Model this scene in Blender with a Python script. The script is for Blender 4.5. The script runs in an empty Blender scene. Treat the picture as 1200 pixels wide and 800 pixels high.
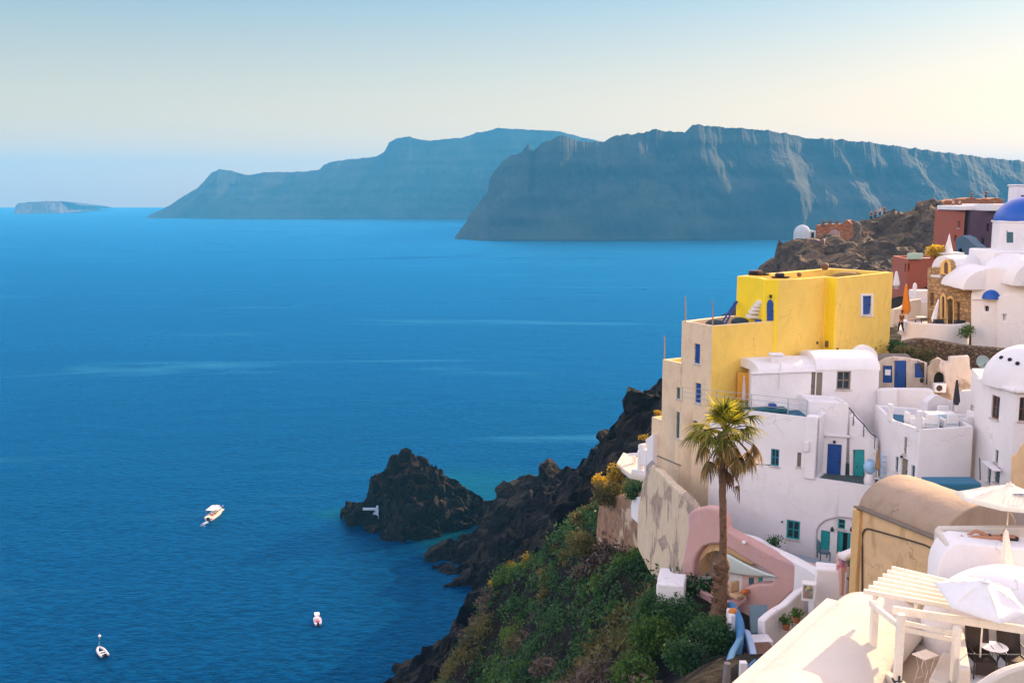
import bpy, bmesh, math, random
import numpy as np
from mathutils import Vector, noise, Matrix
random.seed(7); rng = np.random.default_rng(7)
R = math.radians
sc = bpy.context.scene
COL = sc.collection
# ---------------------------------------------------------------- camera geometry
F = 1167.0; PIT = math.atan(169/1167.0); SP, CP = math.sin(PIT), math.cos(PIT); CZ = 100.0
def ray(px, py):
    u = px-600.0; v = 400.0-py
    return (u/(F*CP+v*SP), (-F*SP+v*CP)/(F*CP+v*SP))      # dx/dY, dz/dY
def P(px, py, Y):
    a, b = ray(px, py); return Vector((a*Y, Y, CZ+b*Y))
def Z(px, py, z):
    a, b = ray(px, py); Y = (z-CZ)/b; return Vector((a*Y, Y, z))
def W(px, py, A, B):                                       # point on the vertical plane through A,B
    a, b = ray(px, py); dx, dy = B[0]-A[0], B[1]-A[1]
    Y = (A[0]*dy-A[1]*dx)/(a*dy-dx); return Vector((a*Y, Y, CZ+b*Y))
# ---------------------------------------------------------------- materials
MATS = {}
def nt(name):
    m = bpy.data.materials.new(name); m.use_nodes = True
    t = m.node_tree; b = t.nodes['Principled BSDF']; return m, t, b
def N(t, typ, **kw):
    n = t.nodes.new(typ)
    for k, v in kw.items():
        if k in n.inputs: n.inputs[k].default_value = v
        else: setattr(n, k, v)
    return n
def ramp(t, fac, stops):
    r = t.nodes.new('ShaderNodeValToRGB'); e = r.color_ramp.elements
    while len(e) < len(stops): e.new(0.5)
    for i, (p, c) in enumerate(stops):
        e[i].position = p; e[i].color = (*c, 1)
    t.links.new(fac, r.inputs['Fac']); return r.outputs['Color']
def coords(t, scale=(1,1,1)):
    tc = t.nodes.new('ShaderNodeNewGeometry'); mp = t.nodes.new('ShaderNodeMapping'); mp.inputs['Scale'].default_value = scale
    t.links.new(tc.outputs['Position'], mp.inputs['Vector']); return mp.outputs['Vector']
def mixc(t, fac, a, b, mode='MIX'):
    m = t.nodes.new('ShaderNodeMix'); m.data_type = 'RGBA'; m.blend_type = mode
    for s, v in ((m.inputs[0], fac), (m.inputs[6], a), (m.inputs[7], b)):
        if isinstance(v, (int, float)): s.default_value = v
        elif isinstance(v, tuple): s.default_value = (*v, 1)
        else: t.links.new(v, s)
    return m.outputs[2]
def plaster(name, col, stain=0.12, bump=0.25, scale=1.0, rough=0.9, stc=None):
    if name in MATS: return MATS[name]
    m, t, b = nt(name); v = coords(t, (scale, scale, scale)); vs = coords(t, (1.1*scale, 1.1*scale, .5*scale))
    n1 = N(t, 'ShaderNodeTexNoise', Scale=0.9, Detail=6.0); t.links.new(v, n1.inputs['Vector'])
    n2 = N(t, 'ShaderNodeTexNoise', Scale=1.5, Detail=9.0, Roughness=.68, Distortion=.7); t.links.new(vs, n2.inputs['Vector'])
    n3 = N(t, 'ShaderNodeTexNoise', Scale=9.0, Detail=5.0); t.links.new(v, n3.inputs['Vector'])
    dk = stc or tuple(c*.62 for c in col)
    f1 = ramp(t, n2.outputs['Fac'], [(.48, (0,0,0)), (.78, (stain*4,)*3)])
    c1 = mixc(t, f1, col, dk)
    f2 = ramp(t, n1.outputs['Fac'], [(.35, (stain,)*3), (.65, (0,0,0))])
    c2 = mixc(t, f2, c1, tuple(c*.75 for c in col))
    n5 = N(t, 'ShaderNodeTexNoise', Scale=.33, Detail=3.0, Roughness=.5, Distortion=.5); t.links.new(v, n5.inputs['Vector'])
    c2 = mixc(t, ramp(t, n5.outputs['Fac'], [(.50, (0,0,0)), (.53, (min(1, stain*2.2),)*3), (.64, (min(1, stain*1.4),)*3), (.67, (0,0,0))]), c2, tuple(min(1, x*.84+.02) for x in col))
    vc = N(t, 'ShaderNodeTexVoronoi', Scale=.55, feature='DISTANCE_TO_EDGE'); n6 = N(t, 'ShaderNodeTexNoise', Scale=1.7, Detail=6.0); t.links.new(v, n6.inputs['Vector'])
    wv = N(t, 'ShaderNodeVectorMath', operation='MULTIPLY_ADD'); t.links.new(n6.outputs['Color'], wv.inputs[0]); wv.inputs[1].default_value = (1.1,1.1,1.1); t.links.new(v, wv.inputs[2]); t.links.new(wv.outputs[0], vc.inputs['Vector'])
    cr = ramp(t, vc.outputs['Distance'], [(0, (1,1,1)), (.012, (0,0,0))]); crm = mixc(t, ramp(t, n1.outputs['Fac'], [(.50, (0,0,0)), (.62, (min(1, stain*5),)*3)]), (0,0,0), cr)
    c2 = mixc(t, crm, c2, tuple(x*.45 for x in col))
    t.links.new(c2, b.inputs['Base Color']); b.inputs['Roughness'].default_value = rough
    bp = N(t, 'ShaderNodeBump', Strength=bump, Distance=.05); t.links.new(n3.outputs['Fac'], bp.inputs['Height'])
    bp2 = N(t, 'ShaderNodeBump', Strength=bump, Distance=.25); t.links.new(n1.outputs['Fac'], bp2.inputs['Height'])
    t.links.new(bp.outputs['Normal'], bp2.inputs['Normal']); t.links.new(bp2.outputs['Normal'], b.inputs['Normal'])
    MATS[name] = m; return m
def plain(name, col, rough=.6, metal=0, var=.12, scale=6):
    if name in MATS: return MATS[name]
    m, t, b = nt(name); v = coords(t)
    n = N(t, 'ShaderNodeTexNoise', Scale=float(scale), Detail=5.0); t.links.new(v, n.inputs['Vector'])
    c = mixc(t, ramp(t, n.outputs['Fac'], [(.35, (0,0,0)), (.7, (1,1,1))]), tuple(x*(1-var) for x in col), tuple(min(1, x*(1+var)) for x in col))
    t.links.new(c, b.inputs['Base Color']); b.inputs['Roughness'].default_value = rough; b.inputs['Metallic'].default_value = metal
    MATS[name] = m; return m
def rockmat(name, cols, scale=.15, bump=1.0, topcol=None, dist=1.0):
    m, t, b = nt(name); v = coords(t)
    n1 = N(t, 'ShaderNodeTexNoise', Scale=scale, Detail=10.0, Roughness=.62); t.links.new(v, n1.inputs['Vector'])
    n2 = N(t, 'ShaderNodeTexNoise', Scale=scale*5, Detail=8.0, Roughness=.7); t.links.new(v, n2.inputs['Vector'])
    vo = N(t, 'ShaderNodeTexVoronoi', Scale=scale*6); t.links.new(v, vo.inputs['Vector'])
    c = ramp(t, n1.outputs['Fac'], [(.3, cols[0]), (.5, cols[1]), (.68, cols[2])])
    c = mixc(t, ramp(t, n2.outputs['Fac'], [(.4, (0,0,0)), (.62, (.6,.6,.6))]), c, cols[0])
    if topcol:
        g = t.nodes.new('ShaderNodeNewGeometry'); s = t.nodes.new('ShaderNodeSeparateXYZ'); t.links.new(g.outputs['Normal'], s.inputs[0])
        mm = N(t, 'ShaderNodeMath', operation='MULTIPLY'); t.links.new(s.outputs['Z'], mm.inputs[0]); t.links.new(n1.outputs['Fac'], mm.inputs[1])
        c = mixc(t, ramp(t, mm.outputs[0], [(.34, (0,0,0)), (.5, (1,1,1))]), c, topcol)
    t.links.new(c, b.inputs['Base Color']); b.inputs['Roughness'].default_value = .95
    b.inputs['Specular IOR Level'].default_value = .2
    a = N(t, 'ShaderNodeMath', operation='ADD'); t.links.new(n2.outputs['Fac'], a.inputs[0]); t.links.new(vo.outputs['Distance'], a.inputs[1])
    bp = N(t, 'ShaderNodeBump', Strength=bump, Distance=dist); t.links.new(a.outputs[0], bp.inputs['Height']); t.links.new(bp.outputs['Normal'], b.inputs['Normal'])
    return m
def stonemat(name, c0, c1, c2, scale=2.6, mortar=(.3,.27,.22)):
    if name in MATS: return MATS[name]
    m, t, b = nt(name); v = coords(t, (1, 1, 1.5))
    vo = N(t, 'ShaderNodeTexVoronoi', Scale=scale, Randomness=.9); t.links.new(v, vo.inputs['Vector'])
    ve = N(t, 'ShaderNodeTexVoronoi', Scale=scale, Randomness=.9, feature='DISTANCE_TO_EDGE'); t.links.new(v, ve.inputs['Vector'])
    n = N(t, 'ShaderNodeTexNoise', Scale=7.0, Detail=6.0); t.links.new(v, n.inputs['Vector'])
    s = t.nodes.new('ShaderNodeSeparateColor'); t.links.new(vo.outputs['Color'], s.inputs[0])
    c = ramp(t, s.outputs[0], [(0, c0), (.5, c1), (1, c2)])
    c = mixc(t, n.outputs['Fac'], c, c0)
    c = mixc(t, ramp(t, ve.outputs['Distance'], [(.02, (1,1,1)), (.07, (0,0,0))]), c, mortar)
    t.links.new(c, b.inputs['Base Color']); b.inputs['Roughness'].default_value = .95
    bp = N(t, 'ShaderNodeBump', Strength=.9, Distance=.12); t.links.new(ramp(t, ve.outputs['Distance'], [(0, (0,0,0)), (.12, (1,1,1))]), bp.inputs['Height']); t.links.new(bp.outputs['Normal'], b.inputs['Normal'])
    MATS[name] = m; return m
def peelmat(name, paint, bare1, bare2, scale=.45, lo=.5, hi=.52):
    m, t, b = nt(name); v = coords(t, (1, 1, .6))
    n = N(t, 'ShaderNodeTexNoise', Scale=scale, Detail=9.0, Roughness=.6, Distortion=.6); t.links.new(v, n.inputs['Vector'])
    n2 = N(t, 'ShaderNodeTexNoise', Scale=3.0, Detail=8.0); t.links.new(v, n2.inputs['Vector'])
    vo = N(t, 'ShaderNodeTexVoronoi', Scale=3.0); t.links.new(v, vo.inputs['Vector'])
    bare = ramp(t, n2.outputs['Fac'], [(.35, bare1), (.65, bare2)])
    pc = mixc(t, ramp(t, n2.outputs['Fac'], [(.3, (.35,.35,.35)), (.7, (0,0,0))]), paint, tuple(x*.6 for x in paint))
    f = ramp(t, n.outputs['Fac'], [(lo, (0,0,0)), (hi, (1,1,1))])
    t.links.new(mixc(t, f, pc, bare), b.inputs['Base Color']); b.inputs['Roughness'].default_value = .95
    inv = N(t, 'ShaderNodeMath', operation='SUBTRACT'); inv.inputs[0].default_value = 1; t.links.new(f, inv.inputs[1])
    ad = N(t, 'ShaderNodeMath', operation='MULTIPLY_ADD'); t.links.new(vo.outputs['Distance'], ad.inputs[0]); t.links.new(f, ad.inputs[1]); t.links.new(inv.outputs[0], ad.inputs[2])
    bp = N(t, 'ShaderNodeBump', Strength=.8, Distance=.08); t.links.new(ad.outputs[0], bp.inputs['Height']); t.links.new(bp.outputs['Normal'], b.inputs['Normal'])
    return m
def leafmat(name, c0, c1, c2, trans=.5, zlo=None):
    m, t, b = nt(name); g = t.nodes.new('ShaderNodeNewGeometry')
    v = coords(t); n = N(t, 'ShaderNodeTexNoise', Scale=.35, Detail=4.0); t.links.new(v, n.inputs['Vector'])
    a = N(t, 'ShaderNodeMath', operation='MULTIPLY_ADD'); t.links.new(g.outputs['Random Per Island'], a.inputs[0]); a.inputs[1].default_value = .55
    s = N(t, 'ShaderNodeMath', operation='MULTIPLY_ADD'); t.links.new(n.outputs['Fac'], s.inputs[0]); s.inputs[1].default_value = 1.5; s.inputs[2].default_value = -.5
    t.links.new(s.outputs[0], a.inputs[2])
    c = ramp(t, a.outputs[0], [(.15, c0), (.5, c1), (.95, c2)])
    t.links.new(c, b.inputs['Base Color']); b.inputs['Roughness'].default_value = .65
    tr = t.nodes.new('ShaderNodeBsdfTranslucent'); t.links.new(c, tr.inputs['Color'])
    mx = t.nodes.new('ShaderNodeMixShader'); mx.inputs[0].default_value = trans
    t.links.new(b.outputs[0], mx.inputs[1]); t.links.new(tr.outputs[0], mx.inputs[2]); t.links.new(mx.outputs[0], t.nodes['Material Output'].inputs['Surface'])
    return m
def glassmat():
    m, t, b = nt('window glass'); b.inputs['Base Color'].default_value = (.02,.035,.045,1); b.inputs['Roughness'].default_value = .08; return m

WHITE = plaster('white limewash', (.80,.765,.765), stain=.09, stc=(.58,.53,.50), scale=.6)
WHITE2 = plaster('white limewash aged', (.78,.75,.76), stain=.10, stc=(.50,.45,.42))
CREAM = plaster('warm white limewash', (.63,.565,.49), stain=.07, stc=(.58,.48,.40), bump=.35)
PEACH = plaster('peach render', (.76,.58,.38), stain=.14, stc=(.48,.32,.2))
YEL = plaster('yellow render', (.86,.59,.12), stain=.12, stc=(.62,.36,.07))
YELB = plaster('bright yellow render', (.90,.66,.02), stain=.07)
OCH = plaster('ochre render', (.76,.51,.27), stain=.24, stc=(.32,.17,.06), scale=.9)
OCHR = plaster('ochre roof render', (.40,.29,.205), stain=.2, scale=.8)
PINK = plaster('pink render', (.58,.34,.30), stain=.16, stc=(.40,.30,.40))
RED = plaster('red render', (.36,.095,.055), stain=.15)
PLUM = plaster('plum render', (.085,.045,.07), stain=.15)
BLUED = plain('blue paint', (.003,.06,.27), .45)
DOMEB = plain('dome blue', (.003,.085,.42), .5, var=.05, scale=2)
TEAL = plain('teal paint', (.01,.30,.30), .5)
TEALB = plain('blue green paint', (.015,.22,.33), .5)
SLATE = plain('slate blue paint', (.04,.11,.14), .5)
GREIGE = plain('grey beige wood', (.22,.19,.14), .7)
BROWN = plain('brown wood', (.14,.06,.03), .7)
DARK = plain('dark interior', (.012,.010,.010), .9)
GLASS = glassmat()
SILL = plaster('pale stone sill', (.60,.54,.50), stain=.2)
BLUEFLR = plaster('blue painted floor', (.03,.16,.26), stain=.15)
TURQ = plaster('turquoise floor', (.05,.42,.55), stain=.1)
GREYF = plaster('grey cement', (.26,.24,.23), stain=.2)
METAL = plain('dark metal', (.04,.04,.05), .45, .6)
LMETAL = plain('pale metal rail', (.45,.46,.46), .4, .5)
WOODW = plaster('white painted wood', (.82,.74,.62), stain=.12, bump=.15, scale=3)
FAB = plain('cream canvas', (.80,.72,.58), .9, var=.03)
FABW = plain('white canvas', (.78,.76,.76), .9, var=.03)
ORF = plain('orange canvas', (.65,.20,.01), .9, var=.06)
BLKF = plain('charcoal canvas', (.03,.03,.04), .9)
PLAST = plain('white plastic', (.8,.8,.8), .4, var=.02)
SKIN = plain('skin', (.42,.19,.10), .55, var=.08, scale=12)
HAIR = plain('dark hair', (.02,.012,.01), .6)
RUST = plain('terracotta', (.35,.12,.04), .8)
STONE = stonemat('ochre rubble stone', (.34,.19,.08), (.52,.31,.13), (.62,.42,.20), mortar=(.45,.32,.18))
RUBBLE = stonemat('brown rubble stone', (.13,.085,.055), (.28,.19,.12), (.40,.30,.21), scale=3.2, mortar=(.10,.075,.05))
BRICKR = stonemat('ruin masonry', (.30,.10,.05), (.42,.17,.08), (.36,.20,.12), scale=1.2, mortar=(.25,.13,.08))
GREYST = stonemat('grey ruin masonry', (.10,.10,.09), (.17,.15,.13), (.24,.20,.16), scale=1.0, mortar=(.10,.09,.08))
# ---------------------------------------------------------------- object helpers
def tag(o, label=None, cat=None, group=None, kind=None):
    if label: o['label'] = label
    if cat: o['category'] = cat
    if group: o['group'] = group
    if kind: o['kind'] = kind
    return o
def thing(name, label, cat, loc, group=None):
    o = bpy.data.objects.new(name, None); COL.objects.link(o); o.location = Vector(loc); o.empty_display_size = .2
    return tag(o, label, cat, group)
def wloc(o):
    v = Vector((0,0,0))
    while o: v += o.location; o = o.parent
    return v
def link(name, bm, mat, parent=None, bevel=0, smooth=False, seg=2, angle=35, loc=None):
    """verts are given in world coordinates"""
    bmesh.ops.remove_doubles(bm, verts=bm.verts, dist=.0008)
    bmesh.ops.recalc_face_normals(bm, faces=bm.faces)
    base = wloc(parent) if parent else (Vector(loc) if loc is not None else Vector((0,0,0)))
    for v in bm.verts: v.co -= base
    me = bpy.data.meshes.new(name); bm.to_mesh(me); bm.free()
    for m in (mat if isinstance(mat, (list, tuple)) else [mat]): me.materials.append(m)
    o = bpy.data.objects.new(name, me); COL.objects.link(o)
    if parent: o.parent = parent
    elif loc is not None: o.location = base
    if bevel:
        b = o.modifiers.new('bevel', 'BEVEL'); b.width = bevel; b.segments = seg; b.limit_method = 'ANGLE'; b.angle_limit = R(angle); b.harden_normals = False
    if smooth or bevel:
        for p in me.polygons: p.use_smooth = True
        try: me.set_sharp_from_angle(angle=R(50 if smooth is True or not smooth else smooth))
        except Exception: pass
    return o
def inset(pts, d):
    n = len(pts); out = []
    ar = sum(pts[i][0]*pts[(i+1) % n][1]-pts[(i+1) % n][0]*pts[i][1] for i in range(n))
    s = 1 if ar > 0 else -1
    for i in range(n):
        p0, p1, p2 = Vector(pts[i-1][:2]), Vector(pts[i][:2]), Vector(pts[(i+1) % n][:2])
        e1 = (p1-p0).normalized(); e2 = (p2-p1).normalized()
        n1 = Vector((-e1.y, e1.x))*s; n2 = Vector((-e2.y, e2.x))*s
        b = (n1+n2); L = max(b.length_squared, .3); out.append(p1+b*(2*d/L))
    return out
def face(bm, pts):
    try: return bm.faces.new([bm.verts.new(p) for p in pts])
    except Exception: return None
def boxpts(bm, c, ax, s):
    """box: centre c, axes matrix columns ax (3 vectors), half sizes s"""
    vs = []
    for i in (-1,1):
        for j in (-1,1):
            for k in (-1,1):
                vs.append(bm.verts.new(Vector(c)+ax[0]*i*s[0]+ax[1]*j*s[1]+ax[2]*k*s[2]))
    for f in ((0,1,3,2),(4,6,7,5),(0,4,5,1),(2,3,7,6),(0,2,6,4),(1,5,7,3)): bm.faces.new([vs[q] for q in f])
def axes(rz=0):
    c, s = math.cos(rz), math.sin(rz); return (Vector((c,s,0)), Vector((-s,c,0)), Vector((0,0,1)))
def box(bm, x0,x1,y0,y1,z0,z1, rz=0, org=(0,0,0)):
    ax = axes(rz); c = Vector(org)+ax[0]*(x0+x1)/2+ax[1]*(y0+y1)/2+ax[2]*(z0+z1)/2
    boxpts(bm, c, ax, ((x1-x0)/2, (y1-y0)/2, (z1-z0)/2))
def beam(bm, a, b, w, h):
    a, b = Vector(a), Vector(b); d = (b-a).normalized(); up = Vector((0,0,1))
    s = d.cross(up)
    s = s.normalized() if s.length > .01 else Vector((1,0,0))
    u = s.cross(d); boxpts(bm, (a+b)/2, (d, s, u), ((b-a).length/2, w/2, h/2))
def tube(bm, pts, r, n=8, cap=True):
    pts = [Vector(p) for p in pts]; rings = []
    rr = r if isinstance(r, (list, tuple)) else [r]*len(pts)
    for i, p in enumerate(pts):
        d = (pts[min(i+1, len(pts)-1)]-pts[max(i-1, 0)]).normalized()
        s = d.cross(Vector((0,0,1)));  s = s.normalized() if s.length > .05 else Vector((1,0,0)); s = (s - d*s.dot(d)).normalized(); u = s.cross(d)
        rings.append([bm.verts.new(p+(s*math.cos(a)+u*math.sin(a))*rr[i]) for a in [2*math.pi*k/n for k in range(n)]])
    for a, b in zip(rings, rings[1:]):
        for k in range(n): bm.faces.new((a[k], a[(k+1) % n], b[(k+1) % n], b[k]))
    if cap: bm.faces.new(rings[0][::-1]); bm.faces.new(rings[-1])
def lathe(bm, c, prof, n=32, a0=0, a1=2*math.pi, rz=0, sx=1, sy=1):
    c = Vector(c); full = abs(a1-a0-2*math.pi) < 1e-6; rings = []
    for r, z in prof:
        if r < 1e-5: rings.append([bm.verts.new(c+Vector((0,0,z)))]); continue
        ring = []
        for k in range(n if full else n+1):
            a = a0+(a1-a0)*k/n; x, y = r*math.cos(a)*sx, r*math.sin(a)*sy
            ring.append(bm.verts.new(c+Vector((x*math.cos(rz)-y*math.sin(rz), x*math.sin(rz)+y*math.cos(rz), z))))
        rings.append(ring)
    for a, b in zip(rings, rings[1:]):
        m = max(len(a), len(b)); q = m if full else m-1
        for k in range(q):
            vs = [a[k % len(a)], a[(k+1) % len(a)], b[(k+1) % len(b)], b[k % len(b)]]
            u = []
            for w in vs:
                if w not in u: u.append(w)
            if len(u) > 2:
                try: bm.faces.new(u)
                except Exception: pass
def plate(name, mat, parent, A, B, outline, holes=(), t=.4, front=0, bevel=.05, px=True, loc=None):
    """vertical plate in the plane A-B, outline and holes given as photo coordinates measured on that plane; thickness goes away from the camera"""
    conv = (lambda q: W(q[0], q[1], A, B)) if px else (lambda q: Vector(q))
    d = Vector((B[0]-A[0], B[1]-A[1], 0)).normalized(); nrm = Vector((-d.y, d.x, 0))
    if nrm.y < 0: nrm = -nrm
    bm = bmesh.new(); es = []
    for loop in [outline]+list(holes):
        vs = [bm.verts.new(conv(q)+nrm*front) for q in loop]
        for i in range(len(vs)): es.append(bm.edges.new((vs[i], vs[(i+1) % len(vs)])))
    r = bmesh.ops.triangle_fill(bm, use_beauty=True, use_dissolve=True, edges=es)
    fs = [f for f in bm.faces]
    ex = bmesh.ops.extrude_face_region(bm, geom=fs)
    bmesh.ops.translate(bm, verts=[g for g in ex['geom'] if isinstance(g, bmesh.types.BMVert)], vec=nrm*t)
    return link(name, bm, mat, parent, bevel=bevel, angle=40, loc=loc)
def arc(cx, cy, rx, ry, a0, a1, n=10):
    return [(cx+rx*math.cos(R(a0+(a1-a0)*i/n)), cy-ry*math.sin(R(a0+(a1-a0)*i/n))) for i in range(n+1)]
def frame_axes(A, B):
    d = Vector((B[0]-A[0], B[1]-A[1], 0)); L = d.length; d /= L
    return d, Vector((-d.y, d.x, 0)), L
def opening(parent, A, d, nin, u0, u1, z0, z1, spec):
    """window or door filling a hole of the wall; nin points into the wall"""
    kind = spec[0]; mat = spec[1]; depth = spec[2] if len(spec) > 2 else .12
    o = Vector((A[0], A[1], 0)); ax = (d, nin, Vector((0,0,1)))
    def bx(bm, a, b, c0, c1, e, f): boxpts(bm, o+d*(a+b)/2+nin*(c0+c1)/2+Vector((0,0,(e+f)/2)), ax, ((b-a)/2, (c1-c0)/2, (f-e)/2))
    w, h = u1-u0, z1-z0
    if kind == 'door':
        bm = bmesh.new(); bx(bm, u0, u1, depth, depth+.06, z0, z1)
        for q in (.12, .55):
            bx(bm, u0+w*.15, u1-w*.15, depth-.02, depth, z0+h*q, z0+h*(q+.34))
        D = link('door', bm, mat, parent, bevel=.01)
        bm = bmesh.new(); bx(bm, u0+w*.84, u0+w*.9, depth-.09, depth-.025, z0+h*.46, z0+h*.53); link('handle', bm, METAL, D)
    elif kind == 'planks':
        bm = bmesh.new(); k = max(3, int(w/.14))
        for i in range(k): bx(bm, u0+w*i/k+.006, u0+w*(i+1)/k-.006, depth, depth+.05, z0, z1)
        for q in (.2, .75): bx(bm, u0, u1, depth-.025, depth-.001, z0+h*q, z0+h*q+.08)
        D = link('shutter' if h < 1.5 else 'door', bm, mat, parent)
        bm = bmesh.new(); bx(bm, u0-.06, u1+.06, -.07, .1, z0-.07, z0+.012); link('sill', bm, SILL, parent, bevel=.01)
        bm = bmesh.new(); bx(bm, u0+w*.84, u0+w*.9, depth-.09, depth-.03, z0+h*.46, z0+h*.53); link('handle', bm, METAL, D)
    elif kind == 'dark':
        bm = bmesh.new(); bx(bm, u0, u1, depth+.25, depth+.3, z0, z1); link('opening', bm, DARK, parent)
    elif kind in ('window', 'glassdoor'):
        fw = min(.09, w*.14); bm = bmesh.new()
        bx(bm, u0, u0+fw, depth-.02, depth+.05, z0, z1); bx(bm, u1-fw, u1, depth-.02, depth+.05, z0, z1)
        bx(bm, u0+fw, u1-fw, depth-.02, depth+.05, z0, z0+fw); bx(bm, u0+fw, u1-fw, depth-.02, depth+.05, z1-fw, z1)
        um = (u0+u1)/2
        if w > .45: bx(bm, um-fw*.35, um+fw*.35, depth-.01, depth+.045, z0+fw, z1-fw)
        zm = z0+h*.5
        bx(bm, u0+fw, (um-fw*.35) if w > .45 else u1-fw, depth-.005, depth+.04, zm-.025, zm+.025)
        if w > .45: bx(bm, um+fw*.35, u1-fw, depth-.005, depth+.04, zm-.025, zm+.025)
        Wd = link('window' if kind == 'window' else 'door', bm, mat, parent)
        bm = bmesh.new(); bx(bm, u0-.06, u1+.06, -.08, depth-.021, z0-.07, z0+.012); link('sill', bm, SILL, Wd, bevel=.01)
        bm = bmesh.new(); bx(bm, u0+fw*.5, u1-fw*.5, depth+.02, depth+.032, z0+fw*.5, z1-fw*.5); link('pane', bm, GLASS, Wd)
def house_walls(parent, pts, z0, z1, mats, holes={}, parapet=.35, ph=.35, floor=None, name='wall', bevel=.06, rim=None, wmat=None, closed_top=False):
    """prism with plan pts, real holes, parapet and roof floor. holes[i] = [(x0,y0,x1,y1,spec) in photo coordinates on wall i]"""
    n = len(pts); pts = [Vector(p[:2]) for p in pts]
    ar = sum(pts[i].x*pts[(i+1) % n].y-pts[(i+1) % n].x*pts[i].y for i in range(n)); s = 1 if ar > 0 else -1
    H = {}; zb = {z0, z1}
    for i, hs in holes.items():
        A, B = pts[i], pts[(i+1) % n]; d, nn, L = frame_axes(A, B); H[i] = []
        for h in hs:
            cx, cy = (h[0]+h[2])/2, (h[1]+h[3])/2
            q0, q1 = W(h[0], cy, A, B), W(h[2], cy, A, B); ua = (q0.xy-A).dot(d.xy); ub = (q1.xy-A).dot(d.xy)
            za, zc = W(cx, h[3], A, B).z, W(cx, h[1], A, B).z
            ua, ub = min(ua, ub), max(ua, ub)
            H[i].append((ua, ub, za, zc, h[4])); zb |= {za, zc}
    zs = sorted(zb); bm = bmesh.new()
    for i in range(n):
        A, B = pts[i], pts[(i+1) % n]; d, nn, L = frame_axes(A, B); nin = nn*s
        us = sorted({0.0, L} | {u for h in H.get(i, []) for u in h[:2]})
        us = [u for u in us if -1e-6 <= u <= L+1e-6]
        pt = lambda u, z, k=0: Vector((A.x+d.x*u+nin.x*k, A.y+d.y*u+nin.y*k, z))
        for a, b in zip(us, us[1:]):
            for c, e in zip(zs, zs[1:]):
                m_u, m_z = (a+b)/2, (c+e)/2
                if any(h[0] < m_u < h[1] and h[2] < m_z < h[3] for h in H.get(i, [])): continue
                f = face(bm, [pt(a, c), pt(b, c), pt(b, e), pt(a, e)])
                if f: f.material_index = (mats[1][i] if isinstance(mats, tuple) else 0)
        for h in H.get(i, []):
            uu = [u for u in us if h[0]-1e-6 <= u <= h[1]+1e-6]; zz = [z for z in zs if h[2]-1e-6 <= z <= h[3]+1e-6]
            for a, b in zip(uu, uu[1:]):
                for z in (h[2], h[3]): face(bm, [pt(a, z), pt(b, z), pt(b, z, .34), pt(a, z, .34)])
            for c, e in zip(zz, zz[1:]):
                for u in (h[0], h[1]): face(bm, [pt(u, c), pt(u, e), pt(u, e, .34), pt(u, c, .34)])
            face(bm, [pt(h[0], h[2], .34), pt(h[1], h[2], .34), pt(h[1], h[3], .34), pt(h[0], h[3], .34)])
            if h[4]: opening(parent, A, Vector((d.x, d.y, 0)), Vector((nin.x, nin.y, 0)), h[0], h[1], h[2], h[3], h[4])
    ins = inset(pts, parapet)
    zf = z1-ph
    if closed_top:
        face(bm, [Vector((p.x, p.y, z1)) for p in pts])
    else:
        for i in range(n):
            j = (i+1) % n
            face(bm, [Vector((*pts[i], z1)), Vector((*pts[j], z1)), Vector((*ins[j], z1)), Vector((*ins[i], z1))])
            face(bm, [Vector((*ins[i], z1)), Vector((*ins[j], z1)), Vector((*ins[j], zf-.05)), Vector((*ins[i], zf-.05))])
    bmesh.ops.remove_doubles(bm, verts=bm.verts, dist=.001)
    # keep recess faces from confusing normals: recalc is done in link
    mm = mats[0] if isinstance(mats, tuple) else mats
    wo = link(name, bm, mm, parent, bevel=bevel, angle=45)
    if not closed_top:
        bm = bmesh.new(); p2 = [Vector((p.x, p.y, zf)) for p in inset(pts, parapet-.02)]
        f = face(bm, p2)
        r = bmesh.ops.extrude_face_region(bm, geom=[f]); bmesh.ops.translate(bm, verts=[g for g in r['geom'] if isinstance(g, bmesh.types.BMVert)], vec=(0,0,-.2))
        link('terrace_floor' if floor else 'roof', bm, floor or (mm[0] if isinstance(mm, list) else mm), parent)
    return wo
def vault(parent, a, b, hw, z, rise, mat, name='roof', n=20, power=2.0, thick=0, droop=0):
    a, b = Vector(a[:2]), Vector(b[:2]); d = (b-a).normalized(); s = Vector((d.y, -d.x)); bm = bmesh.new(); rings = []
    m = 8
    for j in range(m+1):
        c = a+(b-a)*j/m; ring = []
        for k in range(n+1):
            th = math.pi*k/n; x = -math.cos(th)*hw; h = math.sin(th)*rise
            ring.append(bm.verts.new((c.x+s.x*x, c.y+s.y*x, z+h+.015*math.sin(j*1.9+k*.5))))
        rings.append(ring)
    for r0, r1 in zip(rings, rings[1:]):
        for k in range(n): bm.faces.new((r0[k], r0[k+1], r1[k+1], r1[k]))
    bm.faces.new(rings[0]); bm.faces.new(rings[-1][::-1])
    bm.faces.new([r[0] for r in rings]+[r[-1] for r in rings[::-1]])
    return link(name, bm, mat, parent, bevel=.05, smooth=True, angle=45)
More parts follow.
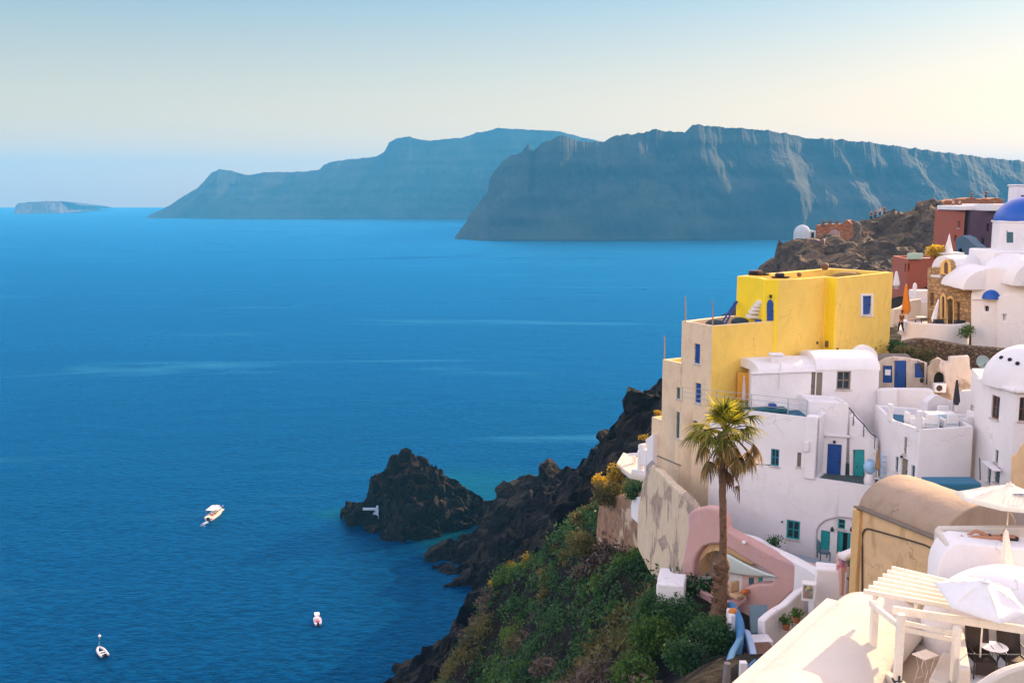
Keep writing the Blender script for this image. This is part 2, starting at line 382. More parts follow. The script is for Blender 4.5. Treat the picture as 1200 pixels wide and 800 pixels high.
def ribbon(name, mat, parent, path, t, zb, bevel=.05, loc=None, closed=False):
    """wall along a path of (x, y, ztop); zb: base z or list"""
    bm = bmesh.new(); n = len(path); P2 = [Vector(p[:2]) for p in path]; L, Rr = [], []
    for i in range(n):
        d = (P2[min(i+1, n-1)]-P2[max(i-1, 0)]).normalized(); s = Vector((-d.y, d.x))*t/2
        zt = path[i][2]; b = zb[i] if isinstance(zb, (list, tuple)) else zb
        L.append((bm.verts.new((*(P2[i]+s), b)), bm.verts.new((*(P2[i]+s), zt)))); Rr.append((bm.verts.new((*(P2[i]-s), b)), bm.verts.new((*(P2[i]-s), zt))))
    for i in range(n-1):
        for S in (L, Rr): bm.faces.new((S[i][0], S[i+1][0], S[i+1][1], S[i][1]))
        bm.faces.new((L[i][1], L[i+1][1], Rr[i+1][1], Rr[i][1])); bm.faces.new((L[i][0], L[i+1][0], Rr[i+1][0], Rr[i][0]))
    for i in (0, n-1): bm.faces.new((L[i][0], L[i][1], Rr[i][1], Rr[i][0]))
    return link(name, bm, mat, parent, bevel=bevel, angle=45, loc=loc)
def slab(name, mat, parent, pts, z, t=.2, bevel=0, loc=None):
    bm = bmesh.new(); f = face(bm, [Vector((p[0], p[1], z)) for p in pts])
    r = bmesh.ops.extrude_face_region(bm, geom=[f]); bmesh.ops.translate(bm, verts=[g for g in r['geom'] if isinstance(g, bmesh.types.BMVert)], vec=(0,0,-t))
    return link(name, bm, mat, parent, bevel=bevel, loc=loc)
def smoothpath(pts, k=6):
    out = []; n = len(pts)
    for i in range(n-1):
        p0, p1, p2, p3 = [Vector(pts[max(0, min(n-1, q))]) for q in (i-1, i, i+1, i+2)]
        for j in range(k):
            t = j/k; out.append(.5*((2*p1)+(-p0+p2)*t+(2*p0-5*p1+4*p2-p3)*t*t+(-p0+3*p1-3*p2+p3)*t**3))
    out.append(Vector(pts[-1])); return out
# ================================================================ SETTING
class RBF:
    def __init__(s, pts):
        p = np.array(pts, float); s.xy = p[:, :2]; n = len(p)
        D = np.sqrt(((s.xy[:, None]-s.xy[None])**2).sum(-1)+.25)
        A = np.zeros((n+3, n+3)); A[:n, :n] = D; A[:n, n] = 1; A[:n, n+1:] = s.xy; A[n, :n] = 1; A[n+1:, :n] = s.xy.T
        s.w = np.linalg.solve(A, np.concatenate([p[:, 2], [0, 0, 0]]))
    def __call__(s, x, y):
        q = np.stack([x.ravel(), y.ravel()], 1); out = np.zeros(len(q)); n = len(s.xy)
        for i in range(0, len(q), 8000):
            D = np.sqrt(((q[i:i+8000, None]-s.xy[None])**2).sum(-1)+.25)
            out[i:i+8000] = D@s.w[:n]+s.w[n]+q[i:i+8000]@s.w[n+1:]
        return out.reshape(x.shape)
def ridged(x, y, z, s, oct=5):
    v = Vector((x*s, y*s, z*s)); return noise.multi_fractal(v, .9, 2.1, oct)
def grid_mesh(name, X, Y, Zz, mat, kind='structure', keep=None, smooth=False):
    h, w = X.shape; verts = np.stack([X.ravel(), Y.ravel(), Zz.ravel()], 1); idx = np.arange(h*w).reshape(h, w)
    q = np.stack([idx[:-1, :-1], idx[:-1, 1:], idx[1:, 1:], idx[1:, :-1]], -1).reshape(-1, 4)
    if keep is not None:
        k = keep.ravel(); q = q[k[q].any(1)]
    me = bpy.data.meshes.new(name); me.from_pydata(verts.tolist(), [], q.tolist()); me.materials.append(mat)
    if smooth:
        me.polygons.foreach_set('use_smooth', [True]*len(me.polygons))
    o = bpy.data.objects.new(name, me); COL.objects.link(o); o['kind'] = kind; return o
def pz(px, py, Y): p = P(px, py, Y); return (p.x, p.y, p.z)
def z0p(px, py, z=0): p = Z(px, py, z); return (p.x, p.y, p.z)
# ---- sea
def sea():
    m, t, b = nt('sea water'); 
    g = t.nodes.new('ShaderNodeNewGeometry'); pos = g.outputs['Position']
    def mp(sc_, rot=0):
        q = t.nodes.new('ShaderNodeMapping'); q.inputs['Scale'].default_value = sc_; q.inputs['Rotation'].default_value = (0,0,R(rot)); t.links.new(pos, q.inputs['Vector']); return q.outputs['Vector']
    w1 = N(t, 'ShaderNodeTexNoise', Scale=.30, Detail=7.0, Roughness=.66, Distortion=.3); t.links.new(mp((1,1.9,1), 20), w1.inputs['Vector'])
    w2 = N(t, 'ShaderNodeTexNoise', Scale=.035, Detail=4.0, Roughness=.5); t.links.new(mp((1,1.6,1), -15), w2.inputs['Vector'])
    big = N(t, 'ShaderNodeTexNoise', Scale=.0016, Detail=5.0, Roughness=.5, Distortion=1.2); t.links.new(mp((1,1.2,1), 10), big.inputs['Vector'])
    slick = N(t, 'ShaderNodeTexNoise', Scale=.0022, Detail=6.0, Roughness=.55, Distortion=1.5); t.links.new(mp((.7,2.6,1), 6), slick.inputs['Vector'])
    base = mixc(t, ramp(t, big.outputs['Fac'], [(.35, (0,0,0)), (.65, (1,1,1))]), (.0001,.012,.066), (.0002,.030,.120))  # broad sheen put into the water colour as large noise
    wv = ramp(t, w1.outputs['Fac'], [(.42, (0,0,0)), (.58, (1,1,1))])
    base = mixc(t, wv, mixc(t, .55, base, (.0001,.007,.032)), mixc(t, .5, base, (.0005,.062,.18)))
    # pale shallows over the rocky shelf round the islet
    def dist(cx, cy, r0, r1):
        d = N(t, 'ShaderNodeVectorMath', operation='DISTANCE'); t.links.new(pos, d.inputs[0]); d.inputs[1].default_value = (cx, cy, 0)
        n = N(t, 'ShaderNodeTexNoise', Scale=.06, Detail=5.0); t.links.new(pos, n.inputs['Vector'])
        a = N(t, 'ShaderNodeMath', operation='MULTIPLY_ADD'); t.links.new(n.outputs['Fac'], a.inputs[0]); a.inputs[1].default_value = 26; t.links.new(d.outputs['Value'], a.inputs[2])
        mr = N(t, 'ShaderNodeMapRange', interpolation_type='SMOOTHSTEP'); t.links.new(a.outputs[0], mr.inputs['Value']); mr.inputs['From Min'].default_value = r0; mr.inputs['From Max'].default_value = r1; mr.inputs['To Min'].default_value = 1; mr.inputs['To Max'].default_value = 0
        return mr.outputs[0]
    for (px, py, r0, r1) in ((560, 572, 22, 52), (545, 632, 16, 32), (400, 600, 14, 26)):
        q = Z(px, py, 0); base = mixc(t, dist(q.x, q.y, r0, r1), base, (.002,.055,.075))
    sl = ramp(t, slick.outputs['Fac'], [(.58, (0,0,0)), (.70, (1,1,1))])
    st = N(t, 'ShaderNodeTexNoise', Scale=.006, Detail=7.0, Roughness=.6, Distortion=.8); t.links.new(mp((.45,2.8,1), 5), st.inputs['Vector'])
    stf = ramp(t, st.outputs['Fac'], [(.60, (0,0,0)), (.70, (.6,.6,.6))]); base = mixc(t, stf, base, (.04,.19,.28))
    rr = N(t, 'ShaderNodeMapRange'); t.links.new(sl, rr.inputs['Value']); rr.inputs['To Min'].default_value = .30; rr.inputs['To Max'].default_value = .22
    t.links.new(rr.outputs[0], b.inputs['Roughness']); b.inputs['IOR'].default_value = 1.33
    b.inputs['Specular IOR Level'].default_value = .42; b.inputs['Specular Tint'].default_value = (.12,.6,1,1)
    bs = N(t, 'ShaderNodeMapRange'); t.links.new(sl, bs.inputs['Value']); bs.inputs['To Min'].default_value = 1; bs.inputs['To Max'].default_value = .3
    bp2 = N(t, 'ShaderNodeBump', Distance=1.2); t.links.new(w2.outputs['Fac'], bp2.inputs['Height']); t.links.new(bs.outputs[0], bp2.inputs['Strength'])
    bp = N(t, 'ShaderNodeBump', Distance=.75); t.links.new(w1.outputs['Fac'], bp.inputs['Height']); t.links.new(bs.outputs[0], bp.inputs['Strength']); t.links.new(bp2.outputs['Normal'], bp.inputs['Normal'])
    df = t.nodes.new('ShaderNodeBsdfDiffuse'); t.links.new(base, df.inputs['Color']); t.links.new(bp2.outputs['Normal'], df.inputs['Normal'])
    gl = t.nodes.new('ShaderNodeBsdfGlossy'); gl.inputs['Color'].default_value = (.03,.31,.60,1); t.links.new(rr.outputs[0], gl.inputs['Roughness']); t.links.new(bp.outputs['Normal'], gl.inputs['Normal'])
    fr = t.nodes.new('ShaderNodeFresnel'); fr.inputs['IOR'].default_value = 1.33; t.links.new(bp.outputs['Normal'], fr.inputs['Normal'])
    mx = t.nodes.new('ShaderNodeMixShader'); t.links.new(fr.outputs[0], mx.inputs[0]); t.links.new(df.outputs[0], mx.inputs[1]); t.links.new(gl.outputs[0], mx.inputs[2]); t.links.new(mx.outputs[0], t.nodes['Material Output'].inputs['Surface'])
    S = 9800; xs = np.array([-10000, -3000, -800, 0, 400, 3000, 10000.]); ys = np.array([-300, 0, 300, 1000, 4000, 8000, S]); X, Y = np.meshgrid(xs, ys)
    grid_mesh('sea', X, Y, X*0, m)
sea()
# ---- hillside under the village, its cliffs and the headland
HP = []
for a in [(700,612,72),(655,632,78),(630,655,84),(600,668,88),(575,690,90),(560,735,90),(535,765,92),(520,800,90),
          (650,720,68),(700,700,60),(750,740,50),(650,800,60),(750,800,46),(745,660,60),(790,700,48.5),(850,765,38),(820,800,34),(600,760,76),(700,650,66),
          (720,600,70),(560,800,80)]: HP.append(pz(*a))
for (px, py, Y) in [(700,612,72),(655,632,78),(630,655,84),(600,668,88),(575,690,90),(560,735,90),(520,800,90)]:
    p = P(px, py, Y); HP.append((p.x-1, p.y+16, p.z-17)); HP.append((p.x-3, p.y+38, p.z-32))
HP += [z0p(465,800), z0p(500,772), z0p(545,738), z0p(562,715)]
HP += [z0p(512,668), z0p(535,684), z0p(575,690), z0p(512,648), z0p(545,610), z0p(572,600,1), z0p(590,590)]
for a in [(600,566,285),(580,574,288),(615,562,285),(645,548,285),(665,560,275),(690,545,268),(712,520,255),(735,490,240),(757,455,225),(775,445,215),
          (560,640,262),(600,620,262),(640,610,250),(650,600,240),(700,575,205),(720,560,190),(750,540,165),(620,660,215),(680,620,150),(800,425,205)]: HP.append(pz(*a))
# far side of the headland falls to the sea, outside shore depths
for (x, y, z) in [(20,330,-6),(45,310,-8),(70,300,0),(100,300,10),(0,320,-10),(-10,290,-8),(-35,262,-14),(-30,235,-14),(-18,228,-8),(-50,190,-25),(-45,150,-18),(-50,110,-6),(-45,80,8),
                  (-40,60,18),(-38,30,32),(-40,0,40),(10,0,80),(10,12,84),(-15,15,62),(-10,40,62),(-25,120,12),(-30,165,1),(140,260,55),(150,200,75),(150,100,88),(150,20,100),(60,20,92),(60,0,98)]: HP.append((x, y, z))
# levels below the houses
for a in [(3,25,80),(6,20,83.5),(12,24,86),(20,24,87),(14,32,83),(20,34,84.5),(28,34,87),(10,40,80.5),(13,45,79),(16,50,78.5),(20,48,79.5),(26,44,82),(34,46,86),(18,55,79.5),(24,52,81.5),(24,56,83),
          (13,58,79),(11,63,79),(9,70,76),(16,66,83),(20,64,87),(24,62.5,88),(29,58,86),(32,64,88.8),(26.5,68,89),(22,76,88),(34,74,88),(42,72,90),(25,84,87),(45,60,91),(45,90,95),(20,100,80),
          (12,90,72),(6,110,58),(60,130,84),(35,120,80),(25,150,72),(22,180,64),(80,160,86),(45,170,76),(32,210,60)]: HP.append(a)
hf = RBF(HP)
def hill():
    xs = np.concatenate([np.arange(-62, 40, .75), np.arange(40, 150, 2.0)]); ys = np.concatenate([np.arange(-5, 110, .7), np.arange(110, 335, .85)]); X, Y = np.meshgrid(xs, ys)
    H = hf(X, Y); out = H.copy(); XX = X.copy(); YY = Y.copy()
    for i in range(X.shape[0]):
        for j in range(X.shape[1]):
            x, y, z = X[i, j], Y[i, j], H[i, j]
            if z < -12: continue
            far = min(1, max(0, (y-95)/60)); vill = 1 if (x > 6 and y < 92) else 0
            n = ridged(x, y, z, .045)-1; n2 = noise.noise(Vector((x*.35, y*.35, z*.35))); n3 = noise.noise(Vector((x*.12+9, y*.12, z*.12)))
            amp = .25 if vill else (.5+far*1.0)
            out[i, j] = z+amp*(2.0*n*far+1.3*n3*(.3+far)+n2*(.5+.6*far)+(far*.8*blocks(x, y, z*1.4, .16)+far*.4*blocks(x, y, z*1.4, .42) if far > .05 else 0))
            if not vill:
                XX[i, j] += amp*1.2*noise.noise(Vector((x*.2, y*.2, z*.3+40)))*(.4+far*1.6); YY[i, j] += amp*1.2*noise.noise(Vector((x*.2+70, y*.2, z*.3)))*(.4+far*1.6)
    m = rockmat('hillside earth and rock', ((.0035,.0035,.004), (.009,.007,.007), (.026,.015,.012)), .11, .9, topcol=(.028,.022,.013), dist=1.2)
    return grid_mesh('hillside', XX, YY, out, m, keep=out > -8), (xs, ys, out)
def blocks(x, y, z, s):
    v = Vector((x*s, y*s, z*s)); d, p = noise.voronoi(v); return noise.noise(p[0]*7.3)*2.2+(d[1]-d[0])*.35
hill_o, (hx, hy, hz) = hill()
def ground(x, y):
    i = np.clip(np.searchsorted(hy, y)-1, 0, len(hy)-2); j = np.clip(np.searchsorted(hx, x)-1, 0, len(hx)-2)
    return hz[i, j]
# ---- the islet and the castle rock
def rockfield(name, pts, x0, x1, y0, y1, st, amp, s, mat, lo=-5, lip=1.0):
    f = RBF(pts); xs = np.arange(x0, x1, st); ys = np.arange(y0, y1, st); X, Y = np.meshgrid(xs, ys); H = f(X, Y); XX, YY, O = X.copy(), Y.copy(), H.copy()
    for i in range(X.shape[0]):
        for j in range(X.shape[1]):
            x, y, z = X[i, j], Y[i, j], H[i, j]
            if z < lo-6: continue
            n = ridged(x, y, z*.6, s, 6)-1; b = noise.noise(Vector((x*s*7, y*s*7, z*s*7))); v = noise.noise(Vector((x*s*2.5+5, y*s*2.5, 0)))
            cz = 1-abs(noise.noise(Vector((x*s*3.3, y*s*3.3, z*s*3+8))))*2
            O[i, j] = z+amp*(n*.8+b*.3+v*.8+cz*.35+.75*blocks(x, y, z*1.5, s*3.2)+.35*blocks(x, y, z*1.5, s*8)); XX[i, j] += amp*lip*noise.noise(Vector((x*s*4, y*s*4, z*s*4+9))); YY[i, j] += amp*lip*noise.noise(Vector((x*s*4+31, y*s*4, z*s*4)))
    return grid_mesh(name, XX, YY, O, mat, keep=O > lo)
IR = rockmat('dark volcanic rock', ((.003,.003,.0035), (.007,.006,.006), (.018,.011,.009)), .2, 1.0, topcol=(.045,.020,.013), dist=1.0)
ip = []
for (px, py) in [(403,604),(415,607),(430,622),(450,631),(475,634),(500,630),(530,624),(552,617),(572,605)]:
    q = z0p(px, py, 0); ip.append(q); ip.append((q[0]*1.0, q[1]-9, -14))
for (px, py, Y) in [(413,588,303),(426,586,303),(436,562,303),(442,556,303),(452,545,302),(462,540,302),(475,531,303),(486,536,303),(497,545,303),(505,550,304),(520,563,304),(545,578,303),(560,590,303),(571,600,303)]:
    q = pz(px, py, Y); ip.append(q); ip.append((q[0], q[1]+7, q[2]*.45)); ip.append((q[0], q[1]+16, -3)); 
for (px, py, Y) in [(458,588,294),(475,590,290),(510,595,290),(540,600,296),(470,560,296),(500,570,297)]: ip.append(pz(px, py, Y))
for px in (408, 416, 424, 430):
    for Y in (296, 301, 306, 312): ip.append((ray(px, 600)[0]*Y, Y, .9 if Y < 309 else -3))
for px in (436, 442, 447):
    for Y in (289, 292, 295): ip.append((ray(px, 600)[0]*Y, Y, 1.0 if Y > 289 else -1))
ip += [(-62,300,-12),(-60,320,-14),(-30,335,-16),(0,330,-12),(2,300,-6),(-20,265,-22),(-62,280,-16),(-6,322,-8)]
rockfield('sea_rock', ip, -66, 4, 262, 340, .5, 1.9, .095, IR, lip=1.3)
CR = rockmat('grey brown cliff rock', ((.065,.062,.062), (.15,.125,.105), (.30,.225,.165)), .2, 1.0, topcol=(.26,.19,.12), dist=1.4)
cp = []
for (px, py, Y) in [(905,318,150),(918,300,155),(922,285,158),(930,284,160),(960,288,165),(985,283,170),(1003,268,172),(1010,262,172),(1035,250,175),(1055,243,178),(1072,241,180),(1085,240,180),(1098,240,182),(1110,238,185),(1135,240,187),(1175,243,190),(1230,246,190),
                    (940,310,148),(980,310,145),(1020,300,148),(1050,280,155),(1060,320,135),(1085,275,160),(1085,320,130),(1020,340,125),(940,345,125),(1120,300,140),(1160,300,140)]:
    q = pz(px, py, Y); cp.append((q[0], q[1], q[2]-(1.1 if px < 1085 else 2.2)-(2.5 if py > 270 and px > 1080 else 0)))
for (px, py, Y) in [(918,300,155),(960,288,165),(1010,262,172),(1055,243,178),(1098,240,182),(1135,240,187),(1230,246,190)]:
    q = pz(px, py, Y); cp += [(q[0]+3, q[1]+12, q[2]-3), (q[0], q[1]+50, q[2]-40)]
cp += [(52,128,88),(66,126,90),(50,140,90),(78,130,92),(95,135,94),(30,150,70),(34,190,62),(36,118,70),(60,106,76),(110,108,84),(45,230,30),(100,260,40)]
rockfield('castle_hill', cp, 34, 118, 112, 240, .6, 1.3, .085, CR, lo=55, lip=1.2)
# ---- far cliffs across the water
def cliff(name, sil, base, depth, mat, ncol, seed, rough=1.0, plateau=900, x_end=None):
    sx = [s[0] for s in sil]; sy = [s[1] for s in sil]; bx = [s[0] for s in base]; by = [s[1] for s in base]
    px = np.linspace(sx[0], sx[-1], ncol); rows = 46; V = np.zeros((rows+6, ncol, 3))
    for j, x in enumerate(px):
        yb = np.interp(x, bx, by); b = Z(x, yb, 0); top = np.interp(x, sx, sy)
        dep = depth*min(1, .12+abs(yb-top)/60.0)
        pt = P(x, top, b.y+dep)
        jag = noise.noise(Vector((x*.13, seed, 0)))*.5+noise.noise(Vector((x*.5, seed, 3)))*.3
        zt = pt.z+jag*8*rough
        for i in range(rows+6):
            if i < rows:
                t = i/(rows-1); prof = t**1.25*.45+.55*t; zz = zt*prof-6*(t == 0)
                wx, wy = b.x+(pt.x-b.x)*t, b.y+dep*(t*.8+.2*t*t)
                g = ridged(wx, wy*.25, zz*.35+seed*100, .0052, 6)-1; g2 = noise.noise(Vector((wx*.013, seed, zz*.004))); g3 = noise.noise(Vector((wx*.05, zz*.012, seed*3)))
                k = math.sin(math.pi*min(1, t*1.0))*.9+.18
                ledge = noise.noise(Vector((wx*.002, 5, zz*.03)))
                wy += rough*k*dep*(.13*g+.15*g2+.03*g3+.04*ledge); zz += rough*(g3*7+g2*5)*math.sin(math.pi*t)
                V[i, j] = (wx, wy, zz)
            else:
                q = i-rows+1; V[i, j] = (pt.x, pt.y+plateau*q/6, zt-(q*q*.6+2)*zt/60)
    return grid_mesh(name, V[..., 0], V[..., 1], V[..., 2], mat)
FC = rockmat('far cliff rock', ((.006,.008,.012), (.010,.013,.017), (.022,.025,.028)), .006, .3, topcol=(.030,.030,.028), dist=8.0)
cliff('far_cliff', [(172,254),(180,250),(187,247),(200,240),(215,230),(230,221),(238,213),(248,202),(258,198),(270,200),(285,205),(298,204),(310,202),(330,202),(352,201),(375,199),(380,193),(388,190),(400,188),(420,186),(440,184),(450,178),(456,167),(465,162),(480,160),(492,164),(505,165),(520,163),(540,162),(552,158),(560,155),(572,153),(582,150),(600,151),(620,152),(640,153),(655,154),(670,158),(690,163),(740,175),(800,180),(900,190)],
      [(172,255.5),(300,257),(900,257)], 620, FC, 620, 1.3, rough=.9)
cliff('far_headland', [(533,277),(540,268),(545,262),(552,250),(560,240),(566,230),(572,225),(573,212),(580,200),(590,188),(600,181),(612,179),(616,172),(620,168),(624,178),(634,168),(645,164),(655,159),(664,159),(672,165),(685,166),(700,166),(706,167),(720,160),(730,157),(745,157),(760,154),(770,152),(780,154),(808,155),(810.5,155),(811.5,146.5),(830,148),(850,149.5),(875,151),(900,153),(925,157),(950,162),(975,163),(1000,165),(1050,171),(1100,178),(1150,184),(1200,189),(1300,200),(1400,210)],
      [(533,280),(560,282),(700,283),(920,281),(1400,278)], 430, FC, 860, 2.7, rough=1.0, plateau=700)
cliff('distant_island', [(17,249),(18,241),(22,238),(40,236.5),(55,235.5),(75,236),(95,238),(108,240),(118,244)], [(17,250.5),(70,250),(118,246)], 300, rockmat('pale island rock', ((.05,.04,.04), (.10,.07,.06), (.26,.18,.14)), .01, .8, dist=8.0), 160, 5.1, rough=.6, plateau=300)
# thin hazy coast on the horizon right of the island
# ---- haze
def haze():
    bm = bmesh.new(); bmesh.ops.create_cube(bm, size=1)
    for v in bm.verts: v.co = Vector((v.co.x*20200, 4750+v.co.y*10300, -8+ (v.co.z+.5)*462))
    me = bpy.data.meshes.new('haze'); bm.to_mesh(me); bm.free(); o = bpy.data.objects.new('haze', me); COL.objects.link(o); o['kind'] = 'stuff'
    m = bpy.data.materials.new('haze'); m.use_nodes = True; t = m.node_tree; t.nodes.clear()
    v = t.nodes.new('ShaderNodeVolumePrincipled'); v.inputs['Color'].default_value = (*HAZE_COL, 1); v.inputs['Density'].default_value = HAZE_D; v.inputs['Anisotropy'].default_value = 0.0
    ou = t.nodes.new('ShaderNodeOutputMaterial'); t.links.new(v.outputs[0], ou.inputs['Volume']); me.materials.append(m)
HAZE_COL = (.09,.47,.86); HAZE_D = 1.2e-4
haze()
# ---- light and camera
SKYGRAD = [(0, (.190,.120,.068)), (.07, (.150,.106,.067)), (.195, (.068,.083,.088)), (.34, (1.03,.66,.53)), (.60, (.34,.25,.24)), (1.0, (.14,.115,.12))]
EL, AZ = 21, 46            # elevation and azimuth of the sun to the right of the view
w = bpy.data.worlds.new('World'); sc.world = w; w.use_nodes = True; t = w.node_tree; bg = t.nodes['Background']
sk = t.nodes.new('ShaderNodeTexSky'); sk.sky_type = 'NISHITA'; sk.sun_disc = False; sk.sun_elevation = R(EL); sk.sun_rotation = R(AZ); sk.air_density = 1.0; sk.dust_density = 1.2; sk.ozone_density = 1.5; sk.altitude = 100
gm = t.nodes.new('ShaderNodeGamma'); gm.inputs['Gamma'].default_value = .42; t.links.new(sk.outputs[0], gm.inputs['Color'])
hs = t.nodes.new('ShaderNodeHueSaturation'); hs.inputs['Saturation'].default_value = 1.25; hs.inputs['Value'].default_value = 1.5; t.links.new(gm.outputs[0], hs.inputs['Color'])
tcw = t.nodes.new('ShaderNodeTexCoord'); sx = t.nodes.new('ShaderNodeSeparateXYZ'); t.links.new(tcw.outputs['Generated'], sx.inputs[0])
zr = ramp(t, sx.outputs['Z'], SKYGRAD)      # sky gain by elevation: warm horizon, added bright band above view lifts shaded walls
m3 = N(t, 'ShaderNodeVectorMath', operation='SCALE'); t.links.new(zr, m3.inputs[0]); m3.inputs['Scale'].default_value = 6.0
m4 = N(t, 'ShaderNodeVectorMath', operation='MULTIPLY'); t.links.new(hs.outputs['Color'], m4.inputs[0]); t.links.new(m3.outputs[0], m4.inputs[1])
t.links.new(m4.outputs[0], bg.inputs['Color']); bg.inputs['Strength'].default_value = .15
ld = bpy.data.lights.new('sun', 'SUN'); ld.energy = 3.6; ld.angle = R(.5); ld.color = (1, .70, .38); lo = bpy.data.objects.new('sun', ld); COL.objects.link(lo)
dirv = Vector((math.sin(R(AZ))*math.cos(R(EL)), math.cos(R(AZ))*math.cos(R(EL)), math.sin(R(EL)))); lo.rotation_euler = dirv.to_track_quat('Z', 'Y').to_euler(); lo.location = (60, 20, 160)
cd = bpy.data.cameras.new('camera'); cam = bpy.data.objects.new('camera', cd); COL.objects.link(cam); cam.location = (0, 0, CZ); cam.rotation_euler = (R(90)-PIT, 0, 0)
cd.sensor_width = 36; cd.lens = 36*F/1200; cd.clip_start = .5; cd.clip_end = 60000; sc.camera = cam
sc.view_settings.view_transform = 'Standard'; sc.view_settings.look = 'None'; sc.view_settings.gamma = 1; sc.view_settings.exposure = 1.52
sc.cycles.use_denoising = True; sc.cycles.max_bounces = 8; sc.cycles.volume_bounces = 1; sc.cycles.diffuse_bounces = 4
# ================================================================ VILLAGE
V2 = lambda p: Vector((p[0], p[1]))
# ---------------- yellow house
def yellow_house():
    zt = P(835, 382, 58).z
    L, Nn, Bq, Bk = Z(799, 376, zt), Z(835, 382, zt), Z(913, 376, zt), Z(846, 370, zt)
    root = thing('yellow_house', 'tall yellow house with peach end wall, blue shutters and stepped roof terraces', 'house', (Nn.x+3, Nn.y+4, 84))
    q = Z(935, 368, zt)
    win = ('planks', BLUED, .10); wing = ('planks', SLATE, .10)
    pts = [L, Nn, Bq, (q.x, q.y), (Bk.x+.2, Bk.y)]
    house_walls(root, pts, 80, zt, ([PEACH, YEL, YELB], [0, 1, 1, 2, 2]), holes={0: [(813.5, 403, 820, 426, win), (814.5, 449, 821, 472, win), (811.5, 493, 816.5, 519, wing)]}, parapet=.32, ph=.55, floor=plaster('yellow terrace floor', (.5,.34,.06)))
    # left stepped blocks in the same plane as the peach wall
    A, B = L, Nn; dd = (V2(A)-V2(B)).normalized(); nn = Vector((-dd.y, dd.x)); nn = nn if nn.y > 0 else -nn
    p0, p1 = W(776.5, 420, A, B), W(799.5, 426, A, B)
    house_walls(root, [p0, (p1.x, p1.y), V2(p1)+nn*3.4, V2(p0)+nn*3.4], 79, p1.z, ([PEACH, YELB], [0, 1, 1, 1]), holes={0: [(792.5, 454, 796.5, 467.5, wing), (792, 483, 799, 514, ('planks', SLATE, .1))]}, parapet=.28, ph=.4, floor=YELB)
    p0, p1 = W(763.5, 488, A, B), W(776.2, 490, A, B)
    house_walls(root, [p0, p1, V2(p1)+nn*2.6, V2(p0)+nn*2.6], 79, p0.z, PEACH, parapet=.25, ph=.3)
    # upper block
    zu = P(912, 327.3, 60.4).z; Q = lambda x, y: Z(x, y, zu)
    U = [Q(863.5,323.2), Q(888,325.2), Q(895,327.2), Q(912.6,327.6), Q(937,326.8), Q(968,324.2), Q(981,325.6), Q(1047,319), Q(972,314)]
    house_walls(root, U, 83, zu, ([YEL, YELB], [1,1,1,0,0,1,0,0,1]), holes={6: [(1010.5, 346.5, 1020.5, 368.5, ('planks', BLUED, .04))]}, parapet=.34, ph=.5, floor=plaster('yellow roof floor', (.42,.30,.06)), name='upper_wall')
    # white surround of the blue window
    a = W(1008.3, 344, U[6], U[7]); b = W(1022.7, 371, U[6], U[7]); c = W(1010.3, 346.3, U[6], U[7]); d = W(1020.7, 368.7, U[6], U[7])
    plate('window_surround', WHITE, root, U[6], U[7], [(1008.3,344),(1022.7,344),(1022.7,371),(1008.3,371)], [[(1010.5,346.5),(1020.5,346.5),(1020.5,368.5),(1010.5,368.5)]], t=.06, front=-.05, bevel=0)
    # arched blue door, bench and outdoor steps on the terrace
    zf = zt-.55
    A, B = U[2], U[3]
    y0 = 375.5
    D = plate('door', BLUED, root, A, B, [(898.7, y0), (906.5, y0), (906.5, 356)]+[(906.2,354.5),(905,352),(902.7,350.5),(900.3,352),(899,354.5),(898.7,356)], t=.08, front=-.06, bevel=.01)
    bm = bmesh.new(); p = W(905, 364, A, B); box(bm, -.03,.03,-.14,-.06,-.05,.05, org=p); link('handle', bm, METAL, D)
    bm = bmesh.new(); p = W(902.5, 347, A, B); box(bm, -.06,.06,-.2,-.04,-.1,.1, org=p); link('wall_lamp', bm, METAL, root)
    A, B = U[0], U[1]
    bm = bmesh.new()
    for i, (x, y) in enumerate([(880, 369.5), (883, 364.5), (886, 360.5), (889, 356.5), (892, 353)]):
        p = W(x, y, A, B); box(bm, -.32,.32,-.75,-.02,-.09,.09, org=p)
    link('outdoor_steps', bm, WHITE, root)
    bm = bmesh.new(); p = W(888, 373, A, B); box(bm, -.36,.36,-1.1,-.75,-.6,.06, org=p); link('door_hatch', bm, BLUED, root, bevel=.02)
    # small wall details: vents and drain box on the right wall
    for (x, y, s) in ((957.5, 401.5, .07), (970, 403, .16), (981, 409, .07)):
        i = 4 if x < 968 else (5 if x < 980 else 6)
        p = W(x, y, U[i], U[i+1]); bm = bmesh.new(); box(bm, -s,s,-.06,.04,-s*1.2,s*1.2, org=p); link('vent', bm, BROWN, root)
    # utility cable on the peach wall
    A, B = L, Nn; off = -nn*.04
    f = lambda x, y: W(x, y, A, B)+Vector((off.x, off.y, 0))
    for pp in ([(764,531),(780,537.5),(798,545)], [(764,553),(780,560.5),(792,567),(797,572),(798,580)]):
        bm = bmesh.new(); tube(bm, [f(*q) for q in pp], .035, 6); link('cable', bm, plain('grey cable', (.12,.11,.10)), root)
    # yellow niche wall where the closed parasol stands
    return root, (L, Nn, Bq, zt, U, zu)
YH, (yL, yN, yB, yz, yU, yzu) = yellow_house()
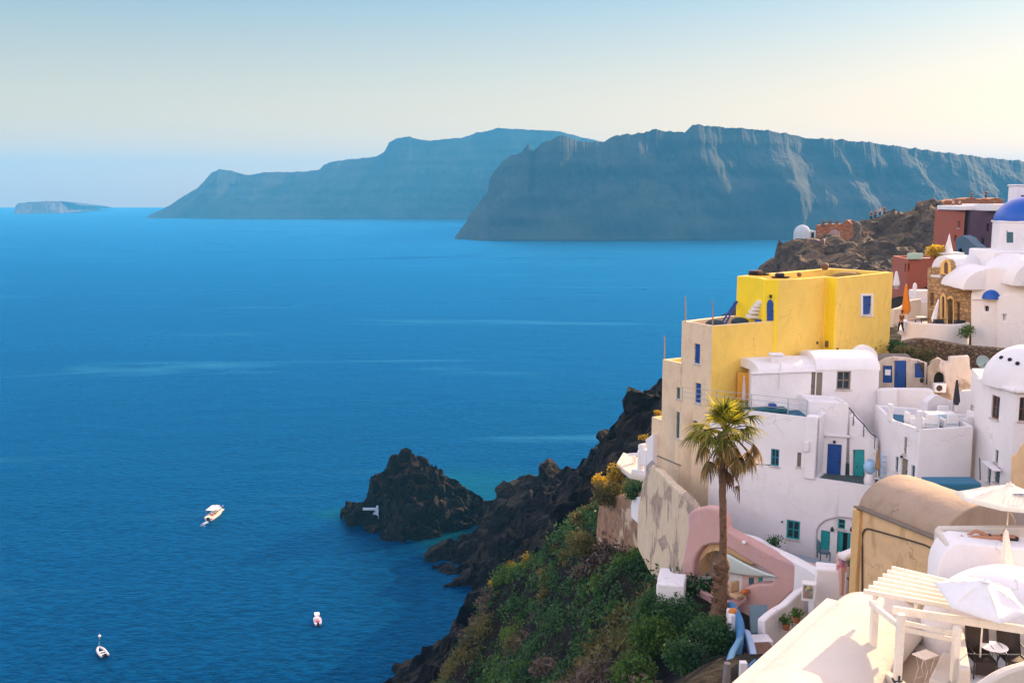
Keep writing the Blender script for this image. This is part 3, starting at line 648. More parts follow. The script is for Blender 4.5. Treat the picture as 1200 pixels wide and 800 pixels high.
# poles
for (x, y0, y1, Yp, lab) in ((803, 347, 377, 60.2, 'thin wooden pole at the sea end of the yellow house terrace parapet'), (835, 352, 383, 58.3, 'thin wooden pole at the near corner of the yellow house terrace'), (778.5, 393, 421, 62.4, 'thin wooden pole on the lowest yellow roof step')):
    a, b = P(x, y1+1, Yp), P(x, y0, Yp); bm = bmesh.new(); tube(bm, [a, (a+b)/2+Vector((.02,0,0)), b], [.045,.04,.032], 8)
    tag(link('pole', bm, plain('weathered wood', (.35,.22,.12)), loc=a), lab, 'pole', 'poles on the yellow house')
# ---------------- vaulted white house
def vault_house():
    zt = P(955, 434, 57.6).z; A = Z(881, 437, zt); M = Z(956, 434, zt); B = Z(1030.5, 434, zt)
    r = thing('vaulted_white_house', 'white house with a long barrel roof and chimney, directly below the yellow house', 'house', ((A.x+B.x)/2, A.y+2, 86))
    pts = [(A.x, A.y), (M.x, M.y), (B.x, B.y), (B.x+.3, B.y+3.8), (A.x+.6, A.y+3.9)]
    house_walls(r, pts, 82, zt, WHITE, holes={0: [(950.5, 435.6, 955.9, 470, None)], 1: [(956.5, 436.2, 963.5, 470, None), (980.5, 434.8, 997, 456.5, ('window', GREIGE, .1))]}, closed_top=True)
    p0 = W(951, 435.6, pts[0], pts[1]); p1 = W(963, 470, pts[1], pts[2])
    bm = bmesh.new(); box(bm, p0.x-.02, p1.x+.0, p0.y+.16, p0.y+.22, p1.z, p0.z); D = link('door', bm, GREIGE, r)
    bm = bmesh.new(); box(bm, p0.x+.06, p0.x+.1, p0.y+.1, p0.y+.16, p1.z+.85, p1.z+1.0); link('handle', bm, METAL, D)
    # eave bands and the two roof vaults
    bm = bmesh.new(); beam(bm, (A.x-.03, A.y-.02, zt-.02), (M.x-.0, M.y-.02, zt-.02), .18, .13); link('eave', bm, WHITE, r, bevel=.04)
    vault(r, (A.x+.05, A.y+1.6), (M.x+.05, M.y+1.7), 1.62, zt-.02, .62, WHITE)
    vault(r, (M.x+.0, M.y+1.85), (B.x+.05, B.y+1.9), 1.9, zt-.02, .92, WHITE)
    # chimney
    p = P(909, 428, 57.9); bm = bmesh.new(); box(bm, -.34,.34,-.3,.3,-.5,.62, org=p); box(bm, -.42,.42,-.38,.38,.62,.72, org=p)
    C = link('chimney', bm, WHITE, r, bevel=.05)
    bm = bmesh.new(); box(bm, .342,.36,-.15,.15,.1,.42, org=p); link('flue_opening', bm, DARK, C)
    bm = bmesh.new(); q = W(914, 440, pts[0], pts[1]); tube(bm, [(q.x, q.y-.05, zt+.5), (q.x, q.y-.07, zt-.0), (q.x, q.y-.07, zt-.95)], .05, 8); link('downpipe', bm, WHITE, r)
    # lower right flank of the house running down behind the stairs
    return zt
vzt = vault_house()
# ochre niche and closed umbrella between yellow house and vaulted house
a = P(866, 470, 58.3); 
r = thing('ochre_niche_wall', 'narrow deep ochre wall panel beside the left end of the vaulted white house', 'wall', (a.x, a.y, a.z))
bm = bmesh.new(); p = P(871.5, 453, 58.6); box(bm, -.36,.36,-.05,.2,-.85,.85, org=p); link('panel', bm, plaster('deep ochre render', (.75,.36,.04)), r, bevel=.03)
# ---------------- big white house with the blue-door terrace
def big_house():
    Cn = P(945, 489, 54); zt = Cn.z; dirn = Z(884, 482, zt)-Cn
    A3 = Cn.xy; d = dirn.xy.normalized()
    Bv = (A3[0]-d.x*3, A3[1]-d.y*3)
    Lp = W(832, 500, A3, Bv); Rp = W(1026, 560, A3, Bv); Mp = W(958, 500, A3, Bv)
    r = thing('white_terrace_house', 'large white house with turquoise windows, blue railed terrace and arched ground floor entrance', 'house', (Mp.x, Mp.y+1.5, 80))
    nn = Vector((-d.y, d.x)); nn = nn if nn.y > 0 else -nn
    zfl = W(985, 564, A3, Bv).z
    # front wall left part (full height)
    blue = ('window', TEALB, .08)
    pts = [Lp.xy, Mp.xy, Mp.xy+nn*4.2, Lp.xy+nn*4.2]
    house_walls(r, pts, 78.5, zt, WHITE, holes={0: [(903.3, 526, 913, 546, blue), (934, 530, 938.8, 547, ('planks', GREIGE, .1)), (865, 541, 879, 549.5, blue), (921.5, 609.5, 937.5, 631.5, ('window', TEAL, .06))]}, parapet=.2, ph=.3, floor=BLUEFLR)
    # lower right part (below the blue-door terrace)
    pts2 = [Mp.xy, Rp.xy, Rp.xy+nn*4.6, Mp.xy+nn*4.6]
    ent = [(980.5, 623, 996, 661, None), (982, 608, 990.5, 619.5, ('window', TEAL, .06)), (961.5, 621.5, 972.5, 647, ('planks', TEAL, .06)), (1000.5, 623, 1006, 650, ('planks', TEAL, .06))]
    house_walls(r, pts2, 78.5, zfl, WHITE, holes={0: ent}, parapet=.12, ph=.12, floor=plaster('grey blue terrace floor', (.07,.10,.10)))
    # dark open doorway with turquoise jamb
    bm = bmesh.new(); q0, q1 = W(980.5, 661, Mp, Rp), W(996, 623, Mp, Rp); dd = (Rp.xy-Mp.xy).normalized(); D3 = Vector((dd.x, dd.y, 0)); n3 = Vector((nn.x, nn.y, 0))
    def lb(bm, o, u0, u1, v0, v1, z0, z1): boxpts(bm, Vector((o.x, o.y, 0))+D3*(u0+u1)/2+n3*(v0+v1)/2+Vector((0,0,(z0+z1)/2)), (D3, n3, Vector((0,0,1))), ((u1-u0)/2, (v1-v0)/2, (z1-z0)/2))
    Lw = (q1.xy-q0.xy).length
    lb(bm, q0, 0, .12, .05, .15, q0.z, q1.z); lb(bm, q0, Lw-.12, Lw, .05, .15, q0.z, q1.z); lb(bm, q0, .12, Lw-.12, .05, .15, q1.z-.12, q1.z)
    fr = link('door_frame', bm, TEAL, r)
    bm = bmesh.new(); lb(bm, q0, .12, Lw-.12, .12, .16, q0.z, q1.z-.12); link('dark_doorway', bm, DARK, r)
    bm = bmesh.new(); lb(bm, q0, .12, .26, .02, .05, q0.z, q1.z-.12); link('door', bm, TEAL, r)
    # arch moulding round the entrance
    f = lambda x, y: W(x, y, Mp, Rp)-n3*.03
    bm = bmesh.new(); tube(bm, [f(*q) for q in [(957.5,652),(957,630),(957.5,620),(961,614),(967,609),(975,606.5),(984,605),(996,606),(1004,609)]], .05, 8); link('arch_moulding', bm, plaster('grey lilac render', (.48,.42,.46)), r)
    for x in (974.5, 997.5):
        bm = bmesh.new(); p = f(x, 619); lathe(bm, p+Vector((0,-.1,-.15)), [(0,0),(.09,.05),(.1,.15),(.04,.28),(0,.3)], 8); link('wall_lamp', bm, METAL, r)
    bm = bmesh.new(); p = f(916.5, 611); lathe(bm, p+Vector((0,-.03,-.05)), [(0,0),(.06,.03),(.06,.1),(0,.12)], 8); link('wall_spot', bm, METAL, r)
    # end pillar of the terrace and roll moulding
    bm = bmesh.new(); lb(bm, Mp, -.62, .0, -.12, .5, zfl-.1, zt+.12); link('pillar', bm, WHITE, r, bevel=.06)
    bm = bmesh.new(); lb(bm, Mp, -.7, -.35, -.24, -.121, zt-1.9, zt-1.3); link('pillar_niche', bm, WHITE2, r, bevel=.05)
    # railing of the roof terrace
    bm = bmesh.new(); us = [8.0, 5.9, 3.8, 1.7, .65]
    base = Vector((Mp.x, Mp.y, 0))+n3*.1
    for u in us: p = base-D3*u; tube(bm, [(p.x, p.y, zt), (p.x, p.y, zt+.95)], .025, 6)
    for h in (.35, .65, .95):
        p, q = base-D3*8.0, base-D3*.65; tube(bm, [(p.x, p.y, zt+h), (q.x, q.y, zt+h)], .016, 6)
    link('railing', bm, LMETAL, r)
    return zt, zfl, Mp, Rp, Lp, D3, n3, lb
bzt, bzf, bM, bR, bL, bD, bN, lb = big_house()
# tower block with the blue door, standing on the terrace
def tower_block():
    A, B = bM, bR
    o = Vector((A.x, A.y, 0))
    def on(u, v): p = o+bD*u+bN*v; return Vector((p.x, p.y))
    f0 = on(-.6, 1.25); 
    # front plane of the block: parallel to the picture rather than to the house front
    zt = P(950, 472, 55.2).z
    p0, p1 = P(948.5, 480, 55.3).xy, P(994.5, 480, 54.6).xy
    r = thing('stair_block', 'white cubic block with royal blue door standing on the middle terrace', 'building', (p0.x+1, p0.y+1, bzf-.1))
    ztop = P(970, 472, 54.9).z
    house_walls(r, [p0, p1, (p1.x+.1, p1.y+2.2), (p0.x, p0.y+2.2)], bzf-.15, ztop, WHITE, holes={0: [(958.6, 520, 964, 541, ('planks', BLUED, .08)), (969.2, 520.5, 985.6, 561, ('door', BLUED, .08))]}, parapet=.15, ph=.1)
    bm = bmesh.new(); a, b = W(958, 508.5, p0, p1), W(995, 507, p0, p1); beam(bm, (a.x, a.y-.05, a.z), (b.x+.05, b.y-.05, a.z), .2, .12); link('ledge', bm, WHITE, r, bevel=.03)
    bm = bmesh.new(); p = W(977, 517, p0, p1); lathe(bm, p+Vector((0,-.12,-.1)), [(0,0),(.08,.04),(.08,.14),(0,.2)], 8); link('wall_lamp', bm, METAL, r)
    # stair flank with turquoise door
    q0 = Vector((p1.x+.02, p1.y+.15)); q1 = P(1028, 540, 53.9).xy
    a = W(995, 487, q0, q1); b = W(1027, 519, q0, q1)
    r2 = thing('outdoor_stair', 'white outdoor stair with dark sloping handrail and a turquoise door below it', 'stairs', (q0.x+.8, q0.y, bzf))
    plate('stair_wall', WHITE, r2, q0, q1, [(995,486.5),(999,488),(1027,519.5),(1027,566),(1012.7,566),(1012.7,527),(999.5,527),(999.5,566),(995,566)], t=.9)
    bm = bmesh.new(); c0, c1 = W(999.3, 566, q0, q1), W(1012.9, 527, q0, q1); dq = (q1-q0).normalized(); box(bm, 0, (c1.xy-c0.xy).length, .12,.18, 0, c1.z-c0.z, rz=math.atan2(dq.y, dq.x), org=c0); D = link('door', bm, TEAL, r2)
    bm = bmesh.new(); box(bm, .15,.2,.05,.12,.9,1.0, rz=math.atan2(dq.y, dq.x), org=c0); link('handle', bm, METAL, D)
    bm = bmesh.new(); n3 = Vector((0,-.06,0))
    hp = [W(991, 473, q0, q1)+Vector((0,.4,.0)), W(996, 479, q0, q1)+n3, W(1004, 489, q0, q1)+n3, W(1012, 497, q0, q1)+n3, W(1020, 507, q0, q1)+n3, W(1026, 511.5, q0, q1)+n3]
    tube(bm, hp, .035, 6)
    for x, y in ((1000, 484), (1012, 497), (1025, 511)): p = W(x, y, q0, q1)+n3; tube(bm, [p, p-Vector((0,0,.7))], .022, 6)
    link('handrail', bm, METAL, r2)
tower_block()
# flank wall right of the stair: plain tall white wall under the vaulted house
def flank():
    p0, p1 = P(1030, 460, 57.2).xy, P(1050, 460, 56.7).xy
    r = thing('retaining_house_wall', 'tall plain white wall with thin pipe right of the outdoor stair', 'wall', (p0.x+2, p0.y, 83))
    plate('wall', WHITE, r, p0, p1, [(1028,456),(1050,456),(1050,575),(1028,575)], t=.5)
    bm = bmesh.new(); tube(bm, [W(1029.5, 457, p0, p1)-Vector((0,.04,0)), W(1029.5, 480, p0, p1)-Vector((0,.04,0)), W(1029, 545, p0, p1)-Vector((0,.04,0))], .035, 6); link('pipe', bm, WHITE2, r)
flank()
# ---------------- cave house with blue doors
def cave_house():
    A, B = P(1029, 450, 60).xy, P(1092, 450, 58.6).xy
    r = thing('cave_house', 'cave house with beige plaster front, royal blue door and shutters, dug into the slope', 'house', (A.x+1.5, A.y, 88))
    q = lambda x, y: (x, y)
    plate('wall', plaster('beige limewash', (.62,.52,.42), stain=.25, stc=(.3,.22,.16)), r, A, B, [(1029,458),(1029,424),(1036,420),(1046,418.5),(1060,419.5),(1075,422),(1089,428),(1096,434),(1096,458)],
          [[(1047.6,422.5),(1062,422.5),(1062,455.5),(1047.6,455.5)], [(1034.5,428.5),(1045.5,428.5),(1045.5,448.5),(1034.5,448.5)], [(1072,425.5),(1082.6,425.5),(1082.6,442.5),(1072,442.5)]], t=.5, bevel=.03)
    dq = (B-A).normalized(); rz = math.atan2(dq.y, dq.x)
    for nm, x0, y0, x1, y1 in (('door', 1047.5, 422.4, 1062.1, 455.6), ('shutter', 1034.4, 428.4, 1045.6, 448.6), ('shutter', 1071.9, 425.4, 1082.7, 442.6)):
        c0, c1 = W(x0, y1, A, B), W(x1, y0, A, B); bm = bmesh.new(); box(bm, 0,(c1.xy-c0.xy).length,.05,.12,0,c1.z-c0.z, rz=rz, org=c0)
        box(bm, .08,(c1.xy-c0.xy).length-.08,.03,.05,.12,(c1.z-c0.z)-.12, rz=rz, org=c0)
        D = link(nm, bm, BLUED, r, bevel=.008)
        if nm == 'door': bm = bmesh.new(); box(bm, .08,.14,-.03,.029,.85,1.0, rz=rz, org=c0); link('handle', bm, METAL, D)
        if x0 < 1040: bm = bmesh.new(); box(bm, .1,.42,.015,.028,.5,.85, rz=rz, org=c0); link('notice', bm, PLAST, D)
    bm = bmesh.new(); p = W(1079, 444, A, B); lathe(bm, p+Vector((0,-.15,-.2)), [(0,0),(.1,.05),(.12,.2),(.05,.3),(0,.3)], 8); link('wall_lamp', bm, METAL, r)
    # grey vaulted roof with white rimmed end behind
    a, b = P(1003, 424, 61.0), P(1066, 430, 61.0)
    vault(r, (a.x+.3, a.y+.6), (b.x, b.y+.5), 1.5, b.z-.2, .95, plaster('grey weathered roof', (.17,.15,.14), stain=.3))
    c, d = P(997, 422, 60.2).xy, P(1030, 422, 60.0).xy
    plate('gable', WHITE, r, c, d, [(994,420)]+arc(1012, 420, 17, 15.5, 180, 0, 12)+[(1030,434),(996,434)], t=.3, bevel=.05)
    # low white wall under the doors
    p0, p1 = P(1030, 460, 57.6).xy, P(1098, 460, 56.2).xy
    w = thing('white_retaining_wall', 'low white retaining wall below the blue doored cave house', 'wall', (p0.x+1.5, p0.y, 86))
    plate('wall', WHITE, w, p0, p1, [(1030,456),(1040,455.5),(1088,455.8),(1093,459),(1095,466),(1095,500),(1030,500)], t=.5)
cave_house()
# beige plaster block with arched oven and air conditioner
def oven():
    A, B = P(1085, 450, 57.4).xy, P(1140, 450, 56.6).xy
    r = thing('ruined_plaster_wall', 'crumbling beige plaster wall with an arched oven hole behind the breakfast terrace', 'wall', (A.x+1, A.y, 87))
    PB = peelmat('peeling beige plaster', (.66,.55,.46), (.32,.24,.17), (.42,.33,.25), .5, .52, .56)
    plate('wall', PB, r, A, B, [(1087,470),(1087,430),(1092,424),(1100,420),(1107,424),(1112,425),(1112,419),(1136,417.5),(1137,432),(1140,436),(1149,436),(1150,480),(1100,480)], [arc(1100.5, 444, 6, 8, 0, 180, 8)+[(1094.5,449),(1106.5,449)]], t=.7, bevel=.08)
    bm = bmesh.new(); p = W(1100, 440, A, B); box(bm, -.5,.5,.3,.5,-.6,.7, org=p); link('oven_recess', bm, DARK, r)
    bm = bmesh.new(); p = W(1098.5, 453, A, B)
    u = thing('air_conditioner', 'boxy white air conditioner unit with dark fan under the oven arch', 'air conditioner', p+Vector((0,-.3,-.3)))
    bm = bmesh.new(); box(bm, -.34,.34,-.45,-.12,-.27,.27, org=p); link('housing', bm, PLAST, u, bevel=.03)
    bm = bmesh.new(); c = p+Vector((-.08,-.455,0)); 
    for k in range(20):
        a0, a1 = 2*math.pi*k/20, 2*math.pi*(k+1)/20
        face(bm, [c, c+Vector((math.cos(a0)*.18,-.005,math.sin(a0)*.18)), c+Vector((math.cos(a1)*.18,-.005,math.sin(a1)*.18))])
    link('fan', bm, plain('dark red brown', (.06,.025,.02)), u)
    
    for sx in (-.25, .25): bm = bmesh.new(); beam(bm, p+Vector((sx,-.12,-.27)), p+Vector((sx,.02,-.6)), .04, .04); link('bracket', bm, METAL, u)
oven()
# rubble stone retaining wall above
def rubble():
    pts = [P(1046, 404, 66.5), P(1075, 396.5, 68), P(1100, 399, 67), P(1130, 404, 65.5), P(1165, 407, 64), P(1210, 412, 62)]
    w = ribbon('rubble_wall', RUBBLE, None, smoothpath([Vector((p.x, p.y, p.z)) for p in pts], 5), .7, 86.5, bevel=.08, loc=(pts[2].x, pts[2].y, 87))
    tag(w, 'long rough brown rubble stone wall holding up the church terrace', 'stone wall')
rubble()
# ---------------- slotted white house with breakfast terrace
def slot_house():
    C = P(1078, 503, 50); zt = C.z; L = Z(1044, 492, zt); Rr = Z(1141, 499, zt); R2 = Z(1153, 503, zt)
    r = thing('slotted_white_house', 'white house with narrow slot windows under the blue floored breakfast terrace', 'house', (C.x+1, C.y+2, 83))
    # rounded right face
    cur = smoothpath([Vector((C.x, C.y)), Vector((C.x*.5+Rr.x*.5+.05, C.y*.5+Rr.y*.5-.1)), Vector((Rr.x, Rr.y))], 5)
    pts = [L.xy, C.xy]+[p for p in cur[1:]]+[Vector((Rr.x+.1, Rr.y+3.9)), Vector((L.x+.6, L.y+4.0))]
    hs = [(1059, 512, 1062.2, 532, ('planks', GREIGE, .1)), (1049, 535, 1052.2, 553, ('planks', SLATE, .1)), (1055.6, 537, 1063, 566, ('planks', GREIGE, .1)), (1067.5, 545, 1071.5, 565, ('planks', SLATE, .1))]
    house_walls(r, pts, 79.5, zt, WHITE, holes={0: hs}, parapet=.22, ph=.42, floor=BLUEFLR, bevel=.05)
    # posts
    for (x, y, hh, q) in ((1078.5, 503, .95, C), (1046, 492, .85, L)):
        bm = bmesh.new(); box(bm, -.13,.13,.02,.28,-.1,hh, org=q); link('post', bm, WHITE, r, bevel=.04)
    bm = bmesh.new(); p = W(1057.6, 536, L, C)-Vector((.1,.1,0)); lathe(bm, p, [(0,0),(.07,.04),(.07,.13),(0,.16)], 8); link('wall_lamp', bm, METAL, r)
    bm = bmesh.new(); p0 = W(1154, 500, C, Rr); tube(bm, [P(1148.5,536,50.6), P(1149,562,50.4)], .05, 6); link('downpipe', bm, SLATE, r)
    return zt-.42, C, L, Rr
sfl, sC, sL, sR = slot_house()
# back benches of the breakfast terrace: white bumpy wall
pts = [P(1084, 470, 54.3), P(1095, 462, 54.6), P(1106, 466, 54.7), P(1118, 470, 54.6), P(1124, 459, 54.4), P(1138, 457, 54), P(1150, 460, 53.4)]
tag(ribbon('terrace_bench_wall', WHITE2, None, smoothpath(pts, 4), .4, sfl-.1, bevel=.1, loc=(pts[2].x, pts[2].y, sfl)), 'wavy topped white wall along the back of the breakfast terrace', 'wall')
# ---------------- domed white house at the right edge
def domed_house():
    A = P(1149.5, 443, 51); zt = A.z; B = Z(1191, 456.5, zt)
    r = thing('domed_white_house', 'white house with a smooth white dome pierced by small black holes at the right edge', 'house', (B.x+1, B.y+3, 83))
    Cc = (B.x+4.0, B.y-.2); D = (B.x+4.2, A.y+3); E = (A.x+.9, A.y+3)
    house_walls(r, [A.xy, B.xy, Cc, D, E], 79.5, zt, WHITE, holes={0: [(1161.5, 463.5, 1171, 491, ('glassdoor', BROWN, .1)), (1166, 527, 1169.5, 542, ('planks', SLATE, .1)), (1157, 545, 1161, 566, ('planks', SLATE, .1)), (1165, 547, 1171.5, 566, ('planks', SLATE, .1))], 1: [(1194.5, 465.5, 1206, 493.5, ('window', BROWN, .1))]}, closed_top=True)
    bm = bmesh.new(); beam(bm, (A.x-.1, A.y, zt-.06), (B.x-.1, B.y-.1, zt-.06), .25, .16); beam(bm, (B.x-.1, B.y-.1, zt-.06), (Cc[0], Cc[1]-.1, zt-.06), .25, .16); link('cornice', bm, WHITE, r, bevel=.04)
    c = P(1203, 455, 49.8); c.z = zt-.02
    bm = bmesh.new(); rad = 2.1; hgt = 1.95
    lathe(bm, c, [(rad, -.1)]+[(rad*math.cos(R(a)), hgt*math.sin(R(a))) for a in range(4, 88, 6)]+[(0, hgt)], 40); D_ = link('dome', bm, WHITE, r, smooth=True)
    for (x, y) in ((1173.5, 419), (1183.5, 421.5), (1192.5, 426)):
        a, b = ray(x, y); o = Vector((0,0,CZ)); dv = Vector((a,1,b)); S = Vector((1/rad, 1/rad, 1/hgt)); oc = o-c
        oo = Vector((oc.x*S.x, oc.y*S.y, oc.z*S.z)); dd = Vector((dv.x*S.x, dv.y*S.y, dv.z*S.z)); qa, qb, qc = dd.dot(dd), 2*oo.dot(dd), oo.dot(oo)-1; disc = qb*qb-4*qa*qc
        if disc < 0: continue
        t_ = (-qb-math.sqrt(disc))/(2*qa); p = o+dv*t_; n = (p-c).normalized()
        bm = bmesh.new(); bmesh.ops.create_cone(bm, cap_ends=True, segments=12, radius1=.1, radius2=.1, depth=.12, matrix=Matrix.Translation(p)@n.to_track_quat('Z','Y').to_matrix().to_4x4()); link('vent_hole', bm, DARK, r)
    # balcony with lattice railing
    zb = Z(1158, 508, sfl+.1).z
    b0, b1, b2 = Z(1137, 495, zb), Z(1158, 509, zb), Z(1175, 509, zb); b3 = W(1175, 497, A, B)
    slab('balcony', WHITE, r, [b0.xy, b1.xy, b2.xy, (b2.x+.3, b2.y+1.0), (b0.x+.4, b0.y+1.2)], zb, .22, bevel=.03)
    bm = bmesh.new(); H = .95
    for (p, q) in ((b0, b1), (b1, b2)):
        for h in (.08, H): beam(bm, (p.x, p.y, zb+h), (q.x, q.y, zb+h), .05, .06)
        L = (q-p).length; k = max(2, round(L/.5))
        for i in range(k+1):
            c_ = p+(q-p)*i/k; beam(bm, (c_.x, c_.y, zb), (c_.x, c_.y+.001, zb+H+.05), .05, .05)
            if i < k:
                d_ = p+(q-p)*(i+1)/k; beam(bm, (c_.x, c_.y, zb+.1), (d_.x, d_.y, zb+H-.03), .025, .03); beam(bm, (c_.x, c_.y+.03, zb+H-.03), (d_.x, d_.y+.03, zb+.1), .025, .03)
    link('railing', bm, plain('grey painted iron', (.40,.40,.38), .6), r)
    # small white door hood and steps
    bm = bmesh.new(); p = W(1168, 546, A, B); beam(bm, p+Vector((-.35,.5,.12)), p+Vector((-.3,-.7,-.05)), .4, .08); link('door_hood', bm, WHITE, r, bevel=.02)
domed_house()
# ochre rock-built wall right edge
p0, p1 = P(1182, 560, 44.5).xy, P(1215, 560, 43).xy
o = plate('ochre_garden_wall', OCH, None, p0, p1, [(1183,580),(1184,533),(1190,531),(1196,520),(1206,512),(1215,512),(1215,600),(1183,600)], t=.8, bevel=.1, loc=(p0.x, p0.y, 84)); tag(o, 'rough ochre plastered wall at the right edge below the domed white house', 'wall')
# ---------------- ochre barrel vaulted building
def ochre():
    A = P(1004, 592.5, 40); zt = A.z; B = Z(1093, 628, zt)
    d = (B.xy-A.xy).normalized(); n = Vector((-d.y, d.x)); n = n if n.y > 0 else -n
    B = Vector((B.x+d.x*.5, B.y+d.y*.5, zt))
    r = thing('ochre_vaulted_building', 'windowless ochre plastered building with a brown barrel roof behind the pergola', 'building', (A.x+2, A.y, 83))
    hw = 1.95
    house_walls(r, [A.xy, B.xy, B.xy+n*hw*2, A.xy+n*hw*2], 80, zt, OCH, closed_top=True, bevel=.08)
    vault(r, A.xy+n*hw+d*.05, B.xy+n*hw-d*.05, hw-.06, zt-.02, 1.15, OCHR, n=28)
    bm = bmesh.new(); f = -Vector((n.x, n.y, 0))*.05
    beam(bm, Vector((A.x, A.y, zt))+f, Vector((B.x, B.y, zt))+f, .26, .12); link('cornice', bm, plaster('grey brown cornice', (.22,.17,.13)), r, bevel=.03)
    bm = bmesh.new(); g = lambda x, y: W(x, y, A, B)+f*1.0
    tube(bm, [g(*q) for q in [(1011.5,700),(1011.5,640),(1012,625),(1014,620.5),(1018,618.8),(1030,622),(1060,630.5),(1085,638),(1093,642),(1096.5,648),(1097,660)]], .035, 6); link('pipe', bm, plain('dark cable', (.06,.04,.03)), r)
    bm = bmesh.new(); g2 = Vector((A.x, A.y, 0)); boxpts(bm, Vector((A.x, A.y, 84))+Vector((d.x, d.y, 0))*.15-Vector((n.x, n.y, 0))*.08, (Vector((d.x, d.y, 0)), Vector((n.x, n.y, 0)), Vector((0,0,1))), (.2,.1,3.2)); link('corner_pilaster', bm, plaster('pale ochre render', (.70,.44,.18)), r, bevel=.04)
    return zt, A, B, n, d
ozt, oA, oB, on_, od = ochre()
# grey-lilac wall with blue window behind the big parasol
def backyard():
    p0, p1 = P(1098, 620, 40).xy, P(1215, 620, 41).xy
    r = thing('grey_yard_house', 'grey plastered wall with a dark blue window behind the large cream parasol', 'house', (p0.x+2, p0.y, 84))
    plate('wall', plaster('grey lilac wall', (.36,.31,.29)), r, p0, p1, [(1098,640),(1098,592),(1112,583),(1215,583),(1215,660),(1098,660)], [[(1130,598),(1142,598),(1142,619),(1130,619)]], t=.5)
    c0, c1 = W(1129.8, 619.3, p0, p1), W(1142.2, 597.8, p0, p1); bm = bmesh.new(); w_ = c1.x-c0.x
    box(bm, 0,w_,.1,.2,0,c1.z-c0.z, org=c0); WW = link('window', bm, BROWN, r)
    bm = bmesh.new(); box(bm, .05,w_*.55,.06,.099,.05,c1.z-c0.z-.05, org=c0); link('shutter', bm, BLUED, WW)
backyard()
# ---------------- church
def church():
    A = P(1137.5, 345, 70); B = P(1198, 345, 67.5); Bx = W(1240, 345, A, B)
    r = thing('blue_domed_church', 'white church with royal blue dome and blue half dome recess over a plain white front', 'church', (A.x+4, A.y+3, 89))
    FW = plate('front_wall', WHITE, r, A, B, [(1137.5,410),(1137.5,345),(1140,336),(1145,326),(1152,318),(1160,313.5),(1168,312.5),(1178,315),(1187,321),(1193,328),(1196,334),(1240,330),(1240,410)], [[(1153.6,358.5),(1158.2,358.5),(1158.2,365),(1153.6,365)]], t=.6, bevel=.08)
    # forward pier with cornice line
    A2, B2 = A.xy+Vector((.0,-.3)), B.xy+Vector((0,-.35))
    plate('pier', WHITE, r, A2, B2, [(1168,410),(1168,347.5),(1240,346),(1240,410)], [[(1174.8,368),(1179.3,368),(1179.3,376),(1174.8,376)]], t=.5, bevel=.06)
    for (x, y, h) in ((1156, 361.8, 0), (1177, 372, 1)):
        p = W(x, y, A2 if h else A, B2 if h else B); bm = bmesh.new(); box(bm, -.17,.17,.22,.3,-.28,.28, org=p); link('window', bm, DARK, r)
    bm = bmesh.new(); a, b = W(1137.5, 350.5, A, B), W(1170, 350, A, B); beam(bm, a-Vector((0,.06,0)), b-Vector((0,.06,0)), .14, .1); link('cornice', bm, WHITE, r, bevel=.03)
    # blue half dome
    c = W(1161.5, 350, A, B)-Vector((0,.02,0)); bm = bmesh.new(); rr = abs(W(1177, 350, A, B).x-c.x)
    lathe(bm, c, [(rr*math.cos(R(a)), rr*1.05*math.sin(R(a))) for a in range(0, 89, 8)]+[(0, rr*1.05)], 24); link('half_dome', bm, DOMEB, r, smooth=True)
    # drum and dome
    cx = P(1208, 262, 76); zt = P(1208, 258.5, 76).z; zb = P(1208, 296, 76).z; rad = (P(1208,262,76)-P(1167,262,76)).length
    bm = bmesh.new(); lathe(bm, (cx.x, cx.y, 0), [(rad, zb-2.0), (rad, zt-.15), (rad+.12, zt-.12), (rad+.12, zt), (rad-.3, zt+.02), (0, zt+.03)], 8, rz=R(12)); link('drum', bm, WHITE, r, bevel=.05)
    bm = bmesh.new(); lathe(bm, (cx.x, cx.y, zt), [((rad-.06)*math.cos(R(a)), (rad*.70)*math.sin(R(a))) for a in range(0, 89, 5)]+[(0, rad*.70)], 48); link('dome', bm, DOMEB, r, smooth=True)
    # drum window (arched)
    p0 = P(1178, 276, 73.6); A3, B3 = p0.xy, (p0.x+1, p0.y-.25)
    plate('window', SLATE, r, A3, B3, [(1180.6,284.5),(1180.6,272)]+arc(1184, 272, 3.4, 5, 180, 0, 8)+[(1187.4,284.5)], t=.3, bevel=.0)
    # cross on the hidden top of the dome and bell tower
    bt = P(1197, 225, 79); bm = bmesh.new(); box(bm, -.7,1.6,-.5,.7,-2.6,.45, org=bt); box(bm, -.78,1.68,-.58,.78,.45,.58, org=bt); T = link('bell_tower', bm, WHITE, r, bevel=.05)
    bm = bmesh.new(); box(bm, -.25,.25,-.505,-.47,-.5,-.25, org=bt); box(bm, .3,.9,-.505,-.47,-.9,-.2, org=bt); link('bell_opening', bm, DARK, T)
    # roof vaults between front wall and drum
    zf = P(1150, 330, 71).z
    a = W(1166, 330, A, B)
    vault(r, (a.x, a.y+.4), (a.x+.5, a.y+5.5), 1.95, W(1150,338,A,B).z-.1, 1.55, WHITE)
    b = W(1225, 330, A, B); vault(r, (b.x-.2, b.y-.2), (b.x+.5, b.y+6), 2.0, b.z-.3, 1.9, WHITE)
    bm = bmesh.new(); q = P(1167, 305, 73.5); box(bm, -.7,4,-.8,3,-2.2,.75, org=q); link('drum_base', bm, WHITE, r, bevel=.12)
    # second blue detail at the right edge
    p = P(1199, 322, 69.2); bm = bmesh.new(); lathe(bm, p-Vector((-.5,0,.4)), [(.7*math.cos(R(a)), .7*math.sin(R(a))) for a in range(0, 89, 10)]+[(0,.7)], 16); link('small_half_dome', bm, DOMEB, r, smooth=True)
church()
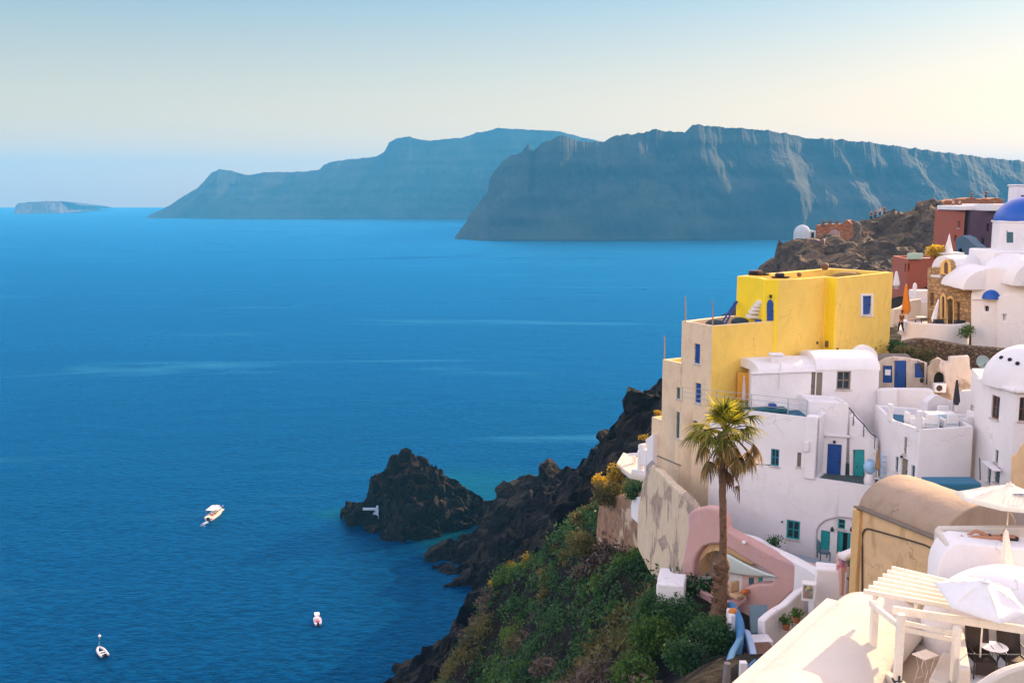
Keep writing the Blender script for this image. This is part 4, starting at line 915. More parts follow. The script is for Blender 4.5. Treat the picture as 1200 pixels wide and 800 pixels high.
# ---------------- stone building
def stone_house():
    A, B = P(1086.5, 380, 75).xy, P(1138, 380, 71.5).xy
    r = thing('ochre_stone_house', 'golden rubble stone house with white vaulted roof and carved niches', 'house', (A.x+1.5, A.y, 90))
    holes = [[(1090,343),(1094,343),(1094,358),(1090,358)], [(1104.3,372),(1104.3,350),(1106,346.5),(1108,350),(1108,372)], [(1112,380),(1112,352),(1113.5,349),(1115.8,349),(1117.2,352),(1117.2,380)], [(1121.5,380),(1121.5,354),(1124.5,354),(1124.5,380)]]
    plate('front_wall', STONE, r, A, B, [(1086.5,390),(1086.5,314.5),(1092,313),(1101,314),(1103,308),(1107,304),(1111,303.5),(1114.5,308),(1115.5,322),(1138,328),(1138,390)], holes, t=.5, bevel=.04)
    plate('back_infill', BROWN, r, (A[0], A[1]+.35), (B[0], B[1]+.35), [(1087.5,388),(1087.5,330),(1136,332),(1136,388)], t=.1, bevel=0)
    TRIM = plaster('golden dressed stone', (.72,.46,.18), stain=.1)
    for x0, x1, y0, y1 in ((1110.2,1119,346.5,380), (1102.8,1109.5,344,373)):
        plate('niche_surround', TRIM, r, A, B, [(x0,y1),(x0,y0+4),((x0+x1)/2-1.5,y0),((x0+x1)/2+1.5,y0),(x1,y0+4),(x1,y1)], [[(x0+1.8,y1-.4),(x0+1.8,y0+5),((x0+x1)/2,y0+2.4),(x1-1.8,y0+5),(x1-1.8,y1-.4)]], t=.14, front=-.1, bevel=.02)
    plate('gable_surround', plaster('gold niche render', (.80,.50,.14)), r, A, B, [(1102,321),(1103,309),(1107,304.5),(1111,304),(1114,308),(1115,322)], t=.12, front=-.06, bevel=.02)
    plate('gable_window', BROWN, r, A, B, [(1107.5,320),(1107.5,309),(1109.5,306),(1111.3,309),(1111.3,321)], t=.04, front=-.1, bevel=0)
    # white vaulted roofs: long low barrels with a wavy outline
    za = W(1101, 316, A, B).z
    a = W(1098, 316, A, B); d = (B-A).normalized(); n = Vector((-d.y, d.x)); n = n if n.y > 0 else -n
    vault(r, a.xy+d*.1+n*.45, a.xy+d*.8+n*6.5, 1.15, za-.1, 1.15, WHITE)
    b = W(1127, 324, A, B); vault(r, b.xy+n*.3-d*.1, b.xy+n*6.5+d*.6, 1.3, b.z-.15, .75, WHITE)
    bm = bmesh.new(); e0, e1 = W(1115.5, 323, A, B), W(1138, 329, A, B); beam(bm, e0-Vector((0,.05,0)), e1-Vector((0,.05,0)), .3, .12); link('eave', bm, WHITE, r, bevel=.03)
    slab('roof', WHITE, r, [A, B, B+n*6, A+n*6], za-.35, .3, bevel=.05)
stone_house()
# low white curved terrace wall with the yellow-lit end
pts = [P(1059.5, 381, 73.2), P(1066, 378.5, 71.8), P(1085, 379, 71), P(1105, 381, 70.5), P(1122, 381.8, 70.5), P(1133, 380.5, 71.3), P(1134, 378, 72.5)]
zt = P(1085, 379, 71).z
o = ribbon('terrace_parapet', WHITE, None, [Vector((p.x, p.y, P(1085, 378.6, 71).z)) for p in smoothpath(pts, 4)], .3, 87.8, bevel=.08, loc=(pts[2].x, pts[2].y, 88)); tag(o, 'curved low white parapet in front of the stone house terrace', 'parapet')
tf = zt-.75
slab('terrace_floor', plaster('pale terrace floor', (.6,.55,.5)), None, [P(1052,385,73.5).xy, P(1060,385,72).xy, P(1105,385,70.6).xy, P(1136,385,71).xy, P(1140,385,76).xy, P(1050,385,80).xy], tf, .3, loc=(0,0,0))['kind'] = 'structure'
pts = [P(1046, 362, 76), P(1056, 359, 77), P(1065, 352, 78), P(1078, 350, 79)]
o = ribbon('back_terrace_wall', CREAM, None, smoothpath(pts, 4), .3, tf-.2, bevel=.06, loc=(pts[1].x, pts[1].y, tf)); tag(o, 'pale wall behind the walking person between the yellow and stone houses', 'wall')
r = thing('stepped_white_block', 'small stepped white block with rounded pinnacle, left of the golden stone house', 'wall', P(1078, 345, 80))
bm = bmesh.new(); p = P(1080, 345, 80.5); box(bm, -.75,.7,-.4,.8,-1.5,.35, org=p); box(bm, -.75,.7,-1.1,-.4,-1.8,-.45, org=p); link('block', bm, WHITE, r, bevel=.06)
bm = bmesh.new(); p = P(1072, 336, 80.3); lathe(bm, p-Vector((0,0,.6)), [(.16,0),(.17,.6),(.12,.85),(0,.95)], 10); link('pinnacle', bm, WHITE, r, smooth=True)
# ---------------- red houses and tower
def red_houses():
    A, B = P(1063, 320, 90).xy, P(1118, 320, 92).xy; zt = P(1063, 303.5, 90).z
    r = thing('low_red_house', 'low brick red house with a pale rimmed flowering roof terrace behind the stone house', 'house', (A[0]+2, A[1]+2, 91))
    house_walls(r, [A, B, (B[0]+.5, B[1]+5), (A[0]+.5, A[1]+5)], 87, zt, RED, holes={0: [(1064.2, 309, 1066.4, 318, ('dark', DARK))]}, parapet=.3, ph=.2, floor=GREYF)
    bm = bmesh.new(); beam(bm, (A[0], A[1]+.1, zt+.25), (A[0]+1.35, A[1]+.15, zt+.25), .3, .55); link('roof_tank', bm, plaster('pale green render', (.42,.55,.45)), r, bevel=.03)
    bm = bmesh.new(); q = P(1111, 297, 91.5); box(bm, -1.0,1.1,-.6,1.5,-2,-.1, org=q); link('side_wing', bm, RED, r, bevel=.04)
    bm = bmesh.new(); box(bm, -1.1,1.2,-.7,1.6,-.1,.1, org=q); link('wing_cornice', bm, WHITE, r, bevel=.03)
    bm = bmesh.new(); lathe(bm, q+Vector((.1,.2,.1)), [(.42,0),(.3,.5),(.12,1.2),(0,1.75)], 10); link('roof_cone', bm, WHITE, r, smooth=True)
    # tall red house
    Y = 112; p0, p1, p2 = P(1117.5, 250, Y).xy, P(1131, 250, Y-2).xy, P(1146, 250, Y+2.2).xy; zt = P(1120, 242.5, Y).z
    r = thing('tall_red_house', 'tall narrow brick red house with white roof edge below the castle ruins', 'house', (p1[0], p1[1]+3, 93))
    house_walls(r, [p0, p1, p2, (p2[0], p2[1]+4), (p0[0], p0[1]+5)], 88, zt-.35, ([RED, plaster('dark navy render', (.05,.05,.085))], [0, 1, 1, 1, 0]), holes={0: [(1122.4, 259, 1125, 267.5, ('planks', BROWN, .1)), (1117.9,276,1120.5,283,('dark',DARK))], 1: [(1133, 249, 1138.5, 256.5, ('window', LMETAL, .08)), (1141, 262, 1143, 276, ('planks', SLATE, .1))]}, parapet=.25, ph=.1)  # red on the left walls, dark navy on the others
    bm = bmesh.new(); z = zt-.2; box(bm, p0[0]-.2, p2[0]+.2, p1[1]-.2, p0[1]+4, z-.14, z+.35); link('roof_edge', bm, WHITE, r, bevel=.05)
    # turquoise house in front, small
    Y = 103; r = thing('slate_blue_house', 'small slate blue house with arched opening at the foot of the tall red house', 'house', P(1128, 300, Y))
    A, B = P(1120, 290, Y).xy, P(1146, 290, Y-1.5).xy
    plate('wall', plaster('slate blue render', (.08,.14,.20)), r, A, B, [(1120,312),(1120,280),(1127,276),(1134,279),(1139,285),(1146,290),(1146,312)], [arc(1125.5, 294, 2.3, 3.5, 180, 0, 6)+[(1127.8,300),(1123.2,300)]], t=2.4)
    # plum coloured long house
    Y = 108; p0, p1 = P(1145, 260, Y).xy, P(1190, 260, Y-3).xy
    r = thing('plum_house', 'dark plum house front beneath a white roof terrace left of the church dome', 'house', (p0[0]+2, p0[1]+3, 93))
    house_walls(r, [p0, p1, (p1[0], p1[1]+6), (p0[0], p0[1]+6)], 86, P(1160, 247, Y).z, PLUM, holes={0: [(1156,262,1159,271,('dark',DARK)), (1150,280,1153,290,('dark',DARK)), (1162,280,1165,290,('dark',DARK))]}, parapet=.3, ph=.1)
    Y = 109; bm = bmesh.new(); a, b = P(1146, 244, Y), P(1192, 244, Y-2); box(bm, a.x,b.x,b.y-.8,b.y+6,a.z-.25,a.z+.45); link('roof_terrace', bm, WHITE, r, bevel=.04)
    Y = 111; bm = bmesh.new(); a, b = P(1143.5, 243, Y), P(1153, 247, Y); box(bm, a.x,b.x,b.y-2.4,b.y+2,a.z-4.5,a.z+.4); link('turret', bm, plaster('blue grey render', (.10,.14,.22)), r, bevel=.1)
    # white awning triangle
red_houses()
# ---------------- castle ruins
def ruins():
    # brick ruin
    Y = 168; A, B = P(956.5, 280, Y).xy, P(998, 280, Y-3).xy
    r = thing('ruined_brick_castle', 'roofless brick red castle ruin with three merlon stubs on the headland', 'ruin', (A[0]+3, A[1], P(975,290,Y).z))
    plate('wall', BRICKR, r, A, B, [(956,300),(956,263.5),(961,264),(962,262.5),(966,262.5),(967,263),(970,262.5),(974,262.5),(975,263),(978,262.5),(982,262.5),(983,263),(988,261),(990,258),(993,258),(996,260.5),(998,262),(998,300)], [[(963.5,262.4+30),(966,262.4+30),(966,296),(963.5,296)]], t=3.0, bevel=.1)
    for x in (964.6, 972.6, 980.6):
        p = P(x, 261, Y-.5); bm = bmesh.new(); box(bm, -.22,.22,-.3,.3,-.5,.4, org=p); link('merlon', bm, GREYST, r, bevel=.06)
    plate('blind_arch', plaster('faded pink plaster', (.38,.26,.24), stain=.3), r, A, B, [(970,290),(970,276)]+arc(978, 275, 7, 6, 180, 0, 8)+[(985,290)], t=.2, front=-.15, bevel=.02)
    # round broken tower
    p = P(999.5, 284, 167); bm = bmesh.new(); lathe(bm, p, [(1.05,-3),(1.05,2.7),(.85,3.4),(.55,3.75),(.2,3.9),(0,3.85)], 14)
    for v in bm.verts: v.co += Vector((noise.noise(v.co*.8), noise.noise(v.co*.8+Vector((9,0,0))), noise.noise(v.co*.7)*1.2))*.45
    tag(link('ruined_tower', bm, GREYST, None, loc=p), 'rounded broken brown tower stump right of the brick ruin', 'ruin')
    # domed chapel on the point
    Y = 162; c = P(939.5, 282, Y); r = thing('hilltop_chapel', 'small pale blue domed chapel on the tip of the castle headland', 'chapel', c)
    bm = bmesh.new(); rad = 1.32; lathe(bm, c, [(rad,-1),(rad,1.2)]+[(rad*math.cos(R(a)), 1.2+1.35*math.sin(R(a))) for a in range(8, 88, 9)]+[(0,2.55)], 28); link('dome', bm, plaster('pale blue render', (.45,.52,.58)), r, smooth=True)
    q = P(950, 281, Y); bm = bmesh.new(); box(bm, -.5,.6,-.5,1.2,-1,1.5, org=q); NV = link('nave', bm, plaster('pale blue render', (.4,.5,.55)), r, bevel=.05)
    bm = bmesh.new(); box(bm, -.1,.35,-.52,-.49,.3,1.2, org=q); link('window', bm, DARK, NV)
    # lower ruin masses
    for (nm, x0, x1, yt, yb, Y, mt, lab) in (('ruined_wall', 921, 945, 284, 318, 157, GREYST, 'grey masonry bastion under the little domed chapel'), ('ruined_wall', 945, 966, 281, 318, 156, plaster('dark pink ruin', (.16,.10,.11), stain=.3), 'dusky pink ruined house with arched front below the chapel'), ('ruined_wall', 964, 987, 287, 318, 158, GREYST, 'dark brown ruined wall below the brick castle ruin')):
        A, B = P(x0, 300, Y).xy, P(x1, 300, Y-1).xy
        k = 7; top = [(x0+(x1-x0)*i/k, yt+random.uniform(-1.2, 1.8)+(3 if i == 0 else 0)) for i in range(k+1)]
        hl = [arc((x0+x1)/2, 299, 4.5, 6, 180, 0, 8)+[((x0+x1)/2+4.5,304),((x0+x1)/2-4.5,304)]] if 'pink' in lab else []
        o = plate(nm, mt, None, A, B, [(x0,yb)]+top+[(x1,yb)], hl, t=3, bevel=.12, loc=(A[0], A[1], P(x0,yb,Y).z)); tag(o, lab, 'ruin', 'castle ruins on the headland')
    A, B = P(945, 300, 155.9).xy, P(966, 300, 155).xy
    # wall crowning the hill
    pts = [P(1000,274,168), P(1013,272,169), P(1022,271,170)]
    tag(ribbon('ruined_parapet', BRICKR, None, pts, .6, [p.z-2.5 for p in pts], bevel=.08, loc=pts[0]), 'low broken brick parapet right of the ruined tower', 'wall')
    A, B = P(1087, 245, 186).xy, P(1178, 245, 190).xy
    top = []
    x = 1087
    while x < 1176: top.append((x, 236.5-4.0*max(0, min(1, (x-1100)/30))+random.uniform(-1, 1))); x += random.uniform(2, 5)
    o = plate('hilltop_ruin_wall', BRICKR, None, A, B, [(1087,247)]+top+[(1176,233),(1176,247)], t=3, bevel=.1, loc=(A[0], A[1], P(1087,247,186).z)); tag(o, 'long low ruined brown wall along the crest of the castle hill', 'ruin')
    p = P(1094, 242, 180); bm = bmesh.new(); bmesh.ops.create_icosphere(bm, subdivisions=3, radius=1.6, matrix=Matrix.Translation(p))
    for v in bm.verts: v.co += (v.co-p)*noise.noise(v.co*.9)*.5; v.co.z = p.z+(v.co.z-p.z)*.75
    tag(link('boulder', bm, CR, None, loc=p), 'rounded brown rock knob on the crest of the castle hill', 'rock')
    o = plate('white_viewpoint_wall', WHITE, None, P(1103,243,176).xy, P(1128,243,176).xy, [(1107,246.5),(1107,243),(1115,244),(1120,241.5),(1128,241.5),(1128,246.5)], t=.6, bevel=.03, loc=P(1107,246,176)); tag(o, 'short white parapet at the viewpoint below the hilltop ruin', 'wall')
ruins()
# ================================================================ PINK HOUSE, CLIFF WALLS, STAIRS
def pink_house():
    A, B = P(800, 660, 50.5).xy, P(956, 670, 45.2).xy
    r = thing('pink_house', 'rounded pink house with a big arched balcony opening behind the palm trunk', 'house', ((A.x+B.x)/2, (A.y+B.y)/2+2, 80))
    out = [(802,712),(799.5,690),(799.5,660),(803,640),(806,622),(806,603),(812,597),(826,594),(840,596),(848,606),(850,620),(862,627),(880,636),(905,650),(930,660),(945,663),(953,666),(955,671),(953,676),(944,679),(936,686),(928,694),(922,700),(916,706),(906,716),(896,725),(890,727),(886,724),(884,717),(884,684),(872,684),(872,716),(862,724),(850,726),(836,727),(822,726),(810,720)]
    hole = [(812.5,688),(812,672),(813,658),(817,648),(824,640),(832,637.5),(842,637),(852,641),(866,650),(884,661),(904,672),(908,677),(906,681),(903,684),(886.5,684),(870,689),(866,698),(858,703.5),(846,707),(832,707),(820,700)]
    out = out[:28]+[(884,726),(862,727)]+out[33:]
    plate('wall', PINK, r, A, B, out, [hole], t=.7, bevel=.14)
    # interior: back wall, turquoise glass, doors
    A2, B2 = A+Vector((.0,3.0)), B+Vector((0,2.4)); A2 -= Vector((.7,0))
    plate('back_wall', plaster('brown grey interior', (.42,.33,.28)), r, A2, B2, [(806,690),(806,630),(900,640),(912,670),(912,700)], [[(816,676),(867,676),(867,684.5),(816,684.5)]], t=.2, bevel=0)
    plate('turquoise_panel', plain('teal glass', (.0,.17,.13), .15), r, A2+Vector((0,.1)), B2+Vector((0,.1)), [(815,675.5),(868,675.5),(868,685),(815,685)], t=.06, bevel=0)
    plate('arch_lining', OCH, r, A+Vector((0,.75)), B+Vector((0,.75)), [(812,676),(812.5,658),(817,648),(824,640),(832,637),(842,636.5),(852,640),(870,650),(884,660),(880,662),(866,655),(850,647),(838,645),(828,648),(820,658),(818,676)], t=1.2, bevel=.03)
    A3, B3 = A+Vector((0,1.2)), B+Vector((0,1.0))
    for x0, x1 in ((877.5, 883.5), (889, 898)):
        D = plate('door', SLATE if x0 < 880 else TEAL, r, A3, B3, [(x0,676.5),(x1,676.5),(x1,697),(x0,697)], t=.06, bevel=0)
        bm = bmesh.new(); p = W(x0+1, 687, A3, B3); box(bm, 0,.04,-.06,-.005,-.08,.08, org=p); link('handle', bm, METAL, D)
    plate('inner_wall', plaster('pale pink interior', (.62,.42,.36)), r, A3, B3, [(868,706),(870,674),(914,670),(914,700),(900,712)], [[(877.4,676.4),(883.6,676.4),(883.6,697.2),(877.4,697.2)], [(888.9,676.4),(898.1,676.4),(898.1,697.2),(888.9,697.2)]], t=.25, bevel=0)
    # balcony floor and rounded parapet bulging toward the camera
    c = W(838, 703, A, B); fl = c.z-.15
    slab('balcony_floor', GREYF, r, [W(806,700,A,B).xy-Vector((0,.8)), W(838,706,A,B).xy-Vector((0,1.2)), W(872,702,A,B).xy-Vector((0,.6)), A2+(B2-A2)*.5, A2+Vector((.3,-.2))], fl-.35, .3)
    pts = [W(805,684,A,B)+Vector((-.1,-.2,0)), W(811,697,A,B)+Vector((0,-.7,0)), W(824,704,A,B)+Vector((0,-1.15,0)), W(840,708,A,B)+Vector((0,-1.25,0)), W(856,706,A,B)+Vector((0,-1.0,0)), W(871,697,A,B)+Vector((0,-.35,0))]
    zz = [W(805,680,A,B).z, W(811,694,A,B).z, W(824,702.5,A,B).z, W(840,705,A,B).z, W(856,703,A,B).z, W(871,694,A,B).z]
    ribbon('parapet', PINK, r, smoothpath([Vector((p.x, p.y, z)) for p, z in zip(pts, zz)], 5), .28, 80.0, bevel=.09)
    # curved bench inside
    pb = [W(x, 690, A2, B2)+Vector((0,-d,0)) for x, d in ((818,.5),(835,.35),(852,.5),(865,1.1))]
    ribbon('bench', PINK, r, smoothpath([Vector((p.x, p.y, fl+.35)) for p in pb], 4), .45, fl-.4, bevel=.08)
    # little wall lamp
    bm = bmesh.new(); p = W(871, 634, A, B); lathe(bm, p+Vector((0,-.15,-.1)), [(0,0),(.1,.05),(.1,.15),(0,.2)], 8); link('wall_lamp', bm, PLAST, r)
    bm = bmesh.new(); p = W(947, 669, A, B); box(bm, -.1,.1,-.06,.1,-.1,.1, org=p); link('roof_spout', bm, DARK, r)
    # hanging white sail shade
    bm = bmesh.new(); a, b, c2 = W(846, 645, A, B)+Vector((0,.2,0)), W(911, 674, A, B)+Vector((0,-.15,0)), W(845, 678, A, B)+Vector((0,1.3,0)); d2 = W(816, 676, A, B)+Vector((0,2.0,0)); n = 10; g = {}
    for i in range(n+1):
        for j in range(n+1-i):
            u, v = i/n, j/n; w_ = 1-u-v; p = a*w_+b*u+c2*v; p = p-Vector((0,0,.35*(w_*u+u*v+v*w_)*1.5)); g[i, j] = bm.verts.new(p)
    for i in range(n):
        for j in range(n-i):
            bm.faces.new((g[i, j], g[i+1, j], g[i, j+1]))
            if i+j < n-1: bm.faces.new((g[i+1, j], g[i+1, j+1], g[i, j+1]))
    o = link('sail_shade', bm, plain('pale green canvas', (.66,.74,.70), .9, var=.03), None, smooth=True, loc=a); s = o.modifiers.new('thick', 'SOLIDIFY'); s.thickness = .02
    tag(o, 'pale triangular sail shade stretched across the pink balcony opening', 'sail shade')
    bm = bmesh.new(); q = W(818, 674.5, A2, B2); q2 = W(868, 674.5, A2, B2); beam(bm, q-Vector((0,.2,0)), q2-Vector((0,.2,0)), .5, .06); link('awning_rail', bm, plain('pale green canvas', (.66,.74,.70), .9), r)
    return A, B
pA, pB = pink_house()
def orange_cushion():
    p = P(864, 690, 47.6)
    r = thing('lounge_chair', 'small tan and orange cushioned chair on the pink balcony', 'chair', p-Vector((0,0,.5)))
    bm = bmesh.new(); box(bm, -.3,.3,-.3,.3,-.42,-.2, rz=.5, org=p); link('seat', bm, plain('tan cushion', (.55,.36,.20), .9), r, bevel=.07)
    bm = bmesh.new(); box(bm, -.3,.3,.15,.32,-.2,.35, rz=.5, org=p); link('backrest', bm, plain('tan cushion', (.55,.36,.20), .9), r, bevel=.06)
    bm = bmesh.new(); box(bm, .1,.5,-.34,-.1,-.2,.0, rz=.5, org=p); link('pillow', bm, plain('orange cushion', (.6,.16,.04), .9), r, bevel=.06)
orange_cushion()
# peeling retaining wall under the peach end of the yellow house
PEEL = peelmat('peeling cream plaster wall', (.66,.52,.36), (.30,.21,.16), (.43,.33,.26), .62, .50, .56)
PEEL2 = peelmat('brown bare stone wall', (.55,.42,.30), (.20,.11,.07), (.33,.20,.12), .5, .42, .46)
def cliff_walls():
    A, B = P(745, 600, 61).xy, P(812, 640, 50.8).xy
    o = plate('peeling_retaining_wall', PEEL, None, A, B, [(746,640),(747,600),(752,566),(757,553),(763,544),(772,551),(786,566),(800,578),(811,590),(816,604),(813,628),(806,648),(804,700),(790,700),(770,684),(757,664)], t=.45, bevel=.12, loc=(A.x, A.y, 78)); tag(o, 'high retaining wall of cream plaster peeling off brown stone under the yellow house', 'retaining wall')
    A, B = P(700, 620, 68).xy, P(752, 620, 61).xy
    o = plate('garden_retaining_wall', PEEL2, None, A, B, [(699,660),(698,620),(700,600),(704,586),(714,580),(732,580),(750,576),(756,590),(758,625),(757,690),(740,680),(715,670)], t=2.2, bevel=.15, loc=(A.x, A.y, 76)); tag(o, 'bare brown stone garden wall below the yellow flowering bushes', 'retaining wall')
    # white buttress piece with a pointed foot
    o = plate('white_buttress', WHITE2, None, (A.x, A.y-.35), (B.x, B.y-.35), [(739.5,606),(739,592),(741,583),(757,580),(758,600),(757,607),(753,619),(746,612)], t=.4, bevel=.05, loc=(B.x, B.y, 76)); tag(o, 'white plastered buttress with a pointed foot on the brown garden wall', 'buttress')
    # ledge path under peach wall
    a, b, c, d = P(764,540,60.3), P(812,592,53.3), P(806,600,52.0), P(757,547,60.4)
    bm = bmesh.new(); up = Vector((0,0,.10)); q = [a+up, b+up, c+up, d+up]; lo_ = [v-Vector((0,0,.6)) for v in q]
    face(bm, q); face(bm, lo_)
    for k in range(4): face(bm, [q[k], q[(k+1)%4], lo_[(k+1)%4], lo_[k]])
    o = link('ledge', bm, GREYF, None, bevel=.05, loc=a); tag(o, 'sloping grey cement ledge along the foot of the peach wall', 'ledge')
cliff_walls()
# white balcony annex left of the yellow house
def annex():
    A, B = P(735, 560, 66).xy, P(763, 560, 63).xy
    r = thing('white_balcony_annex', 'small white terrace with square columns clinging to the left of the peach wall', 'terrace', (B.x-1, B.y, 82))
    fz = P(740, 552, 64).z
    slab('terrace_floor', CREAM, r, [P(722,552,66).xy, P(738,563,63.4).xy, P(764,556,62.5).xy, P(765,545,66.5).xy, P(730,545,69).xy], fz, .35, bevel=.05)
    bm = bmesh.new(); a = P(741,556,63.6); b = P(763,552,63); beam(bm, (a.x,a.y,fz+.15), (b.x,b.y,fz+.15), .5, .35); link('bench', bm, WHITE, r, bevel=.06)
    for x, y0, y1, Y in ((750.5, 528, 556, 63.4), (758.5, 527, 561, 62.8), (743, 534, 547, 66)):
        p, q = P(x, y1, Y), P(x, y0, Y); bm = bmesh.new(); w = .2 if Y < 65 else .12; box(bm, -w,w,-w,w,-.2,q.z-p.z, org=p); link('column', bm, WHITE, r, bevel=.04)
    bm = bmesh.new(); a, b = P(738.5,532.5,66), P(761,531,63); beam(bm, a, b, .35, .2); link('lintel', bm, WHITE, r, bevel=.03)
    A2, B2 = P(748, 525, 63.4).xy, P(766, 525, 62).xy
    plate('end_wall', WHITE, r, A2, B2, [(747.5,545),(747.5,521),(749,520),(753,521),(753,526),(758,527),(756,515),(760,512),(765,508),(765,562),(757,562),(757,545)], t=.5, bevel=.04)
annex()
def small_white_box(nm, lab, cat, x0, x1, yt, yb, Y, depth=1.5, mat=WHITE, rz=-.25):
    a, b = P(x0, yb, Y), P(x1, yb, Y); c = (a+b)/2; h = P((x0+x1)/2, yt, Y).z-c.z; bm = bmesh.new(); w = (b.x-a.x)/2
    box(bm, -w,w,0,depth,-.6,h, rz=rz, org=c); o = link(nm, bm, mat, None, bevel=.07, loc=c); return tag(o, lab, cat)
small_white_box('white_ledge', 'white plastered step hanging between the peeling wall and the pink house', 'step', 769, 801, 685, 697, 47.6, 1.7)
small_white_box('white_ledge', 'smaller upper white step beside the foot of the peeling wall', 'step', 770, 786, 678, 688, 48.6, 1.6)
# white sloping street wall from the pink roof down to the ochre building
def street():
    pts = [P(848,614,51), P(866,624,49.8), P(886,630,48.8), P(905,641,47.9), P(925,650,46.8), P(940,658,45.9), P(953,665,45.2), P(963,672,44.6)]
    o = ribbon('street_parapet', WHITE, None, smoothpath([Vector((p.x, p.y, p.z)) for p in pts], 4), .55, 79.2, bevel=.1, loc=pts[3]); tag(o, 'broad white parapet sloping down along the lane above the pink house', 'parapet')
    slab('lane', plaster('blue grey lane', (.30,.36,.42)), None, [P(850,618,52).xy, P(955,668,46.5).xy, P(1000,672,44).xy, P(1002,655,49).xy, P(960,640,52.5).xy, P(845,615,56).xy], 80.3, .5, loc=(0,0,0))['kind'] = 'structure'  # lane surface in one even blue grey
    small_white_box('white_yard_wall', 'plain white block between the lane and the turquoise cushion', 'wall', 955, 990, 668, 705, 42.5, 1.0, rz=-.3)
    A, B = P(984, 670, 42.2).xy, P(994, 670, 42.4).xy
    o = plate('painted_gate_pillar', peelmat('pillar with faded graffiti', (.70,.42,.34), (.40,.30,.62), (.6,.12,.12), 1.6, .55, .6), None, A, B, [(986,698),(986,652),(989,648),(993.5,652),(993.5,698)], t=.35, bevel=.04, loc=(A.x, A.y, 82)); tag(o, 'slim gate pillar with faded pink and red paint marks', 'pillar')
    r = thing('wooden_gate', 'dark brown plank gate between the painted pillar and the ochre building', 'gate', P(998, 690, 41.8))
    for i in range(5):
        x = 994.5+i*1.8; bm = bmesh.new(); a, b = P(x, 692, 41.8), P(x, 654+(i % 2), 41.8); box(bm, -.028,.028,-.02,.02,-.2,b.z-a.z, org=a); link('plank', bm, BROWN, r)
    bm = bmesh.new(); a, b = P(993.5,662,41.85), P(1004,662,41.85); beam(bm, a, b, .04, .1); link('rail', bm, BROWN, r)
    bm = bmesh.new(); p = P(995, 652, 42.1); a, b = P(985.5,653,42.2), P(1005,645,42.6); beam(bm, a, b, .5, .3); tag(link('gate_lintel', bm, WHITE, None, bevel=.1, loc=p), 'white rounded coping above the dark wooden gate', 'coping')
    # turquoise draped cushion heap and chair by the entrance
    p = P(972, 668, 46.4); bm = bmesh.new(); bmesh.ops.create_icosphere(bm, subdivisions=3, radius=.75, matrix=Matrix.Translation(p))
    for v in bm.verts: v.co.z = p.z-.1+(v.co.z-p.z)*.55+noise.noise(v.co*2)*.15; v.co.x = p.x+(v.co.x-p.x)*1.05
    tag(link('folded_awning', bm, plain('turquoise cloth', (.01,.30,.33), .8), None, smooth=True, loc=p), 'turquoise cloth covered heap in front of the arched entrance', 'cloth')
    p = P(965, 655, 49.5); r = thing('garden_chair', 'dark blue chair under the turquoise shutter by the arched entrance', 'chair', p)
    bm = bmesh.new(); box(bm, -.28,.28,-.28,.28,.38,.46, org=p); link('seat', bm, SLATE, r, bevel=.02)
    bm = bmesh.new(); box(bm, -.3,-.24,-.28,.28,.46,1.0, org=p); link('backrest', bm, SLATE, r, bevel=.02)
    for sx in (-.25,.25):
        for sy in (-.25,.25): bm = bmesh.new(); box(bm, sx-.025,sx+.025,sy-.025,sy+.025,0,.38, org=p); link('leg', bm, SLATE, r)
street()
